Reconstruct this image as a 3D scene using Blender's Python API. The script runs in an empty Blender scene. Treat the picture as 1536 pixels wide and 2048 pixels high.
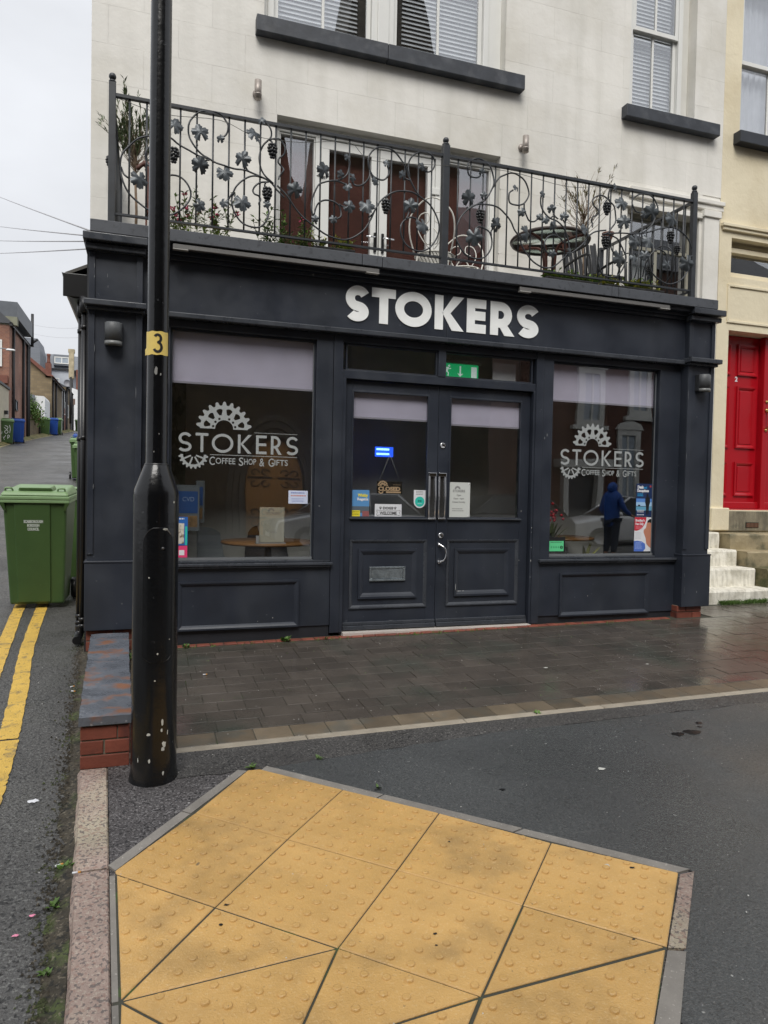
import bpy, bmesh, math, random
from mathutils import Vector, Matrix, noise
random.seed(7)
sc = bpy.context.scene
COL = sc.collection
PI = math.pi
# ------------------------------------------------------------------ camera
cam_d = bpy.data.cameras.new('camera'); cam = bpy.data.objects.new('camera', cam_d); COL.objects.link(cam)
cr = Vector((0.94804, -0.317537, 0.019752)); cu = Vector((-0.009756, 0.03304, 0.999406)); cf = Vector((0.318001, 0.94767, -0.028225))
mw = Matrix((cr, cu, -cf)).transposed().to_4x4(); mw.translation = (0, 0, 1.2)
cam.matrix_world = mw
cam_d.sensor_fit = 'HORIZONTAL'; cam_d.sensor_width = 36; cam_d.lens = 1420 / 1536 * 36
cam_d.clip_start = .05; cam_d.clip_end = 600
sc.camera = cam
# ------------------------------------------------------------------ world + sun (overcast)
SUN_EL, SUN_ROT = math.radians(50), math.radians(200)
w = bpy.data.worlds.new('World'); sc.world = w; w.use_nodes = True
nt = w.node_tree; nt.nodes.clear()
def N(t, typ, **k):
    n = t.nodes.new(typ)
    for a, b in k.items():
        if hasattr(n, a): setattr(n, a, b)
    return n
wo = N(nt, 'ShaderNodeOutputWorld'); bg = N(nt, 'ShaderNodeBackground')
sky = N(nt, 'ShaderNodeTexSky'); sky.sky_type = 'NISHITA'; sky.sun_disc = False
sky.sun_elevation = SUN_EL; sky.sun_rotation = SUN_ROT; sky.air_density = 1.0; sky.dust_density = 4.0
tc = N(nt, 'ShaderNodeTexCoord'); sep = N(nt, 'ShaderNodeSeparateXYZ'); nt.links.new(tc.outputs['Generated'], sep.inputs[0])
# overcast cloud layer: brighter overhead (CIE overcast), with faint soft cloud structure
grad = N(nt, 'ShaderNodeMapRange'); grad.inputs[1].default_value = 0.0; grad.inputs[2].default_value = 1.0
grad.inputs[3].default_value = 4.0; grad.inputs[4].default_value = 6.3
nt.links.new(sep.outputs[2], grad.inputs[0])
cn = N(nt, 'ShaderNodeTexNoise'); cn.inputs['Scale'].default_value = 3.0; cn.inputs['Detail'].default_value = 5.0; cn.inputs['Roughness'].default_value = .5
mp = N(nt, 'ShaderNodeMapping'); mp.inputs['Scale'].default_value = (1, 1, 2.4)
nt.links.new(tc.outputs['Generated'], mp.inputs[0]); nt.links.new(mp.outputs[0], cn.inputs['Vector'])
cm = N(nt, 'ShaderNodeMapRange'); cm.inputs[1].default_value = .3; cm.inputs[2].default_value = .7; cm.inputs[3].default_value = .90; cm.inputs[4].default_value = 1.08
nt.links.new(cn.outputs['Fac'], cm.inputs[0])
mu = N(nt, 'ShaderNodeMath', operation='MULTIPLY'); nt.links.new(grad.outputs[0], mu.inputs[0]); nt.links.new(cm.outputs[0], mu.inputs[1])
cc = N(nt, 'ShaderNodeCombineColor')
for i, k in enumerate((.96, .985, 1.035)):
    mk = N(nt, 'ShaderNodeMath', operation='MULTIPLY'); mk.inputs[1].default_value = k
    nt.links.new(mu.outputs[0], mk.inputs[0]); nt.links.new(mk.outputs[0], cc.inputs[i])
mx = N(nt, 'ShaderNodeMix', data_type='RGBA'); mx.inputs[0].default_value = .98
nt.links.new(sky.outputs[0], mx.inputs[6]); nt.links.new(cc.outputs[0], mx.inputs[7])
nt.links.new(mx.outputs[2], bg.inputs[0]); bg.inputs[1].default_value = .1
nt.links.new(bg.outputs[0], wo.inputs[0])
sl = bpy.data.lights.new('sun', 'SUN'); sl.energy = 1.5; sl.angle = math.radians(32); sl.color = (1, .97, .92)
so = bpy.data.objects.new('sun', sl); COL.objects.link(so)
sd = Vector((math.sin(SUN_ROT) * math.cos(SUN_EL), math.cos(SUN_ROT) * math.cos(SUN_EL), math.sin(SUN_EL)))
so.rotation_euler = sd.to_track_quat('Z', 'Y').to_euler(); so.location = (0, 0, 30)
sc.render.engine = 'CYCLES'
sc.view_settings.view_transform = 'Standard'; sc.view_settings.look = 'None'
sc.view_settings.exposure = 0.86; sc.view_settings.gamma = 1.0; sc.view_settings.use_curve_mapping = False
sc.cycles.max_bounces = 8; sc.cycles.transparent_max_bounces = 16; sc.cycles.glossy_bounces = 4; sc.cycles.caustics_reflective = False; sc.cycles.caustics_refractive = False
# ------------------------------------------------------------------ materials
MATS = {}
def M(name, c, rough=.5, metal=0., var=.12, vs=4., c2=None, c2s=3., c2t=(.5, .65), speck=None, bump=None, bump2=None, rand=0., rv=0., spec=.5, coat=0., emit=None, stretch=None, wave=None):
    if name in MATS: return MATS[name]
    m = bpy.data.materials.new(name); m.use_nodes = True; t = m.node_tree; L = t.links.new
    b = t.nodes['Principled BSDF']; b.inputs['Roughness'].default_value = rough; b.inputs['Metallic'].default_value = metal
    b.inputs['Specular IOR Level'].default_value = spec; b.inputs['Coat Weight'].default_value = coat; b.inputs['Coat Roughness'].default_value = .08
    g = N(t, 'ShaderNodeNewGeometry'); P = g.outputs['Position']
    if stretch:
        mp = N(t, 'ShaderNodeMapping'); mp.inputs['Scale'].default_value = stretch; L(P, mp.inputs[0]); PS = mp.outputs[0]
    else: PS = P
    def noi(s, d=4., r=.55, src=None):
        n = N(t, 'ShaderNodeTexNoise'); n.inputs['Scale'].default_value = s; n.inputs['Detail'].default_value = d; n.inputs['Roughness'].default_value = r
        L(src or PS, n.inputs['Vector']); return n.outputs['Fac']
    def mr(src, a, b_, c_, d_):
        n = N(t, 'ShaderNodeMapRange'); L(src, n.inputs[0])
        for i, v in enumerate((a, b_, c_, d_)): n.inputs[i + 1].default_value = v
        return n.outputs[0]
    def mix(f, A, B, mode='MIX'):
        n = N(t, 'ShaderNodeMix', data_type='RGBA'); n.blend_type = mode
        for s, v in ((0, f), (6, A), (7, B)):
            if hasattr(v, 'is_output'): L(v, n.inputs[s])
            else: n.inputs[s].default_value = v if s == 0 else (*v[:3], 1)
        return n.outputs[2]
    col = None
    if c2: col = mix(mr(noi(c2s, 6.), c2t[0], c2t[1], 0, 1), c, c2)
    else: col = c
    if wave:  # (scale, colour, amount) wood-like streaks
        wv = N(t, 'ShaderNodeTexNoise'); wv.inputs['Scale'].default_value = wave[0]; mp2 = N(t, 'ShaderNodeMapping'); mp2.inputs['Scale'].default_value = wave[3]; L(P, mp2.inputs[0]); L(mp2.outputs[0], wv.inputs['Vector'])
        col = mix(mr(wv.outputs['Fac'], .45, .7, 0, wave[2]), col, wave[1])
    if speck:
        for sp in (speck if isinstance(speck, list) else [speck]):
            col = mix(mr(noi(sp[1], 2., .5, P), sp[2], sp[2] + .03, 0, sp[3] if len(sp) > 3 else 1), col, sp[0])
    if var or rand:
        v = mr(noi(vs, 5.), .3, .7, 1 - var, 1 + var)
        if rand:
            oi = N(t, 'ShaderNodeObjectInfo'); r_ = mr(oi.outputs['Random'], 0, 1, 1 - rand, 1 + rand)
            mm = N(t, 'ShaderNodeMath', operation='MULTIPLY'); L(v, mm.inputs[0]); L(r_, mm.inputs[1]); v = mm.outputs[0]
        cmb = N(t, 'ShaderNodeCombineColor')
        for i in range(3): L(v, cmb.inputs[i])
        col = mix(1., col, cmb.outputs[0], 'MULTIPLY')
    if hasattr(col, 'is_output'): L(col, b.inputs['Base Color'])
    else: b.inputs['Base Color'].default_value = (*col[:3], 1)
    if rv: L(mr(noi(rv[0], 4.), rv[1], rv[2], rv[3], rv[4]), b.inputs['Roughness'])
    if bump:
        prev = None
        for bb in (bump, bump2):
            if not bb: continue
            n = N(t, 'ShaderNodeBump'); n.inputs['Strength'].default_value = bb[1]; n.inputs['Distance'].default_value = bb[2]
            L(noi(bb[0], 3., .6), n.inputs['Height'])
            if prev: L(prev, n.inputs['Normal'])
            prev = n.outputs[0]
        L(prev, b.inputs['Normal'])
    if emit: b.inputs['Emission Color'].default_value = (*emit[0], 1); b.inputs['Emission Strength'].default_value = emit[1]
    MATS[name] = m; return m
def glass(name, tint=(.85, .9, .9), k=1.7):
    m = bpy.data.materials.new(name); m.use_nodes = True; t = m.node_tree; t.nodes.clear(); L = t.links.new
    o = N(t, 'ShaderNodeOutputMaterial'); mxs = N(t, 'ShaderNodeMixShader'); tr = N(t, 'ShaderNodeBsdfTransparent'); gl = N(t, 'ShaderNodeBsdfGlossy'); fr = N(t, 'ShaderNodeLayerWeight'); p5_ = N(t, 'ShaderNodeMath', operation='POWER'); p5_.inputs[1].default_value = 5.; f0_ = N(t, 'ShaderNodeMath', operation='MULTIPLY_ADD'); f0_.inputs[1].default_value = .95; f0_.inputs[2].default_value = .042; L(fr.outputs['Facing'], p5_.inputs[0]); L(p5_.outputs[0], f0_.inputs[0])
    tr.inputs[0].default_value = (*tint, 1); gl.inputs['Roughness'].default_value = .0; gl.inputs[0].default_value = (.97, .98, 1, 1); fr.inputs['Blend'].default_value = .5
    mm = N(t, 'ShaderNodeMath', operation='MULTIPLY'); mm.inputs[1].default_value = k; mm.use_clamp = True
    nz = N(t, 'ShaderNodeTexNoise'); nz.inputs['Scale'].default_value = 1.1; nz.inputs['Detail'].default_value = 1.; g = N(t, 'ShaderNodeNewGeometry'); L(g.outputs['Position'], nz.inputs['Vector'])
    bp = N(t, 'ShaderNodeBump'); bp.inputs['Strength'].default_value = .12; bp.inputs['Distance'].default_value = .02; L(nz.outputs['Fac'], bp.inputs['Height'])
    L(bp.outputs[0], gl.inputs['Normal'])
    L(f0_.outputs[0], mm.inputs[0]); L(mm.outputs[0], mxs.inputs[0]); L(tr.outputs[0], mxs.inputs[1]); L(gl.outputs[0], mxs.inputs[2]); L(mxs.outputs[0], o.inputs[0])
    MATS[name] = m; return m
# ------------------------------------------------------------------ mesh helpers
def wloc(o):
    v = Vector((0, 0, 0))
    while o: v += o.location; o = o.parent
    return v
class MB:
    def __init__(s): s.v = []; s.f = []; s.s = []
    def add(s, vs, fs, smooth=False):
        n = len(s.v); s.v += [tuple(p) for p in vs]; s.f += [tuple(n + i for i in f) for f in fs]; s.s += [smooth] * len(fs); return s
    def box(s, x0, x1, y0, y1, z0, z1):
        s.add([(x0, y0, z0), (x1, y0, z0), (x1, y1, z0), (x0, y1, z0), (x0, y0, z1), (x1, y0, z1), (x1, y1, z1), (x0, y1, z1)],
              [(0, 3, 2, 1), (4, 5, 6, 7), (0, 1, 5, 4), (1, 2, 6, 5), (2, 3, 7, 6), (3, 0, 4, 7)]); return s
    def hexa(s, b, t):  # bottom 4 and top 4 corners
        s.add(list(b) + list(t), [(0, 3, 2, 1), (4, 5, 6, 7), (0, 1, 5, 4), (1, 2, 6, 5), (2, 3, 7, 6), (3, 0, 4, 7)]); return s
    def prism(s, poly, fn0, fn1):  # poly list of 2d, fn maps to 3d
        n = len(poly); s.add([fn0(p) for p in poly] + [fn1(p) for p in poly], [tuple(range(n))[::-1], tuple(range(n, 2 * n))] + [(i, (i + 1) % n, n + (i + 1) % n, n + i) for i in range(n)]); return s
    def tube(s, pts, r, n=8, caps=True, smooth=True):
        pts = [Vector(p) for p in pts]; k = len(pts); rr = r if isinstance(r, (list, tuple)) else [r] * k
        vs = []; up = None
        for i, p in enumerate(pts):
            d = (pts[min(i + 1, k - 1)] - pts[max(i - 1, 0)]).normalized()
            if up is None:
                up = Vector((0, 0, 1)) if abs(d.z) < .9 else Vector((1, 0, 0))
            a = up - d * up.dot(d)
            if a.length < 1e-5: a = d.orthogonal()
            a.normalize(); up = a; b = d.cross(a)
            for j in range(n):
                t = 2 * PI * j / n; vs.append(p + a * math.cos(t) * rr[i] + b * math.sin(t) * rr[i])
        fs = [(i * n + j, i * n + (j + 1) % n, (i + 1) * n + (j + 1) % n, (i + 1) * n + j) for i in range(k - 1) for j in range(n)]
        s.add(vs, fs, smooth)
        if caps: n0 = len(s.v) - k * n; s.f += [tuple(n0 + j for j in range(n))[::-1], tuple(n0 + (k - 1) * n + j for j in range(n))]; s.s += [False, False]
        return s
    def lathe(s, prof, c=(0, 0, 0), n=24, smooth=True, a0=0., a1=2 * PI, sq=1.):
        full = abs(a1 - a0 - 2 * PI) < 1e-6; m = n if full else n + 1; vs = []
        for r, z in prof:
            for j in range(m):
                t = a0 + (a1 - a0) * j / n; vs.append((c[0] + r * math.cos(t), c[1] + r * math.sin(t) * sq, c[2] + z))
        fs = []
        for i in range(len(prof) - 1):
            for j in range(n):
                j2 = (j + 1) % m; fs.append((i * m + j, i * m + j2, (i + 1) * m + j2, (i + 1) * m + j))
        s.add(vs, fs, smooth); return s
    def ball(s, c, r, nu=10, nv=7, sz=1., sx=1., sy=1.):
        prof = [(r * math.sin(PI * i / nv) + 1e-5, -r * math.cos(PI * i / nv) * sz) for i in range(nv + 1)]
        n0 = len(s.v); s.lathe(prof, (0, 0, 0), nu)
        for i in range(n0, len(s.v)): x, y, z = s.v[i]; s.v[i] = (c[0] + x * sx, c[1] + y * sy, c[2] + z)
        return s
    def frame(s, x0, x1, z0, z1, t, y0, y1):  # picture frame in XZ
        s.box(x0, x1, y0, y1, z0, z0 + t); s.box(x0, x1, y0, y1, z1 - t, z1); s.box(x0, x0 + t, y0, y1, z0 + t, z1 - t); s.box(x1 - t, x1, y0, y1, z0 + t, z1 - t); return s
    def mould(s, x0, x1, z0, z1, t, yb, yf):  # mitred moulding frame: outer edge at yb, ridge at yf, inner at yb
        def ring(d, y): return [(x0 + d, y, z0 + d), (x1 - d, y, z0 + d), (x1 - d, y, z1 - d), (x0 + d, y, z1 - d)]
        R_ = [ring(0, yb), ring(0, yf), ring(t * .35, yf), ring(t * .7, yf + (yb - yf) * .45), ring(t, yb)]
        vs = sum(R_, []); fs = []
        for k in range(4):
            for i in range(4): fs.append((k * 4 + i, k * 4 + (i + 1) % 4, (k + 1) * 4 + (i + 1) % 4, (k + 1) * 4 + i))
        s.add(vs, fs); return s
    def mesh(s, name, mat, off=Vector((0, 0, 0))):
        me = bpy.data.meshes.new(name); me.from_pydata([(x - off.x, y - off.y, z - off.z) for x, y, z in s.v], [], s.f)
        if mat: me.materials.append(mat)
        for p, q in zip(me.polygons, s.s): p.use_smooth = q
        me.update(); return me
    def build(s, name, mat, parent=None, bevel=0., local=False, seg=2):
        off = Vector((0, 0, 0)) if local or not parent else wloc(parent)
        o = bpy.data.objects.new(name, s.mesh(name, mat, off)); COL.objects.link(o)
        if parent: o.parent = parent
        if bevel:
            b = o.modifiers.new('bevel', 'BEVEL'); b.width = bevel; b.segments = seg; b.limit_method = 'ANGLE'; b.angle_limit = .6; b.harden_normals = False
        return o
def OB(name, me, parent=None, loc=(0, 0, 0), rot=(0, 0, 0), scale=(1, 1, 1)):
    o = bpy.data.objects.new(name, me); COL.objects.link(o)
    if parent: o.parent = parent; o.location = Vector(loc) - wloc(parent)
    else: o.location = loc
    o.rotation_euler = rot; o.scale = scale; return o
def tag(o, label, cat, group=None):
    o['label'] = label; o['category'] = cat
    if group: o['group'] = group
    return o
def thing(name, label, cat, loc=(0, 0, 0), group=None, rz=0):
    o = bpy.data.objects.new(name, None); COL.objects.link(o); o.location = loc; o.rotation_euler = (0, 0, rz); o.empty_display_size = .1
    return tag(o, label, cat, group)
def struct(o, kind='structure'): o['kind'] = kind; return o
def copy_tree(o, parent=None):
    c = o.copy(); COL.objects.link(c)
    if parent: c.parent = parent
    for ch in list(o.children): copy_tree(ch, c)
    return c
def smooth_pts(pts, k=4):
    out = []; n = len(pts); P_ = [Vector(p) for p in pts]
    for i in range(n - 1):
        a, b, c, d = P_[max(i - 1, 0)], P_[i], P_[i + 1], P_[min(i + 2, n - 1)]
        for j in range(k):
            t = j / k; out.append(.5 * ((2 * b) + (c - a) * t + (2 * a - 5 * b + 4 * c - d) * t * t + (3 * b - a - 3 * c + d) * t ** 3))
    out.append(P_[-1]); return out
def ribbon(mb, pts, w, fn, d=.01):  # flat stroke with thickness in the local XZ plane; fn(u,v,depth)->3d
    pts = [Vector((p[0], p[1])) for p in pts]; n = len(pts); Lf = []; Rt = []
    for i in range(n):
        if i == 0: t = pts[1] - pts[0]
        elif i == n - 1: t = pts[-1] - pts[-2]
        else: t = (pts[i + 1] - pts[i]).normalized() + (pts[i] - pts[i - 1]).normalized()
        if (pts[0] - pts[-1]).length < 1e-6 and i in (0, n - 1): t = (pts[1] - pts[0]).normalized() + (pts[-1] - pts[-2]).normalized()
        t.normalize(); nn = Vector((-t.y, t.x)); Lf.append(pts[i] + nn * w / 2); Rt.append(pts[i] - nn * w / 2)
    vs = []
    for i in range(n): vs += [fn(Lf[i].x, Lf[i].y, 0), fn(Rt[i].x, Rt[i].y, 0), fn(Lf[i].x, Lf[i].y, d * (1 + .006 * i)), fn(Rt[i].x, Rt[i].y, d * (1 + .006 * i))]
    fs = []
    for i in range(n - 1):
        a = 4 * i; b = a + 4; fs += [(a, b, b + 1, a + 1), (a + 2, a + 3, b + 3, b + 2), (a, a + 2, b + 2, b), (a + 1, b + 1, b + 3, a + 3)]
    fs += [(0, 1, 3, 2), (4 * n - 4, 4 * n - 2, 4 * n - 1, 4 * n - 3)]
    mb.add(vs, fs)
def arc(cx, cy, rx, ry, a0, a1, n=12): return [(cx + rx * math.cos(math.radians(a0 + (a1 - a0) * i / n)), cy + ry * math.sin(math.radians(a0 + (a1 - a0) * i / n))) for i in range(n + 1)]
def glyph(ch, W, Hh, s):  # geometric sans strokes, list of (pts) in [0,W]x[0,Hh], stroke s
    h = s / 2
    if ch == 'T': return [[(0, Hh - h), (W, Hh - h)], [(W / 2, Hh - s * .99), (W / 2, 0)]]
    if ch == 'O': return [arc(W / 2, Hh / 2, W / 2 - h, Hh / 2 - h, 0, 360, 40)]
    if ch == 'E': return [[(h, 0), (h, Hh)], [(s * .98, Hh - h), (W, Hh - h)], [(s * .98, Hh / 2 + h * .1), (W * .97, Hh / 2 + h * .1)], [(s * .98, h), (W, h)]]
    if ch == 'S':
        r1 = Hh * .255 - h * .25; up = (W / 2 + W * .02, Hh - h - r1); r2 = (Hh - 2 * h - 2 * r1) / 2; lo = (W / 2 - W * .02, h + r2)
        rx1 = W * .44 - h * .55; rx2 = W / 2 - h
        return [smooth_pts(arc(up[0], up[1], rx1, r1, 28, 246, 14) + arc(lo[0], lo[1], rx2, r2, 66, -152, 14), 3)]
    return []
def poly_glyph(ch, W, Hh, s):
    if ch == 'K':
        k = s * 1.3
        return [[(0, 0), (s, 0), (s, Hh), (0, Hh)], [(s * .9, Hh * .5), (W - k * 1.02, Hh), (W, Hh), (s * .9 + k * .75, Hh * .5 - 0)], [(s * .9, Hh * .5 + .0), (s * .9 + k * .75 + .0, Hh * .5 + .0), (W, 0), (W - k * 1.12, 0)]]
    return []
def letters(word, x, z, widths, gaps, Hh, s, mat, parent, y, d, name='letter'):
    out = []
    for i, ch in enumerate(word):
        W = widths[i]; x0 = x[i]; mb = MB()
        fn = lambda u, v, dd, x0=x0: (x0 + u, y - dd, z + v)
        for st in glyph(ch, W, Hh, s): ribbon(mb, st, s, fn, d)
        for pg in poly_glyph(ch, W, Hh, s): mb.prism(pg, lambda p, x0=x0: (x0 + p[0], y, z + p[1]), lambda p, x0=x0: (x0 + p[0], y - d, z + p[1]))
        if ch == 'R':
            h = s / 2; b = Hh * .44; rr = (Hh - b) / 2 + h * .5
            mb.box(x0, x0 + s, y - d, y, z, z + Hh)
            top = Hh - h; bot = b - h * .6; cy = (top + bot) / 2; ry = (top - bot) / 2; cx = W * .88 - h - ry
            ribbon(mb, [(s * .98, top), (cx, top)] + arc(cx, cy, ry, ry, 90, -90, 14)[1:-1] + [(cx, bot), (s * .98, bot)], s, fn, d)
            k = s * 1.18
            mb.prism([(W * .42 - k * .42, bot + h * .3), (W * .42 + k * .5, bot + h * .3), (W, 0), (W - k * 1.1, 0)], lambda p, x0=x0: (x0 + p[0], y, z + p[1]), lambda p, x0=x0: (x0 + p[0], y - d * .98, z + p[1]))
        out.append(mb.build(name, mat, parent))
    return out
def text(txt, x, z, size, mat, parent, y, name='lettering', width=None, align='LEFT', bold=0., depth=.0008, sp=1., shear=0., tf=None, line=1.):
    cu_ = bpy.data.curves.new(name, 'FONT'); cu_.body = txt; cu_.size = size; cu_.extrude = depth; cu_.align_x = align; cu_.offset = bold; cu_.space_character = sp; cu_.shear = shear; cu_.space_line = line; cu_.resolution_u = 3
    o = bpy.data.objects.new('tmp', cu_); COL.objects.link(o); bpy.context.view_layer.update()
    me = bpy.data.meshes.new_from_object(o.evaluated_get(bpy.context.evaluated_depsgraph_get())); bpy.data.objects.remove(o); me.name = name
    xs = [v.co.x for v in me.vertices]
    k = 1. if not width or not xs else width / (max(xs) - min(xs))
    x_off = min(xs) if (xs and width and align == 'LEFT') else 0
    par = wloc(parent) if parent else Vector((0, 0, 0))
    for v in me.vertices:
        q = Vector((x + (v.co.x - x_off) * k, y - v.co.z, z + v.co.y))
        if tf: q = tf(Vector((x + (v.co.x - x_off) * k, v.co.z, z + v.co.y)))
        v.co = q - par
    me.materials.clear(); me.materials.append(mat)
    o = bpy.data.objects.new(name, me); COL.objects.link(o); o.parent = parent; return o
def shape2d(name, outer, holes, mat, parent, fn, d=.002):
    cu_ = bpy.data.curves.new(name, 'CURVE'); cu_.dimensions = '2D'; cu_.fill_mode = 'BOTH'; cu_.extrude = d / 2
    for lp in [outer] + holes:
        sp_ = cu_.splines.new('POLY'); sp_.points.add(len(lp) - 1); sp_.use_cyclic_u = True
        for p, q in zip(sp_.points, lp): p.co = (q[0], q[1], 0, 1)
    o = bpy.data.objects.new('tmp', cu_); COL.objects.link(o); bpy.context.view_layer.update()
    me = bpy.data.meshes.new_from_object(o.evaluated_get(bpy.context.evaluated_depsgraph_get())); bpy.data.objects.remove(o); me.name = name
    par = wloc(parent) if parent else Vector((0, 0, 0))
    for v in me.vertices: v.co = Vector(fn(v.co.x, v.co.y, v.co.z)) - par
    me.materials.clear(); me.materials.append(mat)
    o = bpy.data.objects.new(name, me); COL.objects.link(o); o.parent = parent; return o
def gz(x, y):
    xc = max(-3, min(10, x)); yc = max(0, min(7.4, y)); z = -.2826 + .01057 * xc + .04507 * yc
    if y > 7.4:
        pr = [(7.4, 0), (9, .1), (12, .42), (21, 1.52), (34, 2.96), (61, 5.5), (75, 6.3), (140, 9)]
        for (a, b), (c, d) in zip(pr, pr[1:]):
            if a <= y <= c: z += b + (d - b) * (y - a) / (c - a); break
        else: z += 9
    return z
TILT = (math.atan(.04507), -math.atan(.01057), 0)
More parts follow.
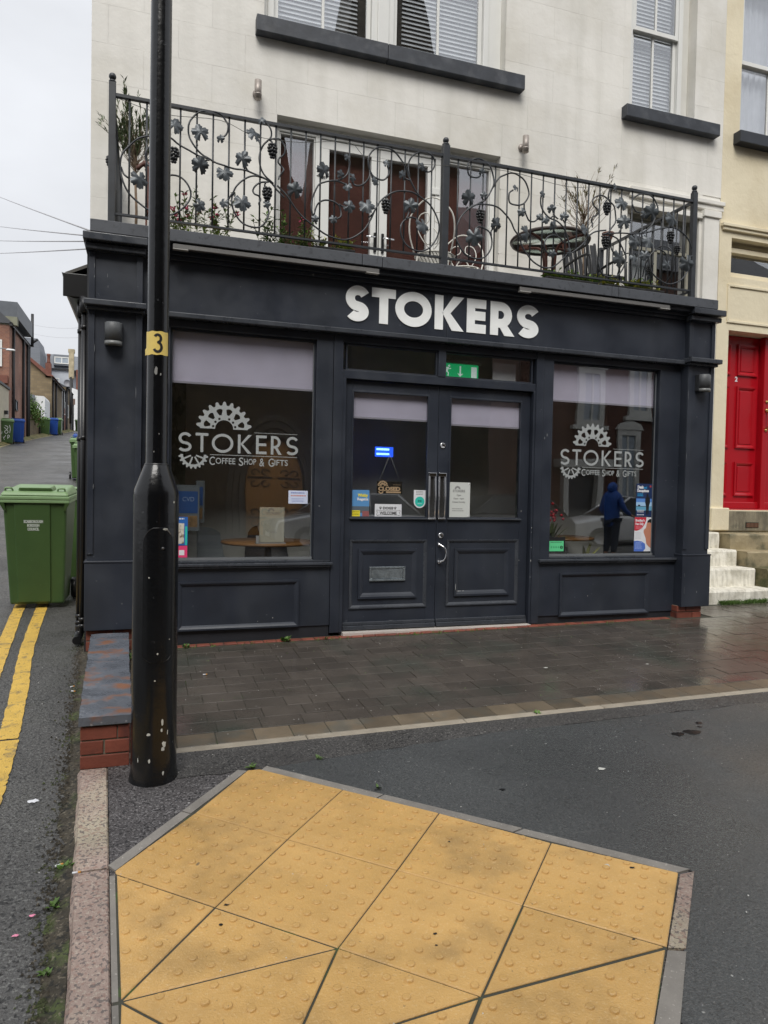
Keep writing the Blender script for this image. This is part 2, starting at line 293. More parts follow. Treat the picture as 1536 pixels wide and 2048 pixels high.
SCROLLS = [[(0.15, 3.217), (0.084, 3.213), (-0.002, 3.228), (-0.096, 3.291), (-0.153, 3.349), (-0.189, 3.436), (-0.2, 3.526), (-0.187, 3.6), (-0.147, 3.661), (-0.084, 3.726), (-0.003, 3.763), (0.078, 3.784), (0.144, 3.774), (0.194, 3.745), (0.245, 3.719), (0.312, 3.692), (0.363, 3.676), (0.423, 3.667)], [(-0.194, 3.511), (-0.178, 3.467), (-0.154, 3.443), (-0.125, 3.438)], [(0.065, 3.408), (0.09, 3.463), (0.147, 3.502), (0.214, 3.504), (0.264, 3.464), (0.294, 3.4), (0.283, 3.338), (0.233, 3.27), (0.167, 3.222), (0.117, 3.213)], [(0.038, 3.709), (-0.007, 3.68), (-0.028, 3.63), (-0.022, 3.581), (-0.005, 3.545)], [(0.524, 3.845), (0.554, 3.885), (0.559, 3.938), (0.54, 3.978), (0.505, 4.011), (0.453, 4.023), (0.402, 4.018), (0.351, 4.0), (0.309, 3.962), (0.28, 3.914), (0.271, 3.861), (0.281, 3.802), (0.312, 3.748), (0.354, 3.707), (0.397, 3.68), (0.427, 3.668), (0.475, 3.649), (0.535, 3.636), (0.597, 3.628), (0.658, 3.627), (0.711, 3.624), (0.773, 3.61), (0.836, 3.589), (0.896, 3.562), (0.938, 3.515), (0.993, 3.465)], [(0.337, 3.752), (0.332, 3.786), (0.343, 3.813)], [(0.381, 3.634), (0.402, 3.655), (0.427, 3.659)], [(0.765, 3.883), (0.792, 3.865), (0.804, 3.832), (0.806, 3.797)], [(0.817, 4.02), (0.857, 4.001), (0.883, 3.961), (0.886, 3.917), (0.859, 3.877), (0.824, 3.835), (0.8, 3.769), (0.799, 3.707), (0.818, 3.648), (0.854, 3.6), (0.909, 3.56)], [(0.868, 3.887), (0.904, 3.902), (0.949, 3.904), (0.973, 3.888), (0.994, 3.851), (0.987, 3.796), (0.951, 3.763), (0.943, 3.726), (0.969, 3.704), (0.986, 3.679), (0.97, 3.646), (0.952, 3.62), (0.948, 3.597)], [(0.872, 3.888), (0.891, 3.878), (0.894, 3.856)], [(0.865, 3.375), (0.876, 3.336), (0.859, 3.271), (0.815, 3.22), (0.753, 3.207), (0.69, 3.221), (0.637, 3.267), (0.601, 3.332), (0.595, 3.402), (0.616, 3.475), (0.659, 3.534), (0.712, 3.578), (0.765, 3.595), (0.818, 3.595), (0.882, 3.578)], [(0.608, 3.447), (0.617, 3.422), (0.635, 3.407)], [(0.873, 3.568), (0.819, 3.558), (0.775, 3.526), (0.753, 3.487), (0.767, 3.458), (0.798, 3.449), (0.812, 3.425), (0.799, 3.392), (0.808, 3.366)], [(0.847, 3.519), (0.842, 3.541), (0.85, 3.56)], [(0.738, 3.617), (0.706, 3.635), (0.688, 3.671)], [(0.552, 3.369), (0.573, 3.398), (0.597, 3.437)], [(0.937, 3.552), (0.993, 3.507), (1.03, 3.463), (1.087, 3.394), (1.162, 3.323), (1.257, 3.268), (1.334, 3.228), (1.411, 3.206), (1.488, 3.209), (1.565, 3.24), (1.643, 3.306), (1.7, 3.398), (1.738, 3.488), (1.787, 3.566), (1.856, 3.623), (1.926, 3.657), (1.987, 3.668), (2.049, 3.666), (2.111, 3.647), (2.174, 3.613), (2.228, 3.568), (2.271, 3.507), (2.295, 3.423), (2.286, 3.344), (2.245, 3.271), (2.194, 3.221), (2.121, 3.196), (2.049, 3.208), (1.996, 3.249), (1.959, 3.32), (1.958, 3.377), (1.982, 3.423), (2.033, 3.459), (2.074, 3.462), (2.11, 3.451)], [(1.252, 3.299), (1.228, 3.351), (1.208, 3.412), (1.216, 3.486), (1.238, 3.553), (1.27, 3.612), (1.317, 3.638), (1.383, 3.656), (1.441, 3.657), (1.48, 3.645)], [(1.403, 3.66), (1.46, 3.688), (1.493, 3.721), (1.507, 3.76), (1.515, 3.817), (1.5, 3.851)], [(1.232, 3.37), (1.254, 3.446), (1.291, 3.483), (1.339, 3.499), (1.386, 3.493), (1.435, 3.463), (1.45, 3.419), (1.446, 3.381), (1.408, 3.358)], [(1.435, 3.481), (1.464, 3.467), (1.493, 3.467)], [(1.537, 3.682), (1.558, 3.652), (1.597, 3.649), (1.636, 3.674), (1.669, 3.711), (1.683, 3.751), (1.683, 3.788)], [(1.831, 3.85), (1.847, 3.805), (1.838, 3.766), (1.808, 3.733), (1.763, 3.726), (1.713, 3.746), (1.682, 3.797), (1.667, 3.851), (1.675, 3.899), (1.709, 3.951), (1.758, 3.983), (1.813, 3.989), (1.869, 3.978), (1.92, 3.949), (1.962, 3.899), (1.993, 3.857), (2.015, 3.804), (2.037, 3.75), (2.079, 3.69), (2.111, 3.656)], [(2.137, 3.871), (2.19, 3.855), (2.231, 3.886), (2.248, 3.937), (2.229, 3.981), (2.176, 4.011), (2.113, 4.005), (2.052, 3.966), (2.018, 3.908), (2.014, 3.841), (2.025, 3.786)], [(1.974, 3.778), (2.0, 3.768), (2.026, 3.758)], [(1.827, 3.557), (1.826, 3.586), (1.841, 3.611)], [(2.031, 3.521), (2.022, 3.486), (2.002, 3.445)], [(1.729, 3.711), (1.709, 3.727), (1.693, 3.771)], [(1.68, 3.414), (1.7, 3.426), (1.724, 3.458)], [(2.667, 3.914), (2.656, 3.89), (2.615, 3.874), (2.565, 3.886), (2.544, 3.931), (2.547, 3.975), (2.579, 4.013), (2.635, 4.037), (2.693, 4.032), (2.735, 4.006), (2.77, 3.96), (2.79, 3.903), (2.79, 3.844), (2.77, 3.789), (2.742, 3.74), (2.71, 3.699), (2.669, 3.671)], [(2.98, 3.828), (2.947, 3.801), (2.937, 3.762), (2.949, 3.719), (2.988, 3.702), (3.039, 3.706), (3.09, 3.732), (3.123, 3.782), (3.135, 3.829), (3.111, 3.886), (3.067, 3.94), (3.006, 3.968), (2.946, 3.964), (2.896, 3.943), (2.846, 3.912), (2.814, 3.87), (2.79, 3.822)], [(3.09, 3.732), (3.096, 3.672), (3.115, 3.622), (3.146, 3.589), (3.189, 3.586), (3.224, 3.611)], [(2.71, 3.706), (2.661, 3.669), (2.572, 3.612), (2.517, 3.56), (2.474, 3.495), (2.454, 3.427), (2.457, 3.347), (2.487, 3.277), (2.541, 3.225), (2.607, 3.2), (2.673, 3.201), (2.731, 3.23), (2.771, 3.284), (2.79, 3.353), (2.776, 3.411), (2.742, 3.451), (2.691, 3.47), (2.65, 3.465), (2.622, 3.435)], [(2.548, 3.598), (2.596, 3.634), (2.662, 3.658), (2.728, 3.668), (2.794, 3.666), (2.862, 3.646), (2.922, 3.603), (2.966, 3.549), (3.002, 3.493), (3.046, 3.439), (3.074, 3.367), (3.119, 3.312), (3.173, 3.25), (3.244, 3.217), (3.315, 3.2), (3.386, 3.215), (3.438, 3.252), (3.513, 3.323), (3.57, 3.358), (3.641, 3.412), (3.703, 3.471), (3.752, 3.536), (3.801, 3.574), (3.861, 3.597), (3.931, 3.611)], [(2.667, 3.589), (2.662, 3.625), (2.666, 3.652)], [(2.548, 3.623), (2.552, 3.602)], [(2.799, 3.474), (2.779, 3.449), (2.778, 3.411)], [(3.38, 3.683), (3.408, 3.656), (3.426, 3.639)], [(3.484, 3.643), (3.498, 3.622), (3.502, 3.592)], [(3.495, 3.444), (3.449, 3.484), (3.386, 3.493), (3.333, 3.473), (3.3, 3.419), (3.301, 3.373), (3.329, 3.338), (3.364, 3.324)], [(3.38, 3.544), (3.403, 3.524), (3.422, 3.495)], [(3.254, 3.819), (3.257, 3.736), (3.287, 3.678), (3.348, 3.641), (3.422, 3.62), (3.497, 3.561), (3.541, 3.472), (3.552, 3.367)], [(3.349, 3.635), (3.384, 3.66), (3.421, 3.645)], [(3.893, 3.57), (3.966, 3.584), (4.049, 3.601), (4.145, 3.614), (4.23, 3.619), (4.316, 3.635), (4.402, 3.66), (4.478, 3.688), (4.554, 3.714), (4.631, 3.731), (4.71, 3.728), (4.79, 3.698), (4.849, 3.642), (4.892, 3.574), (4.906, 3.502), (4.887, 3.417), (4.839, 3.328), (4.773, 3.257), (4.685, 3.215), (4.595, 3.209), (4.505, 3.245), (4.437, 3.309), (4.41, 3.378), (4.416, 3.433), (4.452, 3.482), (4.506, 3.511), (4.562, 3.505), (4.596, 3.473), (4.604, 3.419)], [(4.293, 3.819), (4.244, 3.83), (4.21, 3.869), (4.207, 3.913), (4.229, 3.952), (4.282, 3.985), (4.335, 3.999), (4.401, 3.991), (4.457, 3.959), (4.486, 3.9), (4.483, 3.846), (4.453, 3.77), (4.422, 3.721), (4.379, 3.679), (4.326, 3.641)], [(4.004, 3.998), (3.963, 3.982), (3.944, 3.936), (3.956, 3.885), (3.999, 3.848), (4.022, 3.798), (4.032, 3.747), (4.025, 3.693), (3.995, 3.645), (3.955, 3.596), (3.914, 3.573)], [(3.961, 3.886), (3.903, 3.912), (3.851, 3.909), (3.8, 3.884), (3.781, 3.842), (3.797, 3.81), (3.834, 3.789), (3.846, 3.756), (3.826, 3.731), (3.79, 3.713), (3.774, 3.68), (3.787, 3.652), (3.783, 3.616)], [(3.966, 3.584), (4.019, 3.565), (4.062, 3.539), (4.129, 3.451), (4.154, 3.392), (4.124, 3.29), (4.073, 3.222), (4.0, 3.196), (3.926, 3.205), (3.878, 3.252), (3.866, 3.304), (3.869, 3.357)], [(3.884, 3.551), (3.936, 3.549), (3.973, 3.528), (3.99, 3.486), (3.997, 3.443), (4.024, 3.411)], [(3.926, 3.846), (3.92, 3.867), (3.94, 3.891)], [(3.725, 3.521), (3.716, 3.477), (3.702, 3.44)], [(4.106, 3.66), (4.08, 3.626), (4.065, 3.603)], [(4.641, 3.76), (4.637, 3.732)], [(4.221, 3.578), (4.209, 3.603), (4.187, 3.613)], [(4.828, 3.447), (4.861, 3.478), (4.901, 3.501)]]
LEAVES = [(0.172, 3.864, 0.062, 20), (0.357, 3.846, 0.064, -15), (0.503, 3.824, 0.031, 10), (0.751, 3.902, 0.059, 0), (0.81, 4.013, 0.031, 0), (0.356, 3.604, 0.063, 10), (0.536, 3.577, 0.063, 160), (0.67, 3.703, 0.062, 20), (-0.069, 3.434, 0.065, 170), (0.359, 3.31, 0.047, 120), (0.535, 3.353, 0.036, 200), (0.67, 3.377, 0.067, 170), (0.857, 3.391, 0.031, 90), (1.071, 3.532, 0.061, 10), (1.301, 3.718, 0.063, -20), (1.44, 3.708, 0.037, 0), (1.537, 3.7, 0.033, 100), (1.491, 3.849, 0.031, 0), (1.495, 3.624, 0.037, 180), (1.512, 3.469, 0.049, 90), (1.659, 3.495, 0.065, 160), (1.237, 3.334, 0.03, 0), (1.384, 3.35, 0.033, 200), (1.821, 3.857, 0.032, 0), (1.729, 3.702, 0.038, 200), (1.959, 3.785, 0.039, 0), (2.127, 3.883, 0.033, 90), (2.031, 3.549, 0.061, 10), (2.143, 3.402, 0.069, 160), (2.554, 3.69, 0.065, -10), (2.693, 3.733, 0.031, 0), (2.671, 3.925, 0.031, 0), (2.611, 3.374, 0.073, 170), (2.82, 3.506, 0.062, 20), (2.997, 3.842, 0.032, 0), (3.058, 3.644, 0.038, 150), (3.261, 3.829, 0.032, 0), (3.353, 3.713, 0.039, 0), (3.236, 3.628, 0.031, -60), (3.294, 3.613, 0.039, 160), (3.379, 3.564, 0.052, 10), (3.106, 3.466, 0.073, 90), (3.373, 3.328, 0.036, 170), (3.483, 3.666, 0.04, 10), (4.077, 3.868, 0.066, 10), (4.109, 3.705, 0.064, 0), (3.707, 3.58, 0.062, 0), (4.009, 4.003, 0.038, 0), (4.406, 3.835, 0.075, 10), (4.32, 3.805, 0.033, 90), (4.64, 3.809, 0.071, 180), (4.233, 3.544, 0.068, 170), (4.383, 3.568, 0.066, 190), (4.073, 3.373, 0.079, 170), (4.824, 3.418, 0.075, 160), (4.227, 3.396, 0.039, 180), (4.345, 3.433, 0.048, 180), (4.6, 3.374, 0.049, 180), (3.547, 3.36, 0.04, 100)]
GRAPES = [(0.17, 3.655), (0.896, 3.808), (0.861, 3.472), (1.823, 3.519), (2.668, 3.559), (3.927, 3.806), (3.922, 3.503), (4.635, 3.641)]
BARS = [-0.107, 0.007, 0.123, 0.241, 0.359, 0.475, 0.594, 0.709, 0.824, 0.94, 1.053, 1.172, 1.288, 1.406, 1.521, 1.633, 1.752, 1.867, 1.984, 2.098, 2.213, 2.516, 2.632, 2.743, 2.861, 2.974, 3.089, 3.202, 3.317, 3.432, 3.55, 3.658, 3.773, 3.889, 4.006, 4.114, 4.233, 4.349, 4.461, 4.579, 4.687, 4.796]
TILES = [[(0.464, 3.32), (0.522, 3.315), (0.842, 3.011), (0.53, 2.671), (0.204, 2.975)], [(0.842, 3.011), (1.175, 2.7), (0.868, 2.359), (0.53, 2.671)], [(1.175, 2.7), (1.505, 2.366), (1.202, 2.051), (0.868, 2.359)], [(1.505, 2.366), (1.846, 2.059), (1.529, 1.743), (1.202, 2.051)], [(0.204, 2.975), (0.53, 2.671), (0.227, 2.327), (-0.087, 2.611), (-0.092, 2.632)], [(0.53, 2.671), (0.868, 2.359), (0.561, 2.026), (0.227, 2.327)], [(0.868, 2.359), (1.202, 2.051), (0.889, 1.725), (0.561, 2.026)], [(1.202, 2.051), (1.529, 1.743), (0.889, 1.725)], [(-0.087, 2.611), (0.227, 2.327), (-0.053, 1.99)], [(0.227, 2.327), (0.561, 2.026), (-0.053, 1.99)], [(-0.053, 1.99), (0.561, 2.026), (0.34, 1.674), (0.296, 1.623)], [(0.561, 2.026), (0.889, 1.725), (0.667, 1.709), (0.34, 1.674)], [(0.889, 1.725), (0.611, 1.415), (0.234, 1.555), (0.296, 1.623), (0.34, 1.674), (0.667, 1.709)], [(0.889, 1.725), (1.529, 1.743), (1.053, 1.267), (0.611, 1.415)], [(-0.053, 1.99), (0.296, 1.623), (0.234, 1.555), (-0.05, 1.655)]]
GRID = (1.4826, -0.7485, 0.8431, 2.9993, 0.0106, 0.0451)
# ------------------------------------------------------------------ palette
slate = M('slate_paint', (.024, .029, .041), .36, var=.16, vs=3, bump=(40, .14, .002), speck=[((.13, .14, .15), 34, .735, .5), ((.35, .36, .36), 21, .79, .7)], rv=(3, .35, .65, .3, .48), wave=(1.2, (.05, .055, .062), .35, (3, 3, .35)))
slate_hi = M('slate_paint_parapet', (.070, .076, .088), .6, var=.15, vs=6, c2=(.035, .038, .045), c2s=22, c2t=(.55, .7), bump=(90, .25, .003))
slate_dk = M('slate_paint_plinth', (.018, .02, .025), .5, var=.2, vs=8, bump=(60, .2, .003))
render_w = M('painted_render', (.77, .75, .70), .8, var=.05, vs=1.2, c2=(.67, .645, .58), c2s=1.3, c2t=(.48, .68), bump=(9, .35, .012), bump2=(60, .12, .003), rand=.012, wave=(1.2, (.55, .535, .48), .32, (4, 4, .45)))
render_c = M('cream_render', (.76, .68, .50), .75, var=.05, vs=1.5, c2=(.66, .57, .39), c2s=1.6, c2t=(.5, .75), bump=(14, .5, .01), bump2=(70, .15, .003))
sill_p = M('sill_paint', (.035, .04, .05), .55, var=.25, vs=7, c2=(.065, .07, .08), c2s=6, bump=(25, .25, .004))
pvc = M('white_frame', (.74, .74, .71), .35, var=.03)
pvc_in = M('white_frame_aged', (.66, .65, .61), .4, var=.05)
iron = M('railing_iron', (.032, .036, .042), .42, var=.2, vs=12, bump=(80, .1, .002))
leafm = M('wrought_leaf', (.062, .072, .080), .38, var=.25, vs=18, metal=.25, c2=(.11, .12, .13), c2s=14, c2t=(.52, .75), bump=(60, .3, .004))
grapem = M('wrought_grape', (.012, .013, .015), .3)
black_g = M('lamp_post_paint', (.0045, .005, .006), .2, var=.2, vs=9, bump=(16, .25, .006), bump2=(70, .15, .002), speck=[((.05, .052, .055), 30, .72, .6)], coat=.0)
black_p = M('black_plastic', (.008, .008, .009), .35, bump=(20, .05, .002))
tar = M('coarse_tarmac', (.055, .052, .05), .55, var=.22, vs=2.2, speck=[((.15, .145, .135), 110, .57, .7), ((.012, .012, .012), 80, .58, .9), ((.36, .35, .32), 70, .70, .8)], bump=(120, 1., .010), bump2=(45, .6, .008), rv=(2.2, .4, .6, .35, .65))
tar2 = M('smooth_tarmac', (.062, .066, .067), .42, var=.12, vs=1.3, speck=[((.12, .12, .118), 110, .56, .5), ((.025, .025, .025), 90, .57, .5), ((.42, .42, .4), 60, .73, .8)], bump=(170, .7, .006), bump2=(12, .15, .01), rv=(1.1, .42, .6, .22, .5), c2=(.085, .074, .062), c2s=.6, c2t=(.52, .7))
tarp = M('reddish_tarmac', (.074, .068, .068), .55, var=.2, vs=3, speck=[((.22, .21, .21), 100, .57, .8), ((.012, .011, .012), 75, .57, .9), ((.4, .39, .38), 60, .71, .8)], bump=(110, 1., .012), bump2=(40, .5, .008))
lane_t = M('lane_tarmac', (.075, .073, .070), .45, var=.25, vs=1.2, speck=[((.17, .17, .16), 85, .58, .7), ((.015, .015, .015), 65, .57, .85), ((.4, .4, .38), 40, .75, .7)], bump=(90, .9, .010), bump2=(30, .5, .01), rv=(1., .4, .6, .28, .6))
paver = M('block_paver', (.080, .068, .057), .3, var=.18, vs=5, rand=.14, speck=[((.17, .16, .15), 70, .72, .5)], bump=(70, .25, .003), bump2=(6, .35, .006), rv=(1.3, .4, .62, .07, .34), c2=(.05, .056, .045), c2s=1.5, c2t=(.5, .7))
paver_e = M('edging_paver', (.125, .098, .066), .45, var=.18, vs=7, rand=.28, c2=(.1, .09, .07), c2s=6, bump=(60, .4, .004))
conc = M('concrete_edging', (.32, .28, .22), .7, var=.15, vs=9, rand=.08, bump=(60, .4, .004), speck=((.5, .48, .42), 90, .7, .6))
conc_g = M('grey_edging', (.2, .185, .165), .75, var=.18, vs=9, rand=.1, bump=(70, .5, .004), speck=[((.4, .38, .34), 110, .66, .6)])
granite = M('pink_granite', (.30, .225, .19), .65, var=.15, vs=5, rand=.1, c2=(.36, .31, .23), c2s=2.3, c2t=(.45, .6), speck=[((.40, .34, .28), 95, .57, .6), ((.10, .085, .08), 80, .56, .8), ((.24, .14, .11), 60, .58, .5)], bump=(110, .9, .006), bump2=(12, .6, .012))
tact = M('tactile_yellow', (.54, .328, .112), .55, var=.09, vs=6, rand=.05, c2=(.36, .225, .085), c2s=3.2, c2t=(.52, .70), speck=[((.62, .44, .22), 120, .62, .4), ((.2, .14, .07), 75, .72, .6), ((.08, .075, .07), 14, .765, .75)], bump=(150, .6, .004), bump2=(28, .45, .006), rv=(2, .4, .6, .28, .6))
joint = M('joint_dirt', (.045, .045, .032), .8, c2=(.045, .075, .02), c2s=9, c2t=(.58, .66))
brick_r = M('red_brick', (.21, .060, .038), .55, var=.2, vs=9, rand=.2, c2=(.10, .032, .027), c2s=8, c2t=(.52, .68), bump=(60, .4, .004), bump2=(9, .3, .006))
mortar = M('mortar', (.16, .14, .105), .85, var=.2, vs=20, bump=(80, .4, .004))
yline = M('yellow_line', (.62, .40, .075), .6, var=.12, vs=9, c2=(.28, .2, .08), c2s=12, c2t=(.56, .7), speck=((.08, .07, .05), 45, .64, .8), bump=(110, .8, .006))
coping_m = M('slate_coping', (.115, .125, .145), .3, var=.2, vs=6, c2=(.20, .09, .05), c2s=5.0, c2t=(.52, .62), speck=((.45, .46, .47), 40, .72, .5), bump=(6, .6, .02), bump2=(70, .3, .003), rv=(5, .4, .6, .2, .5))
dirt = M('gutter_dirt', (.045, .038, .026), .9, var=.5, vs=20, c2=(.05, .065, .02), c2s=6, c2t=(.52, .62), speck=[((.14, .12, .09), 70, .6, .7), ((.012, .012, .01), 60, .58, .8)], bump=(60, 1, .01))
green_m = M('weed_leaf', (.09, .17, .03), .6, var=.3, vs=30, rand=.2)
chrome = M('chrome', (.75, .75, .76), .08, metal=1.)
steel = M('brushed_steel', (.34, .30, .27), .45, metal=.35, var=.1, vs=30)
red_d = M('red_door_paint', (.40, .006, .014), .28, var=.06, vs=3, coat=.3)
white_v = M('frosted_vinyl', (.34, .36, .36), .55, var=.05)
white_l = M('sign_letter_white', (.92, .94, .93), .5, var=.05, vs=9)
white_p = M('paper_white', (.72, .73, .76), .6, var=.03)
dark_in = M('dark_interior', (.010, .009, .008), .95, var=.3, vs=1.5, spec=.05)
blind_m = M('reflection_card', (.68, .63, .80), .8, var=.05, vs=5, bump=(90, .1, .002))
G1 = glass('shop_glass', (.97, .98, .975), 3.0); G2 = glass('upper_glass', (.97, .98, .985), 4.4)
stone_s = M('worn_stone', (.34, .28, .17), .6, var=.2, vs=5, c2=(.14, .13, .08), c2s=4, bump=(30, .5, .008))
stone_w = M('limewashed_stone', (.80, .77, .68), .8, var=.1, vs=8, c2=(.55, .52, .43), c2s=7, c2t=(.5, .68), bump=(25, .6, .01), wave=(4, (.33, .31, .25), .5, (6, 6, 1)))
# ------------------------------------------------------------------ ground and road
def grid_sheet(xs, ys, fn):
    mb = MB(); nx = len(xs); mb.add([fn(x, y) for y in ys for x in xs], [(j * nx + i, j * nx + i + 1, (j + 1) * nx + i + 1, (j + 1) * nx + i) for j in range(len(ys) - 1) for i in range(nx - 1)]); return mb
xs = [-250, -120, -60, -30, -15, -10, -8, -6, -5, -4, -3, -2, -1, 0, 2, 4, 6, 8, 10, 20, 60, 120, 250]
ys = [-200, -60, -20, -10, -5, -2, 0, 1, 2, 3, 4, 5, 6, 7, 7.4, 8.2, 9, 10, 12, 15, 18, 21, 25, 30, 34, 40, 45, 50, 55, 61, 68, 75, 90, 110, 140, 300]
road = struct(grid_sheet(xs, ys, lambda x, y: (x, y, gz(x, y) - .022)).build('road', lane_t))
# footway: tarmac sheet between kerb and forecourt
kx = lambda y: -.07 - .0545 * (y - 1.94)   # inner kerb line
pv = MB(); yy = [-.6 + .3 * i for i in range(22)]
vs = []
for y in yy:
    for k in range(12): x = kx(y) + (30 - kx(y)) * (k / 11) ** 2; vs.append((x, y, gz(x, y)))
pv.add(vs, [(j * 12 + i, j * 12 + i + 1, (j + 1) * 12 + i + 1, (j + 1) * 12 + i) for j in range(21) for i in range(11)])
pavement = struct(pv.build('pavement', tarp))
# old darker coarse strip in front of the forecourt
def sheet(poly, dz, name, mat, parent=None, thick=None, kind=None):
    mb = MB()
    if thick: mb.prism(poly, lambda p: (p[0], p[1], gz(*p) + dz - thick), lambda p: (p[0], p[1], gz(*p) + dz))
    else: mb.add([(p[0], p[1], gz(*p) + dz) for p in poly], [tuple(range(len(poly)))])
    return mb.build(name, mat, parent)
def rag(a, b, n, amp):
    out = []
    for i in range(n):
        t = i / n; out.append((a[0] + (b[0] - a[0]) * t + random.uniform(-amp, amp), a[1] + (b[1] - a[1]) * t + random.uniform(-amp, amp)))
    return out
top = rag((.10, 3.345), (.5, 3.332), 8, .01) + rag((.524, 3.331), (.823, 3.365), 6, .006) + rag((.823, 3.365), (1.855, 3.452), 14, .007) + rag((1.855, 3.452), (8, 3.48), 40, .01) + [(9.5, 3.48)]
struct(sheet([(.0, 3.625), (.0, 3.36)] + top + [(9.5, 3.625)], .003, 'tarmac_strip', tar, pavement))
pt = [(.524, 3.327)] + rag((.60, 3.335), (.823, 3.361), 4, .005) + rag((.823, 3.361), (1.855, 3.447), 14, .006) + rag((1.855, 3.447), (8, 3.475), 40, .008) + [(9.5, 3.475), (9.5, -.5), (1.2, -.5), (1.365, 1.496), (1.572, 1.721), (1.908, 2.061)]
struct(sheet(pt, .005, 'tarmac_patch', tar2, pavement))
# forecourt bed under the block paving
struct(sheet([(-.12, 3.60), (9.5, 3.60), (9.5, 7.3), (5.25, 7.3), (5.25, 5.75), (-.12, 5.75)], .001, 'paving_bed', joint, pavement))
# block paving
def unit_block(lx, ly, h, bev):
    mb = MB(); a, b = lx / 2, ly / 2; e = bev
    mb.hexa([(-a, -b, -h), (a, -b, -h), (a, b, -h), (-a, b, -h)], [(-a, -b, -e), (a, -b, -e), (a, b, -e), (-a, b, -e)])
    mb.add([(-a, -b, -e), (a, -b, -e), (a, b, -e), (-a, b, -e), (-a + e, -b + e, 0), (a - e, -b + e, 0), (a - e, b - e, 0), (-a + e, b - e, 0)], [(4, 5, 6, 7), (0, 1, 5, 4), (1, 2, 6, 5), (2, 3, 7, 6), (3, 0, 4, 7)]); return mb
dep = .1565; sizes = [.118, .158, .198, .238]; bm_ = {s: unit_block(s - .003, dep - .003, .03, .0016).mesh('paver', paver) for s in sizes}
blocks = []; random.seed(11)
for r in range(22):
    y = 3.842 + dep * (r + .5)
    x0 = -.10 if y < 5.60 else 5.32
    if y > 6.9: break
    if 5.50 < y < 5.60: x0 = -.10
    x = x0 - random.uniform(0, .1) if y > 5.6 else -.10
    while x < 8.6:
        s = random.choice(sizes[1:] if random.random() < .85 else sizes)
        cx = x + s / 2
        if not (y > 6.05 and cx > 5.4) and not (y - dep / 2 < 5.60 and y + dep / 2 > 5.60 and cx < 5.3):
            blocks.append((cx, y, s))
        x += s
blocks.sort(key=lambda b: (b[0] ** 2 + b[1] ** 2) if b[0] / b[1] < .97 else 900)
rest = MB()
for i, (x, y, s) in enumerate(blocks):
    dz = random.uniform(-.0015, .0015) + .006
    if i < 290:
        OB('paver', bm_[s], pavement, (x, y, gz(x, y) + dz), (TILT[0] + random.uniform(-.006, .006), TILT[1] + random.uniform(-.006, .006), random.uniform(-.004, .004)))
    else:
        a, b = s / 2 - .002, dep / 2 - .002; g = lambda u, v: gz(x + u, y + v) + dz
        rest.hexa([(x - a, y - b, g(-a, -b) - .02), (x + a, y - b, g(a, -b) - .02), (x + a, y + b, g(a, b) - .02), (x - a, y + b, g(-a, b) - .02)], [(x - a, y - b, g(-a, -b)), (x + a, y - b, g(a, -b)), (x + a, y + b, g(a, b)), (x - a, y + b, g(-a, b))])
struct(rest.build('far_pavers', paver, pavement), 'stuff')
et = unit_block(.196, .160, .03, .004).mesh('edging_tile', paver_e)
for i in range(28):
    x = .06 + i * .2
    OB('edging_tile', et, pavement, (x, 3.759, gz(x, 3.759) + .006), TILT)
ce = unit_block(.914, .052, .05, .005).mesh('edging_strip', conc)
for i in range(9):
    x = .36 + i * .918
    OB('edging_strip', ce, pavement, (x, 3.648, gz(x, 3.648) + .008), TILT)
# red brick course along the foot of the shop front
bc = unit_block(.098, .062, .03, .003).mesh('brick', brick_r)
for i in range(47):
    x = .02 + i * .1035
    OB('brick', bc, pavement, (x, 5.646, gz(x, 5.646) + .009 + random.uniform(-.002, .002)), (TILT[0], TILT[1], random.uniform(-.03, .03)))
# ------------------------------------------------------------------ tactile slabs
h_, th_, gx0, gy0, ga, gb = GRID
gd1 = Vector((math.cos(th_), math.sin(th_))); gd2 = Vector((math.sin(th_), -math.cos(th_)))
def inset(poly, d):
    n = len(poly); P_ = [Vector(p) for p in poly]; area = sum(P_[i].x * P_[(i + 1) % n].y - P_[(i + 1) % n].x * P_[i].y for i in range(n)); sg = 1 if area > 0 else -1; out = []
    for i in range(n):
        a, b, c = P_[i - 1], P_[i], P_[(i + 1) % n]; e1 = (b - a).normalized(); e2 = (c - b).normalized()
        n1 = Vector((-e1.y, e1.x)) * sg; n2 = Vector((-e2.y, e2.x)) * sg; k = (n1 + n2); kk = k.length_squared
        out.append(b + k * (2 * d / kk) if kk > .15 else b + n1 * d)
    return out
def inside(p, poly):
    c = False; n = len(poly)
    for i in range(n):
        a, b = poly[i], poly[i - 1]
        if (a[1] > p[1]) != (b[1] > p[1]) and p[0] < (b[0] - a[0]) * (p[1] - a[1]) / (b[1] - a[1]) + a[0]: c = not c
    return c
struct(sheet([(-.088, 2.63), (.465, 3.32), (.52, 3.318), (1.846, 2.058), (1.29, 1.51), (1.1, .95), (-.04, .95)], .0075, 'slab_bed', joint, pavement))
rot_t = {10: .28, 11: .28, 13: .22, 12: .22, 14: -.2}
gaps = {8: .0035, 9: .0035, 10: .0045, 11: .003, 12: .0055, 13: .0055, 14: .004, 7: .005}
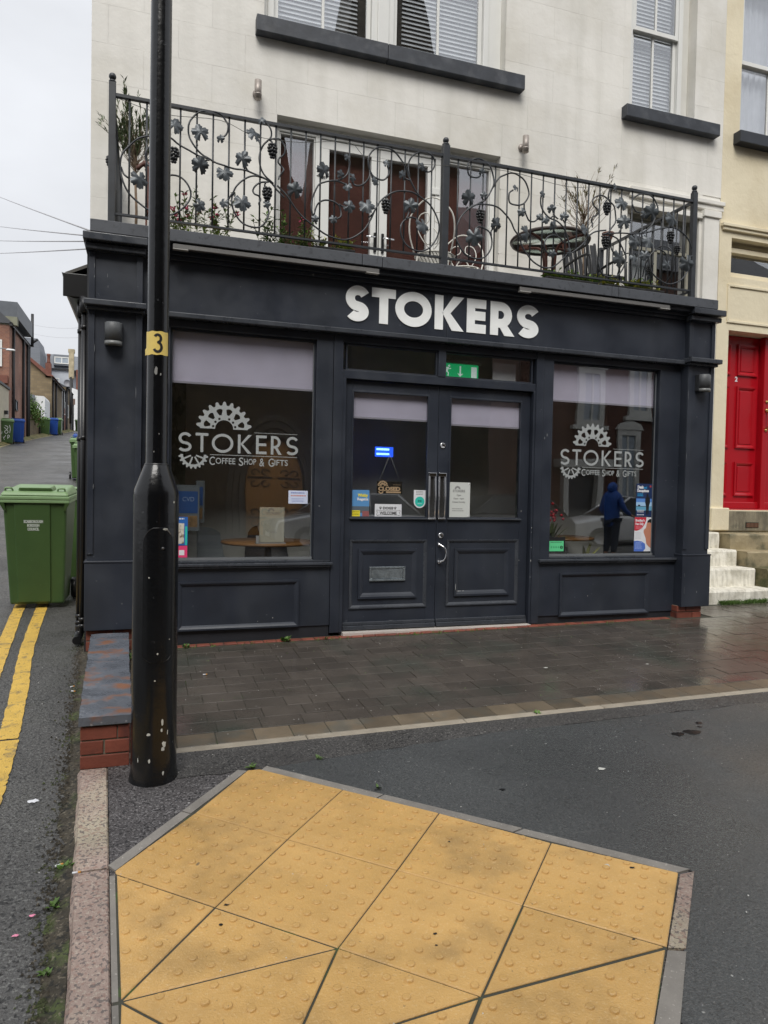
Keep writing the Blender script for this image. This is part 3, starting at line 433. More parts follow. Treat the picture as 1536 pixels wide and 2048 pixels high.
for ti, poly in enumerate(TILES):
    mb = MB(); lift = random.uniform(0, .002) + .011
    po = inset(poly, gaps.get(ti, .0022)); pi_ = inset(poly, gaps.get(ti, .0022) + .003)
    mb.prism([tuple(p) for p in po], lambda p: (p[0], p[1], gz(*p) - .03), lambda p: (p[0], p[1], gz(*p) + lift - .003))
    n0 = len(po); mb.add([(p[0], p[1], gz(*p) + lift - .003) for p in po] + [(p[0], p[1], gz(*p) + lift) for p in pi_], [tuple(range(n0, 2 * n0))] + [(i, (i + 1) % n0, n0 + (i + 1) % n0, n0 + i) for i in range(n0)])
    ra = rot_t.get(ti, 0); e1 = Vector((gd1.x * math.cos(ra) - gd1.y * math.sin(ra), gd1.x * math.sin(ra) + gd1.y * math.cos(ra))); e2 = Vector((gd2.x * math.cos(ra) - gd2.y * math.sin(ra), gd2.x * math.sin(ra) + gd2.y * math.cos(ra)))
    org = Vector((gx0, gy0)) if not ra else Vector(poly[0]); pin = [tuple(p) for p in inset(poly, .02)]
    for a in range(-60, 60):
        for b in range(-60, 60):
            q = org + e1 * (.453 * (a + .5) / 7) + e2 * (.453 * (b + .5) / 7)
            if inside(q, pin):
                hh = .0066 * random.uniform(.55, 1.1); n = 10; r0, r1 = .0130, .0095; z0 = gz(q.x, q.y) + lift; c0 = len(mb.v)
                mb.add([(q.x + r * math.cos(2 * PI * j / n), q.y + r * math.sin(2 * PI * j / n), z0 + dz) for r, dz in ((r0, -.001), (r0 * .94, hh * .8), (r1, hh)) for j in range(n)],
                       [(k * n + j, k * n + (j + 1) % n, (k + 1) * n + (j + 1) % n, (k + 1) * n + j) for k in range(2) for j in range(n)], True)
                mb.f.append(tuple(c0 + 2 * n + j for j in range(n))); mb.s.append(False)
    mb.build('tactile_slab', tact, pavement)
def strip_pieces(a, b, ao, bo, n, name, mat, dz=.008, gap=.004):
    A, B, AO, BO = map(Vector, (a, b, ao, bo)); Ln = (B - A).length
    for i in range(n):
        t0 = i / n + gap / Ln; t1 = (i + 1) / n - gap / Ln
        poly = [A.lerp(B, t0), A.lerp(B, t1), AO.lerp(BO, t1), AO.lerp(BO, t0)]
        sheet([tuple(p) for p in poly], dz + random.uniform(-.001, .001), name, mat, pavement, thick=.04)
strip_pieces((.525, 3.316), (1.846, 2.063), (.555, 3.352), (1.908, 2.068), 3, 'edging_strip', conc_g)
strip_pieces((.464, 3.324), (-.092, 2.636), (.424, 3.345), (-.118, 2.676), 2, 'edging_strip', conc_g)
strip_pieces((1.850, 2.055), (1.529, 1.740), (1.912, 2.055), (1.580, 1.722), 1, 'edging_strip', granite)
strip_pieces((1.526, 1.737), (1.16, 1.38), (1.577, 1.716), (1.23, 1.36), 1, 'edging_strip', conc_g)
strip_pieces((-.090, 2.61), (-.057, 1.99), (-.108, 2.61), (-.074, 1.99), 1, 'edging_strip', conc_g, .010)
strip_pieces((-.057, 1.985), (-.02, 1.3), (-.074, 1.985), (-.036, 1.3), 1, 'edging_strip', conc_g, .010)
# granite kerbs
def kerb(y0, y1):
    mb = MB(); n = 8
    f = lambda y: (kx(y) - .118 - .008 * (y - 2), kx(y) - .003)
    vs = []
    for i in range(n + 1):
        y = y0 + (y1 - y0) * i / n; a, b = f(y); j = lambda: random.uniform(-.004, .004)
        z = gz(a, y); vs += [(a + j() - .004, y, z - .1), (a + j(), y, z - .012), (a + .012, y, z + .008 + j() * .4), (b - .006, y, z + .009 + j() * .4), (b, y, z + .002), (b, y, z - .1)]
    fs = [(i * 6 + k, i * 6 + k + 1, (i + 1) * 6 + k + 1, (i + 1) * 6 + k) for i in range(n) for k in range(5)] + [(0, 1, 2, 3, 4, 5), tuple(n * 6 + k for k in range(5, -1, -1))]
    mb.add(vs, fs); return mb.build('kerb_stone', granite, pavement)
kerb(2.665, 3.53); kerb(1.80, 2.655); kerb(.9, 1.79); kerb(0, .89)
# yellow lines
def line_strip(pts, wd, name='yellow_line'):
    mb = MB(); pts = smooth_pts([(p[0], p[1], 0) for p in pts], 14); vs = []
    for i, p in enumerate(pts):
        w1, w2 = wd / 2 + random.uniform(-.004, .004), wd / 2 + random.uniform(-.004, .004)
        for dx in (-w1, 0, w2): vs.append((p.x + dx, p.y, gz(p.x + dx, p.y) - .022 + .005))
    mb.add(vs, [(i * 3 + k, i * 3 + k + 1, (i + 1) * 3 + k + 1, (i + 1) * 3 + k) for i in range(len(pts) - 1) for k in range(2)])
    return struct(mb.build(name, yline, road))
line_strip([(-1.0, 9.0), (-.94, 7.5), (-.84, 5.9), (-.74, 4.9), (-.668, 4.08)], .098)
line_strip([(-.664, 4.06), (-.645, 3.7), (-.625, 3.3), (-.61, 2.6), (-.62, 1.5)], .104)
line_strip([(-1.2, 9.2), (-1.135, 7.5), (-1.01, 5.9), (-.93, 4.9), (-.88, 3.5), (-.86, 1.5)], .098)
# ------------------------------------------------------------------ shop building
B = thing('shop_building', 'pale rendered corner building with dark slate grey shop front below its balcony', 'building', (2.4, 7, 0))
YW = 7.1
ops = [(1.05, 3.68, 5.76, 7.75), (1.19, 3.65, 3.0, 4.90), (5.32, 6.36, 3.0, 4.60), (5.30, 6.24, 5.72, 7.75)]
xs = sorted({-.51, 6.68} | {o[0] for o in ops} | {o[1] for o in ops}); zs = sorted({0., 9.2} | {o[2] for o in ops} | {o[3] for o in ops})
mb = MB()
for i in range(len(xs) - 1):
    j = 0
    while j < len(zs) - 1:
        cx = (xs[i] + xs[i + 1]) / 2; k = j
        def blk(q): cz = (zs[q] + zs[q + 1]) / 2; return any(o[0] < cx < o[1] and o[2] < cz < o[3] for o in ops)
        if blk(j): j += 1; continue
        while k < len(zs) - 1 and not blk(k): k += 1
        mb.box(xs[i], xs[i + 1], YW + .008, YW + .34, zs[j], zs[k]); j = k
mb.box(-.51, -.2, YW + .34, 18, -.5, 9.2)
mb.build('wall', render_w, B)
# scored ashlar blocks of the render
random.seed(5)
ch = .35
for r in range(-6, 13):
    z0 = 4.90 + r * ch; z1 = z0 + ch; off = (r % 2) * .31 - .1
    x = -1.2 + off
    while x < 6.68:
        a, b = max(x, -.51), min(x + .62, 6.40 if z0 < 4.8 else 6.68)
        segs = [(a, b, max(z0, 3.05), z1)] if b > a + .02 else []
        for o in ops:
            ns = []
            for (p, q, u, v) in segs:
                if q <= o[0] or p >= o[1] or v <= o[2] or u >= o[3]: ns.append((p, q, u, v)); continue
                if p < o[0]: ns.append((p, o[0], u, v))
                if q > o[1]: ns.append((o[1], q, u, v))
                pm, qm = max(p, o[0]), min(q, o[1])
                if u < o[2]: ns.append((pm, qm, u, o[2]))
                if v > o[3]: ns.append((pm, qm, o[3], v))
            segs = ns
        for (p, q, u, v) in segs:
            if q - p > .02 and v - u > .02: MB().box(p + .0006, q - .0006, YW + random.uniform(-.0004, .0004), YW + .02, u + .0006, v - .0006).build('ashlar_block', render_w, B)
        x += .62
# reveals and trims
MB().box(5.05, 5.33, YW - .04, YW + .01, 4.76, 4.80).box(5.33, 6.70, YW - .06, YW + .01, 4.78, 4.83).box(5.33, 6.70, YW - .035, YW + .01, 4.72, 4.78).box(5.22, 6.45, YW - .03, YW + .01, 4.60, 4.66).build('string_course', render_w, B, .006)
MB().box(6.40, 6.62, YW - .05, YW + .01, 3.1, 4.62).box(6.38, 6.64, YW - .07, YW + .01, 4.62, 4.70).build('wall_pilaster', render_w, B, .006)
MB().box(5.36, 5.40, YW + .06, YW + .30, 3.0, 4.60).build('reveal', render_w, B)
for (x0, x1, z0, z1) in ((.965, 3.875, 5.615, 5.77), (5.198, 6.545, 5.585, 5.725)):
    mb = MB(); xm = 2.3 if x0 < 2 else None
    if xm: mb.box(x0, xm - .002, YW - .10, YW + .2, z0, z1).box(xm + .002, x1, YW - .10, YW + .2, z0, z1)
    else: mb.box(x0, x1, YW - .10, YW + .2, z0, z1)
    mb.build('window_sill', sill_p, B, .006)
# sash windows
def slats(x0, x1, z0, z1, y, parent):
    n = int((z1 - z0) / .046); me = MB().box(x0, x1, y, y + .028, 0, .003).mesh('blind_slat', M('blind_slat_white', (.85, .87, .90), .5))
    for v in me.vertices: v.co.z += (v.co.y - y) * 1.6
    pl = wloc(parent)
    for i in range(n):
        o = bpy.data.objects.new('blind_slat', me); COL.objects.link(o); o.parent = parent; o.location = Vector((0, 0, z0 + .03 + i * .046)) - pl
curtain = M('net_curtain', (.62, .63, .68), .8, var=.06, vs=9, bump=(6, .3, .02))
room_up = M('dim_room', (.06, .055, .05), .9)
def sash(x0, x1, z0, z1, zm, y, wbar=.028, jamb=.06, glaz=None, blinds=True, nets=False, parent=B, mat=pvc):
    f = MB().frame(x0, x1, z0, z1, jamb, y, y + .10).build('window_frame', mat, parent, .004)
    a, b = x0 + jamb + .003, x1 - jamb - .003; zz0 = z0 + .02
    s1 = MB().box(a, a + .045, y + .045, y + .085, zz0, zm).box(b - .045, b, y + .045, y + .085, zz0, zm).box(a + .045, b - .045, y + .045, y + .085, zz0, zz0 + .05).box(a, b, y + .04, y + .09, zm, zm + .045)
    s1.box((a + b) / 2 - wbar / 2, (a + b) / 2 + wbar / 2, y + .05, y + .08, zz0 + .05, zm)
    s1.build('lower_sash', mat, f, .003)
    s2 = MB().box(a, a + .045, y + .005, y + .035, zm - .005, z1).box(b - .045, b, y + .005, y + .035, zm - .005, z1).box(a + .045, b - .045, y + .003, y + .036, zm - .005, zm + .045).box((a + b) / 2 - wbar / 2, (a + b) / 2 + wbar / 2, y + .008, y + .03, zm + .045, z1)
    s2.build('upper_sash', mat, f, .003)
    for (u, v) in ((a + .045, (a + b) / 2 - wbar / 2), ((a + b) / 2 + wbar / 2, b - .045)):
        MB().box(u, v, y + .062, y + .067, zz0 + .05, zm).build('pane', G2, f)
        MB().box(u, v, y + .018, y + .023, zm + .045, z1 - .05).build('pane', G2, f)
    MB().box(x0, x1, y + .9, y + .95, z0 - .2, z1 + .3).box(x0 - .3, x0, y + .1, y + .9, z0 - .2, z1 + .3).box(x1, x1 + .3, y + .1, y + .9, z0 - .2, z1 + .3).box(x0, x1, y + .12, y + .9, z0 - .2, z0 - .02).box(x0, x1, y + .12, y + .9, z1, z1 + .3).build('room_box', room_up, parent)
    if blinds: slats(x0 + jamb, x1 - jamb, z0 + .03, z1, y + .14, parent)
    if nets:
        mb = MB(); n = 60; vs = []
        for i in range(n + 1):
            t = i / n; vs += [(x0 + (x1 - x0) * t, y + .16 + .02 * math.sin(i * 1.3) * (1 + .4 * math.sin(i * .37)), zz) for zz in (z0, z1)]
        mb.add(vs, [(2 * i, 2 * i + 2, 2 * i + 3, 2 * i + 1) for i in range(n)], True); mb.build('curtain', curtain, parent)
sash(1.10, 2.24, 5.775, 7.70, 6.80, YW + .10); sash(2.36, 3.52, 5.775, 7.70, 6.80, YW + .10)
[MB().box(*q, 5.772, 7.7).build('window_mullion', pvc, B, .005) for q in ((2.24, 2.36, YW + .08, YW + .22), (1.05, 1.10, YW + .12, YW + .22), (3.52, 3.68, YW + .12, YW + .22))]
sash(5.34, 6.12, 5.735, 7.70, 6.73, YW + .10)
MB().box(6.12, 6.24, YW + .14, YW + .24, 5.72, 7.7).build('window_mullion', pvc_in, B, .005)
# french doors on the balcony
FY = YW + .10
fd = MB().box(1.19, 3.65, FY, FY + .08, 4.80, 4.90).box(1.19, 1.235, FY, FY + .08, 3.0, 4.8).box(3.585, 3.65, FY, FY + .08, 3.0, 4.8).box(1.605, 1.665, FY, FY + .08, 3.0, 4.8).box(2.93, 2.985, FY, FY + .08, 3.0, 4.8).build('door_frame', pvc, B, .004)
curt_r = M('red_brown_curtain', (.125, .036, .026), .8, var=.2, vs=3)
MB().box(1.19, 3.65, FY + .12, FY + .15, 3.0, 4.9).build('dark_curtain', curt_r, B)
for k, (a, b, leaf) in enumerate(((1.235, 1.605, 0), (1.665, 2.295, 1), (2.30, 2.93, 1), (2.985, 3.585, 0))):
    t = .085 if leaf else .012
    d = MB().frame(a + .003, b - .003, 3.02, 4.79, t, FY + .01, FY + .07).build('glazed_door' if leaf else 'side_light', pvc, B, .004)
    MB().box(a + t, b - t, FY + .045, FY + .05, 3.02 + t, 4.79 - t).build('pane', G2, d)
    if leaf:
        hx = 2.255 if k == 1 else 2.34
        MB().box(hx - .014, hx + .014, FY - .01, FY + .012, 3.72, 3.92).build('handle_plate', black_p, d, .003)
        MB().tube([(hx, FY - .01, 3.86), (hx, FY - .05, 3.86), (hx + (-.11 if k == 1 else .11), FY - .05, 3.855)], .009, 8).build('handle', chrome, d)
        for zz in (4.45, 3.55): MB().box((a if k == 1 else b - .0) - .045, (a if k == 1 else b) + .045, FY - .012, FY + .01, zz - .035, zz + .035).build('hinge', pvc, d, .004)
# bay glazing at right of balcony
bd = MB().frame(5.32, 6.36, 3.0, 4.60, .05, YW + .14, YW + .2).box(5.82, 5.87, YW + .14, YW + .2, 3.05, 4.2).box(5.37, 6.31, YW + .14, YW + .2, 4.18, 4.22).build('window_frame', M('olive_frame', (.28, .27, .22), .6), B, .004)
MB().box(5.37, 6.31, YW + .165, YW + .17, 3.05, 4.55).build('pane', G2, bd)
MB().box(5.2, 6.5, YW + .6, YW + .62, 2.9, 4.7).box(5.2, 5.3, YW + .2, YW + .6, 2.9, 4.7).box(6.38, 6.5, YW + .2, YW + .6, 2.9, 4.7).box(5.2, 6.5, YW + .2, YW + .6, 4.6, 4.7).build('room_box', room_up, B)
MB().box(5.40, 5.86, YW + .3, YW + .31, 3.0, 4.15).build('reflection_card', M('pale_pane_reflection', (.6, .64, .66), .7), B)  # no blind: pale card added behind the pane, its colour imitates a reflection
# balcony deck and parapet
MB().box(-.38, 5.18, 5.62, YW + .0, 2.99, 3.05).build('balcony_deck', M('deck_felt', (.12, .12, .12), .8), B)
mb = MB()
for a, b in ((-.395, 1.62), (1.624, 1.79), (1.794, 3.98), (3.984, 4.05), (4.054, 5.186)): mb.box(a, b, 5.5, 5.64, 3.012, 3.10)
mb.box(-.395, -.29, 5.64, YW, 3.012, 3.10).box(5.08, 5.186, 5.64, YW, 3.012, 3.10); mb.build('parapet', slate_hi, B, .004)
mb = MB(); mb.box(-.38, 5.17, 5.545, 5.75, 2.975, 3.012); mb.box(-.03, 4.95, 5.60, 5.70, 2.945, 2.975); mb.box(-.03, 4.95, 5.63, 5.70, 2.915, 2.945); mb.build('cornice', slate, B, .004)
fas = MB().box(-.04, 2.43, 5.66, 5.74, 2.53, 2.915).box(2.433, 4.96, 5.66, 5.74, 2.53, 2.915).build('fascia_board', slate, B, .002)
MB().box(-.04, 4.96, 5.625, 5.74, 2.488, 2.53).build('fascia_moulding', M('slate_trim', (.045, .05, .06), .3, var=.15, vs=9, rv=(5, .4, .6, .2, .45)), B, .008, seg=3)
trim = MATS['slate_trim']
alu = M('trough_light_metal', (.17, .165, .16), .45, metal=.3)
for (a, b) in ((.17, 1.77), (3.05, 4.635)):
    t = thing('sign_light', 'slim grey trough light under the parapet over the ' + ('left window' if a < 1 else 'right window'), 'light', ((a + b) / 2, 5.58, 2.975), 'trough lights over the shop sign')
    MB().box(a, b, 5.512, 5.545, 2.966, 3.0).build('housing', alu, t, .004)
    [MB().box(q, q + .11, 5.508, 5.548, 2.958, 2.966).build('end_cap', M('pale_cap', (.36, .35, .33), .5), t, .002) for q in (a, b - .11)]
    MB().box(a + .3, a + .33, 5.545, 5.66, 2.975, 2.985).box(b - .33, b - .3, 5.545, 5.66, 2.975, 2.985).build('bracket', alu, t)
# pilasters
def pilaster(x0, x1):
    p = MB().box(x0, x1, 5.612, 5.74, .148, 2.93).build('pilaster', slate, B, .003)
    f = MB()
    for za, zb in ((.70, 2.49), (2.56, 2.90)):
        f.box(x0 - .0, x0 + .042, 5.600, 5.612, za, zb).box(x1 - .042, x1, 5.600, 5.612, za, zb)
    f.build('pilaster_edge', slate, p, .002)
    MB().box(x0 - .014, x1 + .014, 5.585, 5.73, .140, .638).box(x0 - .018, x1 + .018, 5.580, 5.73, .638, .652).build('plinth', slate, p, .003)
    MB().box(x0 - .03, x1 + .03, 5.525, 5.735, 2.502, 2.545).box(x0 - .015, x1 + .015, 5.565, 5.735, 2.478, 2.502).build('band_moulding', trim, p, .007, seg=3)
    MB().box(x0 - .022, x1 + .022, 5.545, 5.735, 2.903, 2.948).box(x0 - .035, x1 + .035, 5.50, 5.735, 2.955, 3.011).build('capital', trim, p, .007, seg=3)
    return p
pilaster(-.408, -.038); pilaster(4.949, 5.258)
# brick footing below the right pilaster
for r in range(2):
    z = .024 + r * .064
    cuts = [4.92, 5.03, 5.22] if r else [4.92, 5.11, 5.22]
    for a, b in zip(cuts, cuts[1:]): MB().box(a, b - .008, 5.625, 5.74, z, z + .055).build('brick', brick_r, B, .002)
MB().box(4.925, 5.21, 5.635, 5.735, -.03, .147).build('footing_mortar', mortar, B)
for r in range(2):
    for a, b in ((-.41, -.22), (-.21, -.04)): MB().box(a, b - .004, 5.63, 5.73, -.02 + r * .08, .05 + r * .08).build('brick', brick_r, B, .002)
MB().box(-.405, -.045, 5.635, 5.73, -.06, .147).build('footing_mortar', mortar, B)
# stall risers, frames, head
sr = MB()
for a, b in ((-.038, 1.45), (3.42, 4.949)): sr.box(a, b, 5.70, 5.80, .085, .585)
sr.box(1.453, 1.532, 5.694, 5.80, .02, 2.488).box(1.31, 1.450, 5.70, 5.80, .63, 2.43).box(3.345, 3.42, 5.694, 5.80, .02, 2.488).box(3.423, 3.525, 5.70, 5.80, .585, 2.43)
sr.box(-.038, .165, 5.70, 5.80, .63, 2.43).box(4.705, 4.949, 5.70, 5.80, .585, 2.43).box(-.038, 1.452, 5.70, 5.80, 2.43, 2.486).box(3.422, 4.949, 5.70, 5.80, 2.43, 2.486).box(1.533, 3.344, 5.70, 5.80, 2.43, 2.486)
sr.box(1.533, 3.344, 5.705, 5.80, 2.135, 2.205).box(2.385, 2.452, 5.70, 5.80, 2.205, 2.43).box(1.533, 1.562, 5.70, 5.80, .02, 2.135).box(3.322, 3.344, 5.70, 5.80, .02, 2.135)
sr.build('shop_front_frame', slate, B, .003)
MB().box(-.038, 1.45, 5.712, 5.80, -.02, .085).build('skirting', slate_dk, B, .003); MB().box(3.42, 4.949, 5.712, 5.80, -.02, .085).build('skirting', slate_dk, B, .003)
for (a, b, c, d) in ((.235, 1.19, .088, .470), (3.636, 4.633, .078, .480)):
    MB().mould(a, b, c, d, .038, 5.70, 5.680).build('panel_moulding', slate, B)
MB().box(-.05, 1.462, 5.655, 5.72, .590, .612).box(-.04, 1.452, 5.665, 5.72, .575, .590).box(-.038, 1.45, 5.70, 5.735, .612, .632).build('window_sill', trim, B, .005, seg=3)
MB().box(3.405, 4.93, 5.655, 5.72, .590, .612).box(3.41, 4.92, 5.665, 5.72, .575, .590).box(3.525, 4.705, 5.70, 5.735, .612, .632).build('window_sill', trim, B, .005, seg=3)
bead = M('glazing_bead', (.16, .17, .18), .35)
for (a, b) in ((.165, 1.31), (3.525, 4.705)):
    w_ = MB().frame(a, b, .632, 2.43, .018, 5.742, 5.765).build('window_bead', slate, B, .002)
    MB().box(a + .018, b - .018, 5.748, 5.754, .65, 2.412).build('window_pane', G1, B)
    MB().box(a + .01, b - .01, 5.728, 5.742, .634, .655).box(b - .021, b - .016, 5.738, 5.746, .655, 2.40).build('metal_bead', bead, B)
for (a, b) in ((1.562, 2.385), (2.452, 3.322)):
    MB().frame(a, b, 2.205, 2.43, .014, 5.725, 5.76).build('transom_bead', slate, B, .002)
    MB().box(a + .014, b - .014, 5.742, 5.747, 2.219, 2.416).build('transom_pane', G1, B)
# double doors
for k, (a, b, g0, g1) in enumerate(((1.566, 2.413, 1.632, 2.325), (2.417, 3.318, 2.523, 3.232))):
    d = MB().box(a, g0, 5.75, 5.80, .03, 2.128).box(g1, b, 5.75, 5.80, .03, 2.128).box(g0, g1, 5.75, 5.80, .03, .978).box(g0, g1, 5.75, 5.80, 2.045, 2.128).build('shop_door', slate, B, .003)
    MB().box(g0, g1, 5.770, 5.776, .978, 2.045).build('door_pane', G1, d)
    MB().frame(g0 - .004, g1 + .004, .974, 2.049, .016, 5.744, 5.768).build('glazing_moulding', slate, d, .003)
    MB().box(g0 - .012, g1 + .012, 5.728, 5.752, .966, .980).build('glazing_sill', trim, d, .004)
    px0, px1 = (1.628, 2.330) if k == 0 else (2.516, 3.227)
    MB().mould(px0, px1, .205, .792, .030, 5.75, 5.738).build('panel_moulding', trim, d)
    qx0, qx1 = (1.704, 2.239) if k == 0 else (2.59, 3.137)
    MB().mould(qx0, qx1, .290, .712, .048, 5.75, 5.732).build('panel_moulding', slate, d)
    MB().box(a + .004, b - .004, 5.715, 5.752, .030, .066).box(a + .004, b - .004, 5.728, 5.752, .066, .095).build('weather_bar', trim, d, .005, seg=3)
    hx = 2.364 if k == 0 else 2.456
    MB().box(hx - .034, hx + .034, 5.744, 5.751, .972, 1.372).build('handle_plate', M('handle_recess', (.25, .25, .25), .15, metal=.9), d, .003)
    MB().tube([(hx - .028, 5.735, .98), (hx - .030, 5.728, 1.17), (hx - .028, 5.735, 1.365)], .0075, 10).tube([(hx + .028, 5.735, .98), (hx + .030, 5.728, 1.17), (hx + .028, 5.735, 1.365)], .0075, 10).box(hx - .036, hx + .036, 5.725, 5.745, 1.345, 1.375).box(hx - .036, hx + .036, 5.728, 5.745, .966, .982).build('pull_handle', chrome, d, .003)
    if k == 1:
        for z in (1.616, .828):
            c = (2.459, 5.745, z); mb = MB()
            for r, y in ((.0, 5.733),): pass
            mb.lathe([(.026, 0), (.026, .006), (.019, .012), (.017, .010), (.0001, .010)], (0, 0, 0), 20)
            mb.v = [(c[0] + x, 5.75 - zz, c[2] + y) for x, y, zz in mb.v]; mb.build('lock', chrome, d)
            MB().box(c[0] - .003, c[0] + .003, 5.737, 5.7405, z - .009, z + .009).build('keyhole', black_p, d)
        MB().tube(smooth_pts([(2.445, 5.745, .745), (2.452, 5.72, .742), (2.478, 5.70, .72), (2.492, 5.695, .67), (2.478, 5.70, .62), (2.452, 5.72, .60), (2.445, 5.745, .597)], 4), [.012] * 5 + [.007] * 15 + [.012] * 5, 10).ball((2.445, 5.743, .747), .017).ball((2.445, 5.743, .595), .017).build('pull_handle', chrome, d)
    else:
        lp = MB().frame(1.806, 2.130, .438, .562, .018, 5.735, 5.75).build('letter_plate', M('letterplate_metal', (.42, .47, .5), .25, metal=.8, var=.3, vs=20), d, .003)
        MB().box(1.826, 2.110, 5.741, 5.749, .458, .542).build('letter_flap', MATS['letterplate_metal'], lp, .004)
MB().box(1.56, 3.33, 5.66, 5.80, -.02, .022).build('threshold', M('threshold_stone', (.5, .46, .42), .6), B, .003)
# flank, low roof edge, gutter and pipes on the lane side
MB().box(-.43, -.39, 5.74, 7.1, -.3, 3.0).build('flank_wall', slate_dk, B)
mb = MB(); prof = [(-.60, 2.79), (-.615, 2.80), (-.60, 2.74), (-.595, 2.66), (-.57, 2.625), (-.53, 2.61), (-.45, 2.61), (-.44, 2.80), (-.455, 2.80), (-.46, 2.63), (-.53, 2.63), (-.575, 2.66), (-.585, 2.75)]
mb.prism(prof, lambda p: (p[0], 5.86, p[1]), lambda p: (p[0], 17, p[1])); mb.build('gutter', black_p, B)
MB().box(-.605, -.435, 5.852, 5.862, 2.62, 2.795).build('gutter_end', black_p, B, .01)
MB().hexa([(-.60, 5.95, 2.80), (-.40, 5.95, 2.90), (-.40, 7.1, 2.90), (-.60, 7.1, 2.80)], [(-.60, 5.95, 2.825), (-.40, 5.95, 2.925), (-.40, 7.1, 2.925), (-.60, 7.1, 2.825)]).build('roof_verge', M('grey_felt', (.09, .085, .075), .8), B)
for i, (x, y) in enumerate(((-.484, 6.0), (-.452, 5.83))):
    pp = MB().tube([(x, y, .05 + i * .03), (x, y, 2.52)], .026 if i == 0 else .02, 14).tube([(x, y, 2.50), (x, y, 2.62)], .035, 14)
    for zz in (.12, .17, 1.55, 2.38): pp.tube([(x, y, zz), (x, y, zz + .03)], .032 if i == 0 else .025, 14)
    if i == 0: pp.tube(smooth_pts([(x, y, .12), (x, y, .05), (x - .01, y - .05, .02), (x - .01, y - .11, .01)], 3), .033, 14)
    pp.build('downpipe', black_p, B)
# room behind the shop windows
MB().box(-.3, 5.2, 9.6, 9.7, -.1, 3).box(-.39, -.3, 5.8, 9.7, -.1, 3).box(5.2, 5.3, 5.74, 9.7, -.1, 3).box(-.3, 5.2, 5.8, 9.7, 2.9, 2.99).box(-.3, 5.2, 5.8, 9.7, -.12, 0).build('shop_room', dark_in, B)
MB().box(5.12, 5.235, 5.76, 7.1, 0, 3.0).build('side_return', slate_dk, B)
MB().box(-.51, 6.68, 7.1, 18, 9.2, 9.35).build('roof', M('roof_slate', (.06, .065, .075), .6), B)
# wallpaper panels at the window ends
wp = M('leafy_wallpaper', (.17, .18, .15), .8, c2=(.05, .065, .04), c2s=9, c2t=(.48, .52), stretch=(2, 1, .7))
MB().box(.14, .165, 5.80, 6.6, .6, 2.5).box(.165, .33, 6.58, 6.6, .6, 2.5).build('wallpaper', wp, B)
MB().box(3.45, 3.80, 6.2, 6.22, .5, 2.5).build('wallpaper', wp, B)
for (a, b, y, z0, z1) in ((.17, 1.34, 5.79, 2.035, 2.47), (3.53, 4.80, 5.79, 2.09, 2.47), (1.63, 2.33, 5.795, 1.835, 2.07), (2.52, 3.24, 5.795, 1.815, 2.07)):
    bl = MB().box(a, b, y, y + .003, z0, z1).build('reflection_card', blind_m, B)
    MB().box(a, b, y - .004, y + .008, z0 - .016, z0).build('blind_rail', M('blind_rail', (.42, .40, .48), .6), bl)
# scuffs where the slate paint has chipped to the white undercoat
pc = M('white_undercoat', (.6, .6, .57), .6); pc2 = M('grey_scuff', (.16, .17, .18), .6)
for (x, z, w_, h_, y, m_) in ((2.604, .375, .0035, .075, 5.7315, pc), (2.634, .336, .055, .0035, 5.7315, pc), (2.68, .336, .02, .003, 5.7315, pc), (3.334, .90, .005, .012, 5.6985, pc), (3.331, .86, .004, .008, 5.6985, pc), (3.334, .72, .004, .010, 5.6985, pc), (3.333, .60, .005, .022, 5.6985, pc), (3.330, .45, .004, .006, 5.6985, pc), (3.24, .60, .006, .006, 5.7495, pc), (3.25, 1.05, .006, .010, 5.7495, pc), (-.370, 2.80, .005, .035, 5.5995, pc2), (-.37, 2.72, .005, .02, 5.5995, pc2), (-.282, 2.74, .004, .04, 5.6115, pc2), (-.278, 2.66, .004, .018, 5.6115, pc2), (-.365, 2.2, .004, .06, 5.5995, pc2), (-.079, 1.9, .004, .09, 5.5995, pc2), (-.366, 1.2, .004, .05, 5.5995, pc2), (4.952, 2.2, .004, .12, 5.5995, pc2), (4.953, 1.6, .004, .07, 5.5995, pc2), (4.96, .30, .004, .10, 5.5795, pc2), (4.957, .45, .003, .05, 5.5795, pc2), (5.252, .22, .003, .08, 5.5795, pc2), (.98, .165, .008, .006, 5.6995, pc), (.86, .14, .005, .006, 5.6995, pc), (4.25, .10, .007, .006, 5.6995, pc), (3.95, .26, .004, .008, 5.6995, pc), (1.35, 1.62, .005, .006, 5.6995, pc2), (3.47, 1.75, .010, .03, 5.6995, pc2), (3.445, 1.72, .008, .025, 5.6995, pc2), (4.55, .95, .006, .008, 5.6995, pc), (2.0, .10, .05, .003, 5.7275, pc2)):
    mb = MB(); n = 8; mb.add([(x + w_ * random.uniform(.35, .6) * math.cos(2 * PI * j / n), y - .0006, z + h_ * random.uniform(.35, .6) * math.sin(2 * PI * j / n)) for j in range(n)], [tuple(range(n))]); mb.build('paint_chip', m_, B)
# ------------------------------------------------------------------ shop sign
sg = thing('shop_sign', 'bold white letters STOKERS on the dark fascia board', 'sign', (2.44, 5.66, 2.6))
letters('STOKERS', [1.533, 1.756, 1.962, 2.319, 2.619, 2.845, 3.108], 2.598, [.200, .208, .327, .272, .183, .240, .220], None, .292, .077, white_l, sg, 5.6595, .006)
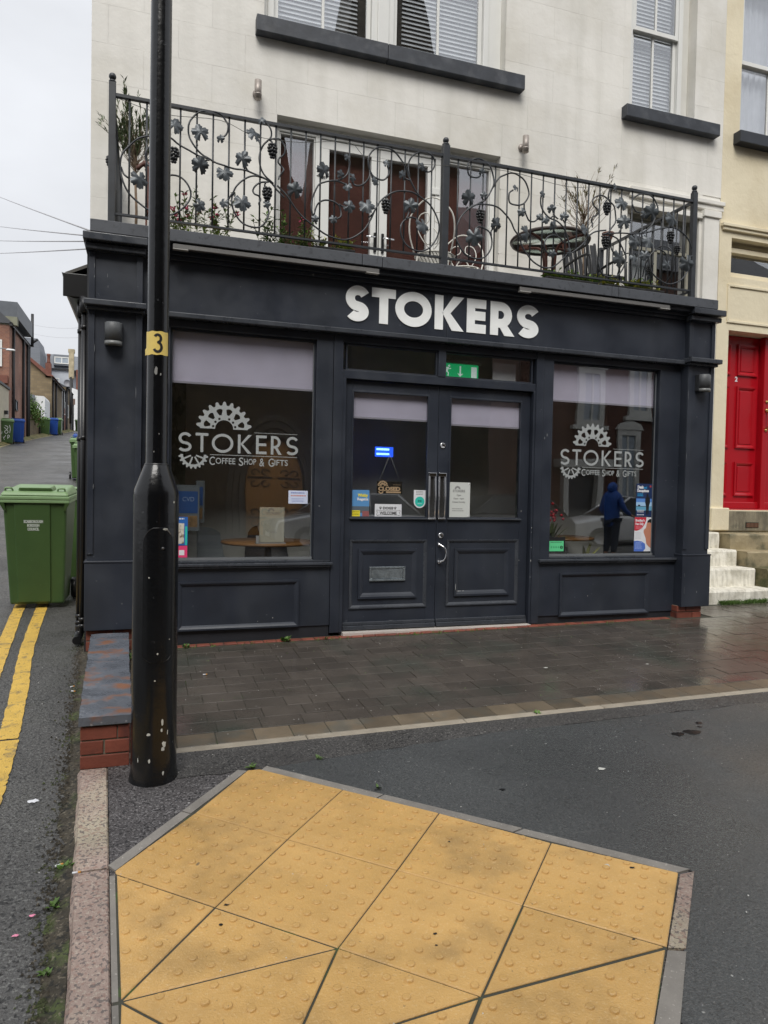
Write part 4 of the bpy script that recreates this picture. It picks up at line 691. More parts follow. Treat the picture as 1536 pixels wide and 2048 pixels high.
# window logos
def gear_shape(c, R, r_in, teeth, full_a0, full_a1, holes=True, slots=6, base=0.):
    out = []; n = teeth; a0, a1 = math.radians(full_a0), math.radians(full_a1)
    for i in range(n):
        t0 = a0 + (a1 - a0) * i / n; dt = (a1 - a0) / n
        for fr, rr in ((.0, .86), (.18, .87), (.32, .97), (.42, 1.0), (.58, 1.0), (.68, .97), (.82, .87)): t = t0 + dt * fr; out.append((c[0] + R * rr * math.cos(t), c[1] + R * rr * math.sin(t)))
    out.append((c[0] + R * .86 * math.cos(a1), c[1] + R * .86 * math.sin(a1)))
    out += [(c[0] + r_in * math.cos(a1 + (a0 - a1) * i / 16), c[1] + r_in * math.sin(a1 + (a0 - a1) * i / 16)) for i in range(17)]
    hs = []
    if holes:
        for i in range(slots):
            tm = a0 + (a1 - a0) * (i + .5) / slots; hw = (a1 - a0) / slots * .33; hp = []
            for r, f in ((.52, .45), (.62, .8), (.70, .98), (.74, .6), (.755, .0), (.74, -.6), (.70, -.98), (.62, -.8), (.52, -.45)): hp.append((c[0] + R * r * math.cos(tm + hw * f), c[1] + R * r * math.sin(tm + hw * f)))
            hs.append(hp)
        for i in range(7):
            tm = a0 + (a1 - a0) * (i + .5) / 7; cx_, cy_ = c[0] + R * .405 * math.cos(tm), c[1] + R * .405 * math.sin(tm)
            if abs(i - 3) < .5: continue
            hs.append([(cx_ + R * .045 * math.cos(q * PI / 5), cy_ + R * .045 * math.sin(q * PI / 5)) for q in range(10)])
    return out, hs
def logo(x0, z0, k, label, y):
    t = thing('window_logo', label, 'window sign', (x0 + .47 * k, y, z0), 'frosted shop logos on the windows')
    fn = lambda u, v, w_: (x0 + u * k, y + w_, z0 + v * k)
    o, h = gear_shape((.345, .303), .213, .070, 11, 0, 180); shape2d('gear_emblem', o, h, white_v, t, fn)
    o, h = gear_shape((.115, .098), .112, .078, 10, 180, 360, holes=False); shape2d('gear_emblem', o, h, white_v, t, fn)
    for a in (205, 250, 300, 340):
        mb = MB(); ribbon(mb, [(.115 + .02 * math.cos(math.radians(a)), .098 + .02 * math.sin(math.radians(a))), (.115 + .084 * math.cos(math.radians(a)), .098 + .084 * math.sin(math.radians(a)))], .012, fn, .001); mb.build('gear_spoke', white_v, t)
    ws = [.102, .095, .165, .108, .084, .088, .100]; xs_ = [.0, .130, .252, .452, .594, .712, .834]
    letters('STOKERS', [x0 + q * k for q in xs_], z0 + .118 * k, [q * k for q in ws], None, .148 * k, .021 * k, white_v, t, y, .001)
    MB().box(x0 + .24 * k, x0 + .925 * k, y - .001, y, z0 + .099 * k, z0 + .103 * k).box(x0 + .58 * k, x0 + .925 * k, y - .001, y, z0 + .283 * k, z0 + .286 * k).build('rule_line', white_v, t)
    cx_ = x0 + .235 * k
    for big, small, wb, wsm in (('C', 'OFFEE', .042, .152), ('S', 'HOP', .036, .094), ('&', '', .040, 0), ('G', 'IFTS', .042, .108)):
        text(big, cx_, z0 + .022 * k, .092 * k, white_v, t, y, 'lettering', width=wb * k, bold=.0006)
        cx_ += (wb + .006) * k
        if small: text(small, cx_, z0 + .032 * k, .066 * k, white_v, t, y, 'lettering', width=wsm * k, bold=.0006); cx_ += wsm * k
        cx_ += .026 * k
    return t
logo(.232, 1.365, 1.012, 'large frosted gear logo reading STOKERS Coffee Shop & Gifts on the left window', 5.7465)
logo(3.643, 1.368, 1.0, 'frosted gear logo reading STOKERS Coffee Shop & Gifts on the right window', 5.7465)
# ------------------------------------------------------------------ balcony railing
RL = thing('balcony_railing', 'dark wrought iron balcony railing with scrolling vine leaves and grape clusters', 'railing', (2.34, 5.56, 3.1))
RY = 5.56
posts = [(-.257, RY), (2.347, RY), (4.915, RY), (-.257, 7.02), (4.915, 7.02)]
for i, (x, y) in enumerate(posts):
    w_ = .024 if i != 1 else .029; zt = 4.10 if i < 3 else 4.04
    p = MB().box(x - w_, x + w_, y - w_, y + w_, 3.05, zt).build('post', iron, RL, .003)
    if i < 3:
        MB().lathe([(.0001, -.012), (w_ * .9, -.010), (w_ * 1.1, 0), (w_ * .9, .008), (.012, .012), (.010, .018)], (x, y, zt + .010), 14).build('post_collar', iron, p)
        MB().ball((x, y, zt + .045), .026, 14, 9).build('ball_finial', iron, p)
for a, b in ((-.233, 2.318), (2.376, 4.891)):
    MB().box(a, b, RY - .018, RY + .018, 4.005, 4.027).build('top_rail', iron, RL)
    MB().box(a, b, RY - .012, RY + .012, 3.165, 3.18).build('bottom_rail', iron, RL)
bar = MB().tube([(0, 0, 3.18), (0, 0, 4.005)], .0068, 8).mesh('baluster', iron)
for a, n in ((-.257, 22), (2.347, 22)):
    b = a + 2.6 if a < 0 else 4.915
    for i in range(1, n + (0 if a < 0 else 0)):
        x = a + (b - a) * i / n
        OB('baluster', bar, RL, (x, RY, 0)).location = Vector((x, RY, 0)) - wloc(RL)
for x in (-.257, 4.915):
    MB().box(x - .016, x + .016, RY + .024, 7.0, 4.005, 4.027).build('top_rail', iron, RL); MB().box(x - .012, x + .012, RY + .024, 7.0, 3.165, 3.18).build('bottom_rail', iron, RL)
    for i in range(1, 13): OB('baluster', bar, RL).location = Vector((x, RY + 1.46 * i / 13, 0)) - wloc(RL)
for sc_ in SCROLLS:
    MB().tube([(p.x, RY - .014 + .004 * math.sin(i * .5), p.y) for i, p in enumerate(smooth_pts([(a, b, 0) for a, b in sc_], 5))], .0068, 7).build('scroll', iron, RL)
# vine leaf
def leaf_mesh(seed):
    rnd = random.Random(seed); mb = MB(); outl = []
    n = 60
    for i in range(n):
        t = 2 * PI * i / n; a = t - PI / 2  # stalk at -90 deg
        lob = abs(math.cos(2.5 * (t - PI))) ** .5
        r = .35 + .18 * lob
        if t < .25 or t > 2 * PI - .25: r = .12 + .5 * min(t, 2 * PI - t)
        r *= 1 + .06 * math.sin(17 * t + seed) + rnd.uniform(-.02, .02)
        outl.append((r * math.cos(a), r * math.sin(a)))
    vs = [(0, -.05, 0)]
    for k in (.35, .7, 1.0):
        for (x, z) in outl:
            x *= k; z *= k; rr = math.hypot(x, z); ang = math.atan2(z, x)
            vs.append((x, -.10 * math.cos(rr * 5.2) * 1.0 + .05 * math.cos(5 * (ang + PI / 2)) * rr * 1.6 + rnd.uniform(-.006, .006), z))
    fs = [(0, 1 + i, 1 + (i + 1) % n) for i in range(n)]
    for k in range(2): fs += [(1 + k * n + i, 1 + (k + 1) * n + i, 1 + (k + 1) * n + (i + 1) % n, 1 + k * n + (i + 1) % n) for i in range(n)]
    mb.add(vs, fs, True); mb.add([(x, y + .012, z) for x, y, z in vs], [f[::-1] for f in fs], True)
    return mb.mesh('leaf', leafm)
lms = [leaf_mesh(i) for i in range(4)]; random.seed(3)
for i, (x, z, wd, a) in enumerate(LEAVES):
    s = wd * 1.95; OB('leaf', lms[i % 4], RL, (x, RY - .03, z), (random.uniform(-.35, .35), math.radians(a) , random.uniform(-.5, .5)), (s, s * .9, s))
gm = MB()
for k, (r, zz) in enumerate(((.019, .03), (.024, .012), (.022, -.006), (.015, -.024), (.007, -.042))):
    m_ = (6, 7, 6, 5, 2)[k]
    for j in range(m_): t = 2 * PI * (j + k * .5) / m_; gm.ball((r * math.cos(t), r * math.sin(t) * .9, zz), .0105, 8, 6)
gme = gm.mesh('grape_cluster', grapem)
for (x, z) in GRAPES: OB('grape_cluster', gme, RL, (x, RY - .022, z), scale=(1.2, 1.1, 1.25))
for x in (-.257, 4.915):   # vine work on the returns
    for k, cyc in enumerate(((6.0, 3.5, .26), (6.55, 3.62, .22), (6.3, 3.4, .16))):
        cy, cz, r = cyc; pts = [(x - .012, cy + r * (1 - .0012 * a) * math.cos(math.radians(a + 60 * k)), cz + r * (1 - .0012 * a) * math.sin(math.radians(a + 60 * k))) for a in range(0, 420, 15)]
        MB().tube(pts, .0068, 6).build('scroll', iron, RL)
        OB('leaf', lms[k], RL, (x - .02, cy + r * .5, cz - .05), (0, .3, 1.5), (.09, .09, .09)); OB('leaf', lms[k], RL, (x - .02, cy - r * .8, cz + .12), (0, 2.3, 1.5), (.08, .08, .08))
    OB('grape_cluster', gme, RL, (x - .02, 6.15, 3.55)); OB('grape_cluster', gme, RL, (x - .02, 5.75, 3.62))
# wire of small lights along the rail
tag(MB().tube(smooth_pts([(-.2, 5.53, 3.98), (.1, 5.53, 3.93), (.5, 5.53, 3.96), (.75, 5.53, 3.89), (1.1, 5.53, 3.90), (1.5, 5.53, 3.97), (1.7, 5.53, 3.86), (2.3, 5.53, 3.92), (2.9, 5.53, 3.97), (3.5, 5.53, 3.93), (3.9, 5.53, 3.98), (4.4, 5.53, 3.9), (4.88, 5.53, 3.97)], 4), .0022, 5).build('fairy_light_wire', M('wire_grey', (.1, .1, .09), .6)), 'thin wire sagging along the balcony top rail', 'wire')
# ------------------------------------------------------------------ things on the balcony
def leaf_card(mb, p, d, ln, wd, up=Vector((0, 0, 1))):
    d = Vector(d).normalized(); s = d.cross(up)
    if s.length < .01: s = Vector((1, 0, 0))
    s.normalize(); p = Vector(p); u = s.cross(d) * ln * .12
    mb.add([p, p + d * ln * .5 + s * wd * .5 + u, p + d * ln, p + d * ln * .5 - s * wd * .5 + u], [(0, 1, 2, 3)])
def shrub_tree(loc, h0, h1, r, label, leaf_col, nleaf, seed, trunk=.012):
    rnd = random.Random(seed); t = thing('small_tree', label, 'plant', loc)
    x, y, z = loc; bark = M('thin_bark', (.20, .14, .09), .8, var=.3, vs=30)
    MB().tube([(x, y, z), (x + .01, y, z + h0 * .5), (x - .01, y, z + h0)], [trunk, trunk * .8, trunk * .7], 7).build('trunk', bark, t)
    br = MB(); lv = MB()
    for i in range(64):
        a = rnd.uniform(0, 2 * PI); p = Vector((x, y, z + h0 * rnd.uniform(.82, 1.05))); d = Vector((math.cos(a) * .8, math.sin(a) * .6, rnd.uniform(.7, 2.0))).normalized(); pts = [p.copy()]; L_ = (h1 - h0) * rnd.uniform(.5, 1.05)
        for k in range(6):
            d = (d + Vector((rnd.uniform(-.35, .35), rnd.uniform(-.35, .35), rnd.uniform(-.15, .3)))).normalized(); p = p + d * L_ / 6; p.x = max(x - r, min(x + r, p.x)); p.y = max(y - r, min(y + r, p.y)); pts.append(p.copy())
            if k > 1 and rnd.random() < nleaf:
                for q in range(rnd.randint(4, 9)): leaf_card(lv, p + d * rnd.uniform(-.03, .03), d + Vector((rnd.uniform(-.8, .8), rnd.uniform(-.8, .8), rnd.uniform(-.3, 1))), rnd.uniform(.035, .07), .011)
        br.tube(pts, [.0035, .003, .0025, .002, .002, .0015, .001], 4)
    br.build('branches', bark, t); struct(lv.build('foliage', leaf_col, t), 'stuff') if lv.v else None
    return t
olive = M('olive_leaf', (.085, .12, .045), .6, var=.3, vs=40); dryleaf = M('dry_leaf', (.2, .18, .08), .7, var=.3, vs=40)
shrub_tree((-.11, 6.4, 3.05), .93, 1.44, .27, 'straggly half bare olive tree behind the leftmost railing post', olive, 1.0, 4, .014)
shrub_tree((4.33, 6.5, 3.05), 1.05, 1.62, .25, 'thin dried out potted tree between the round table and the dark chair', dryleaf, .22, 9, .010)
bulb = M('fresh_leaf', (.16, .27, .05), .55, var=.3, vs=30); pinkm = M('pink_petal', (.55, .05, .14), .6); yelm = M('yellow_leaf', (.42, .40, .08), .6, var=.2, vs=30)
def planter(x0, x1, y, n, hmax, label, mats, seed, box=None, flowers=0):
    rnd = random.Random(seed); t = thing('planter', label, 'planter', ((x0 + x1) / 2, y, 3.05), 'planted troughs behind the railing')
    MB().hexa([(x0, y - .07, 3.05), (x1, y - .07, 3.05), (x1, y + .07, 3.05), (x0, y + .07, 3.05)], [(x0 - .02, y - .09, 3.165), (x1 + .02, y - .09, 3.165), (x1 + .02, y + .09, 3.165), (x0 - .02, y + .09, 3.165)]).build('trough', box or M('dark_trough', (.03, .03, .03), .7), t, .005)
    st = MB(); lv = MB(); lv2 = MB(); fl = MB()
    for i in range(n):
        x = rnd.uniform(x0, x1); p = Vector((x, y + rnd.uniform(-.06, .04), 3.15)); d = Vector((rnd.uniform(-.5, .5), rnd.uniform(-.4, .2), 1)).normalized(); L_ = hmax * rnd.uniform(.35, 1.); pts = [p.copy()]
        for k in range(5):
            d = (d + Vector((rnd.uniform(-.25, .25), rnd.uniform(-.25, .25), rnd.uniform(-.1, .1)))).normalized(); p = p + d * L_ / 5; pts.append(p.copy())
            for q in range(3): leaf_card(lv if rnd.random() < .7 else lv2, p, Vector((rnd.uniform(-1, 1), rnd.uniform(-1, 1), rnd.uniform(-.2, .8))), rnd.uniform(.03, .055), .018)
        st.tube(pts, .0022, 4)
        if i < flowers:
            for q in range(12): fl.ball(p + Vector((rnd.uniform(-.018, .018), rnd.uniform(-.018, .018), rnd.uniform(-.014, .014))), .006, 6, 4)
    st.build('stems', M('stem', (.12, .16, .05), .6), t); struct(lv.build('foliage', mats[0], t), 'stuff'); struct(lv2.build('foliage', mats[1], t), 'stuff')
    if flowers: fl.build('flower_heads', pinkm, t)
planter(.16, .62, 5.82, 34, .36, 'trough of pink valerian flowers beside the lamp post', (bulb, olive), 1, M('cream_trough', (.6, .5, .2), .6), 12)
planter(.82, 1.25, 5.80, 26, .30, 'trough of leafy green stems with one pink flower left of the glazed doors', (bulb, olive), 2, None, 1)
planter(1.27, 1.58, 5.72, 20, .13, 'low trough of yellow green leaves in front of the left side light', (yelm, bulb), 3)
planter(3.40, 3.95, 5.72, 50, .10, 'low green trailing plants under the round glass table', (bulb, yelm), 4)
planter(4.02, 4.65, 5.72, 60, .11, 'yellowing trailing ivy in front of the dark balcony chair', (yelm, bulb), 5)
# rusty garden heron
t = thing('garden_ornament', 'rusty brown metal bird ornament beside the left olive tree', 'ornament', (-.02, 6.2, 3.05))
rust = M('rusty_metal', (.12, .045, .03), .6, var=.3, vs=20)
MB().tube(smooth_pts([(.02, 6.2, 3.42), (.03, 6.2, 3.6), (.02, 6.2, 3.74), (-.01, 6.2, 3.82), (-.05, 6.2, 3.83), (-.10, 6.2, 3.78)], 4), [.05] * 4 + [.048] * 4 + [.04] * 4 + [.028] * 4 + [.018] * 4 + [.004], 10).build('body', rust, t)
for dx in (-.02, .03): MB().tube([(dx, 6.2, 3.05), (dx, 6.2, 3.42)], .008, 6).build('leg', rust, t)
# round glass table
t = thing('garden_table', 'round glass topped table with dark brown metal rim and legs', 'table', (3.84, 6.35, 3.05))
cx, cy = 3.84, 6.35; brm = M('brown_metal', (.035, .022, .018), .4)
MB().lathe([(.37, .02), (.39, .035), (.40, .02), (.39, .0), (.37, .005), (.37, .02)], (cx, cy, 3.74), 48).build('rim', brm, t)
MB().lathe([(.0001, .016), (.372, .016), (.372, .022), (.0001, .022)], (cx, cy, 3.74), 48).build('table_top', glass('table_glass', (.80, .88, .84), 2.), t)
for k in range(4):
    a = k * PI / 2 + .5; c, s_ = math.cos(a), math.sin(a)
    MB().tube(smooth_pts([(cx + .37 * c, cy + .37 * s_, 3.745), (cx + .2 * c, cy + .2 * s_, 3.735), (cx + .09 * c, cy + .09 * s_, 3.68), (cx + .06 * c, cy + .06 * s_, 3.5), (cx + .08 * c, cy + .08 * s_, 3.2), (cx + .26 * c, cy + .26 * s_, 3.05)], 4), .014, 8).build('leg', M('rust_leg', (.10, .025, .018), .5), t)
MB().lathe([(.07, 0), (.075, .01), (.07, .02), (.055, .01), (.07, 0)], (cx, cy, 3.66), 24).build('ring', brm, t)
# ornate white chairs
wht = M('white_cast_metal', (.68, .66, .6), .5, var=.15, vs=18)
def white_chair(loc, rz, label):
    t = thing('garden_chair', label, 'chair', (0, 0, 0), 'ornate white chairs on the balcony')
    seat = MB(); seat.lathe([(.20, .0), (.215, .01), (.20, .022), (.185, .01), (.20, 0)], (0, 0, .42), 32)
    for i in range(-5, 6):
        r = math.sqrt(max(0, .2 ** 2 - (i * .036) ** 2)); 
        if r > .02: seat.tube([(i * .036, -r, .432), (i * .036, r, .432)], .006, 5).tube([(-r, i * .036, .432), (r, i * .036, .432)], .006, 5)
    seat.build('seat', wht, t)
    bk = MB(); bk.tube(smooth_pts([(-.19, .16, .43), (-.23, .22, .62), (-.21, .26, .80), (-.10, .28, .93), (0, .285, .97), (.10, .28, .93), (.21, .26, .80), (.23, .22, .62), (.19, .16, .43)], 5), .008, 8)
    for sgn in (-1, 1):
        bk.tube(smooth_pts([(sgn * .02, .19, .45), (sgn * .10, .2, .56), (sgn * .15, .22, .68), (sgn * .12, .25, .80), (sgn * .04, .25, .82), (sgn * .03, .24, .74), (sgn * .09, .235, .70)], 5), .0055, 6)
        bk.tube(smooth_pts([(sgn * .02, .24, .66), (sgn * .07, .25, .58), (sgn * .05, .22, .50), (sgn * .0, .21, .52)], 5), .007, 6)
    bk.build('backrest', wht, t)
    for x, y in ((-.15, -.15), (.15, -.15), (-.15, .16), (.15, .16)): MB().tube(smooth_pts([(x, y, .43), (x * 1.1, y * 1.1, .25), (x * 1.0, y * 1.0, .12), (x * 1.4, y * 1.4, 0)], 4), .010, 7).build('leg', wht, t)
    t.location = loc; t.rotation_euler = (0, 0, rz); t.scale = (.9, .9, .84); return t
white_chair((2.98, 6.55, 3.05), -.4, 'white ornate metal chair behind the middle railing post'); white_chair((2.55, 6.25, 3.05), 2.6, 'white ornate metal chair with its back to the right glazed door leaf')
# dark chair
t = thing('garden_chair', 'dark slatted balcony chair near the right railing post', 'chair', (4.5, 6.5, 3.05)); dkm = M('dark_chair_metal', (.02, .021, .023), .45)
for x in (4.28, 4.70):
    MB().tube(smooth_pts([(x, 6.25, 3.05), (x, 6.27, 3.45), (x, 6.30, 3.66), (x, 6.5, 3.70), (x, 6.75, 3.68)], 3), .015, 7).tube([(x, 6.7, 3.05), (x, 6.72, 3.5), (x, 6.84, 4.0)], .015, 7).build('side_frame', dkm, t)
MB().box(4.28, 4.70, 6.28, 6.74, 3.46, 3.49).build('seat', dkm, t, .006)
for i in range(7): x = 4.32 + i * .057; MB().hexa([(x - .02, 6.72, 3.5), (x + .02, 6.72, 3.5), (x + .02, 6.735, 3.5), (x - .02, 6.735, 3.5)], [(x - .02, 6.83, 3.98), (x + .02, 6.83, 3.98), (x + .02, 6.845, 3.98), (x - .02, 6.845, 3.98)]).build('back_slat', dkm, t)
t = thing('candle_stand', 'slim dark candle stand with rusty cup behind the grape scrolls', 'candle holder', (4.42, 6.2, 3.05))
MB().tube([(4.42, 6.2, 3.05), (4.42, 6.2, 3.74)], .008, 6).build('stem', dkm, t); MB().lathe([(.02, 0), (.035, .06), (.06, .12), (.062, .13), (.05, .12)], (4.42, 6.2, 3.74), 14).build('cup', rust, t)
# steel tube wall lights
for k, (x, z) in enumerate(((.985, 5.05), (3.90, 5.035))):
    t = thing('wall_light', 'brushed steel tube wall light ' + ('under the long sill, left of the glazed doors' if k == 0 else 'right of the glazed doors'), 'wall light', (x, YW, z), 'steel tube lights on the upper wall')
    MB().lathe([(.0001, 0), (.034, 0), (.034, .175), (.029, .175), (.029, .165), (.0001, .165)], (x, YW - .10, z - .09), 20).build('tube', steel, t)
    MB().lathe([(.036, 0), (.036, .008), (.0345, .008)], (x, YW - .10, z - .05), 20).build('ring', steel, t)
    mb = MB().lathe([(.0001, 0), (.038, 0), (.04, .02), (.0001, .024)], (0, 0, 0), 20); mb.v = [(x + a, YW - b, z + c) for a, c, b in mb.v]; mb.build('wall_plate', steel, t)
    MB().tube([(x, YW, z), (x, YW - .08, z)], .012, 8).build('arm', steel, t)
# dark half-round lights on the pilasters
gl = M('grey_light_plastic', (.085, .09, .095), .5, var=.1, vs=20, bump=(60, .2, .002))
for k, (x, z) in enumerate(((-.236, 2.31), (5.10, 2.312))):
    t = thing('wall_light', 'dark grey half round wall light on the ' + ('left' if k == 0 else 'right') + ' shop pilaster', 'wall light', (x, 5.6, z), 'half round lights on the pilasters')
    MB().box(x - .062, x + .062, 5.555, 5.612, z - .078, z + .082).build('back_box', M('dark_light_back', (.03, .032, .035), .5), t, .005)
    mb = MB().lathe([(.0001, .08), (.052, .08), (.060, .072), (.060, -.048), (.0001, -.048)], (x, 5.556, z), 20, a0=PI, a1=2 * PI, sq=.9); mb.build('hood', gl, t)
    MB().lathe([(.057, -.048), (.057, -.056), (.050, -.060)], (x, 5.556, z), 20, a0=PI, a1=2 * PI, sq=.9).build('gap', black_p, t)
    MB().lathe([(.0001, -.056), (.060, -.056), (.061, -.078), (.054, -.086), (.0001, -.086)], (x, 5.556, z), 20, a0=PI, a1=2 * PI, sq=.9).build('lens', M('light_lens', (.16, .165, .16), .3), t)
# ------------------------------------------------------------------ notices and posters
def col(name, c, r=.5): return M(name, c, r, var=0)
def card(name, label, x0, x1, z0, z1, y, mat, cat='sign', group=None, th=.0012, ang=0):
    t = thing(name, label, cat, ((x0 + x1) / 2, y, z0), group); MB().box(x0, x1, y, y + th, z0, z1).build('sheet', mat, t); return t
blk = col('print_black', (.012, .012, .013)); gry = col('print_grey', (.25, .25, .25)); wht_p = white_p
def dash_lines(t, x0, x1, z0, z1, n, y, mat, seed=0, h=.004):
    rnd = random.Random(seed); mb = MB()
    for i in range(n):
        z = z1 - (z1 - z0) * (i + .5) / n; x = x0 + rnd.uniform(0, (x1 - x0) * .1); e = x1 - rnd.uniform(0, (x1 - x0) * .2)
        while x < e: w_ = rnd.uniform(.006, .016); mb.box(x, min(x + w_, e), y - .0004, y, z, z + h); x += w_ + .004
    mb.build('print_lines', mat, t)
# menu on the left table
t = card('menu_card', 'cream STOKERS menu in a stand on the round table', .890, 1.095, .765, 1.055, 5.87, M('cream_paper', (.46, .44, .36), .6, var=.03), 'menu')
text('STOKERS', .945, .995, .028, gry, t, 5.8695, width=.11, bold=.0005); dash_lines(t, .95, 1.04, .84, .86, 2, 5.8695, gry, 1, .003)
o, h = gear_shape((0, 0), .028, .012, 9, 0, 180, holes=False); shape2d('gear_emblem', o, h, gry, t, lambda u, v, w_: (.985 + u, 5.8695 + w_, 1.022 + v), .0005)
dash_lines(t, .97, 1.02, .90, .965, 7, 5.8695, col('print_pale', (.35, .34, .3)), 2, .002)
MB().box(.86, 1.11, 5.86, 5.93, .752, .762).box(.86, .885, 5.85, 5.87, .755, .82).build('stand', M('clear_stand', (.4, .4, .4), .2), t)
t = card('window_notice', 'small pale blue notice stuck near the right edge of the left window', 1.103, 1.263, 1.090, 1.197, 5.7465, col('pale_blue_paper', (.62, .68, .85)), 'notice')
dash_lines(t, 1.12, 1.25, 1.168, 1.180, 1, 5.746, col('print_blue', (.15, .2, .5)), 3, .009); dash_lines(t, 1.12, 1.25, 1.142, 1.160, 1, 5.746, col('print_red', (.6, .2, .15)), 4, .009); dash_lines(t, 1.12, 1.25, 1.10, 1.135, 3, 5.746, col('print_blue', (.3, .35, .6)), 5, .003)
# door signs
t = card('dogs_sign', 'white DOGS WELCOME sign with paw prints and a bone', 1.852, 2.094, .985, 1.096, 5.766, white_p, 'sign')
text('DOGS', 1.925, 1.052, .030, blk, t, 5.7655, width=.092, bold=.001); text('WELCOME', 1.895, 1.008, .034, blk, t, 5.7655, width=.155, bold=.0008)
for px in (1.902, 2.035):
    mb = MB()
    for dx, dz, r in ((0, 0, .007), (-.009, .009, .0032), (-.003, .013, .0032), (.004, .013, .0032), (.010, .009, .0032)):
        n = 10; c0 = [(px + dx + r * math.cos(2 * PI * j / n), 5.7648, 1.058 + dz + r * math.sin(2 * PI * j / n)) for j in range(n)]; mb.add(c0, [tuple(range(n))])
    mb.build('paw_print', blk, t)
mb = MB(); bp_ = smooth_pts([(1.878, 1.024, 0), (1.868, 1.034, 0), (1.868, 1.042, 0), (1.880, 1.046, 0), (1.892, 1.040, 0), (2.06, 1.040, 0), (2.07, 1.046, 0), (2.082, 1.040, 0), (2.082, 1.032, 0), (2.072, 1.024, 0), (2.082, 1.014, 0), (2.080, 1.004, 0), (2.066, .998, 0), (2.056, 1.003, 0), (1.894, 1.003, 0), (1.882, .996, 0), (1.870, 1.002, 0), (1.868, 1.012, 0), (1.878, 1.024, 0)], 3)
ribbon(mb, [(p.x, p.y) for p in bp_], .0022, lambda u, v, d: (u, 5.7655 - d, v), .0005); mb.build('bone_outline', blk, t)
t = card('closed_sign', 'black hanging CLOSED sign with pale wood lettering', 1.872, 2.104, 1.185, 1.292, 5.785, M('closed_board', (.015, .012, .01), .5), 'sign')
wd_ = col('pale_wood_print', (.85, .58, .36)); text('CLOSED', 1.885, 1.212, .046, wd_, t, 5.7845, width=.20, bold=.0024)
MB().box(1.955, 2.09, 5.7835, 5.785, 1.192, 1.206).box(2.02, 2.09, 5.784, 5.785, 1.262, 1.264).build('wood_bar', wd_, t)
o, h = gear_shape((0, 0), .048, .012, 10, 0, 180); shape2d('gear_emblem', o, h, wd_, t, lambda u, v, w_: (1.925 + u, 5.7845 + w_, 1.252 + v), .0005)
o, h = gear_shape((0, 0), .024, .012, 9, 180, 360, holes=False); shape2d('gear_emblem', o, h, wd_, t, lambda u, v, w_: (1.91 + u, 5.7845 + w_, 1.206 + v), .0005)
st_m = col('string', (.55, .55, .52))
for xx in (1.89, 2.085): MB().tube([(xx, 5.785, 1.292), (1.985, 5.785, 1.52)], .0012, 4).build('string', st_m, t)
MB().lathe([(.0001, 0), (.014, .0), (.014, .006), (.0001, .008)], (0, 0, 0), 14).build('sucker', M('sucker', (.4, .4, .45), .2), t).matrix_local = Matrix.Translation(Vector((1.985, 5.79, 1.525)) - wloc(t)) @ Matrix.Rotation(PI / 2, 4, 'X')
t = card('event_poster', 'blue and yellow Whitby Regatta poster in the left door corner', 1.636, 1.80, .985, 1.213, 5.766, col('poster_blue', (.10, .28, .55)), 'poster')
yl = col('print_yellow', (.85, .72, .04)); text('Whitby', 1.698, 1.157, .034, yl, t, 5.7655, width=.09, bold=.0014); text('Regatta', 1.694, 1.126, .030, white_p, t, 5.7655, width=.098, bold=.0014)
MB().box(1.636, 1.80, 5.7652, 5.766, 1.02, 1.075).build('sea_band', col('poster_sea', (.1, .13, .16)), t); MB().box(1.64, 1.72, 5.7649, 5.7652, .99, 1.04).build('text_block', yl, t); MB().box(1.74, 1.80, 5.7649, 5.7652, .985, 1.035).build('photo_block', col('poster_boat', (.30, .10, .10)), t); dash_lines(t, 1.645, 1.715, .995, 1.035, 3, 5.7649, blk, 9, .004)
t = thing('travel_sticker', 'white rounded sticker with a teal badge at the right of the left door pane', 'sticker', (2.26, 5.766, 1.07))
sh = [(2.205, 1.222), (2.205, 1.12)] + [(2.2605 + .0555 * math.cos(math.radians(a)), 1.122 + .056 * math.sin(math.radians(a))) for a in range(180, 361, 15)] + [(2.316, 1.222)]
MB().prism(sh, lambda p: (p[0], 5.766, p[1]), lambda p: (p[0], 5.767, p[1])).build('sheet', white_p, t)
circ = lambda cx, cz, r, n=24: [(cx + r * math.cos(2 * PI * j / n), cz + r * math.sin(2 * PI * j / n)) for j in range(n)]
teal = col('teal_print', (.03, .52, .42)); MB().prism(circ(2.2605, 1.122, .044), lambda p: (p[0], 5.7650, p[1]), lambda p: (p[0], 5.766, p[1])).build('badge', teal, t)
ow = MB()
for dx in (-.009, .009): ow.prism(circ(2.2605 + dx, 1.128, .008, 14), lambda p: (p[0], 5.7643, p[1]), lambda p: (p[0], 5.765, p[1]))
ow.build('badge_mark', col('print_darkgreen', (.01, .15, .12)), t); dash_lines(t, 2.22, 2.30, 1.175, 1.215, 3, 5.766, gry, 6, .006); dash_lines(t, 2.24, 2.28, 1.098, 1.106, 1, 5.765, white_p, 7, .004)
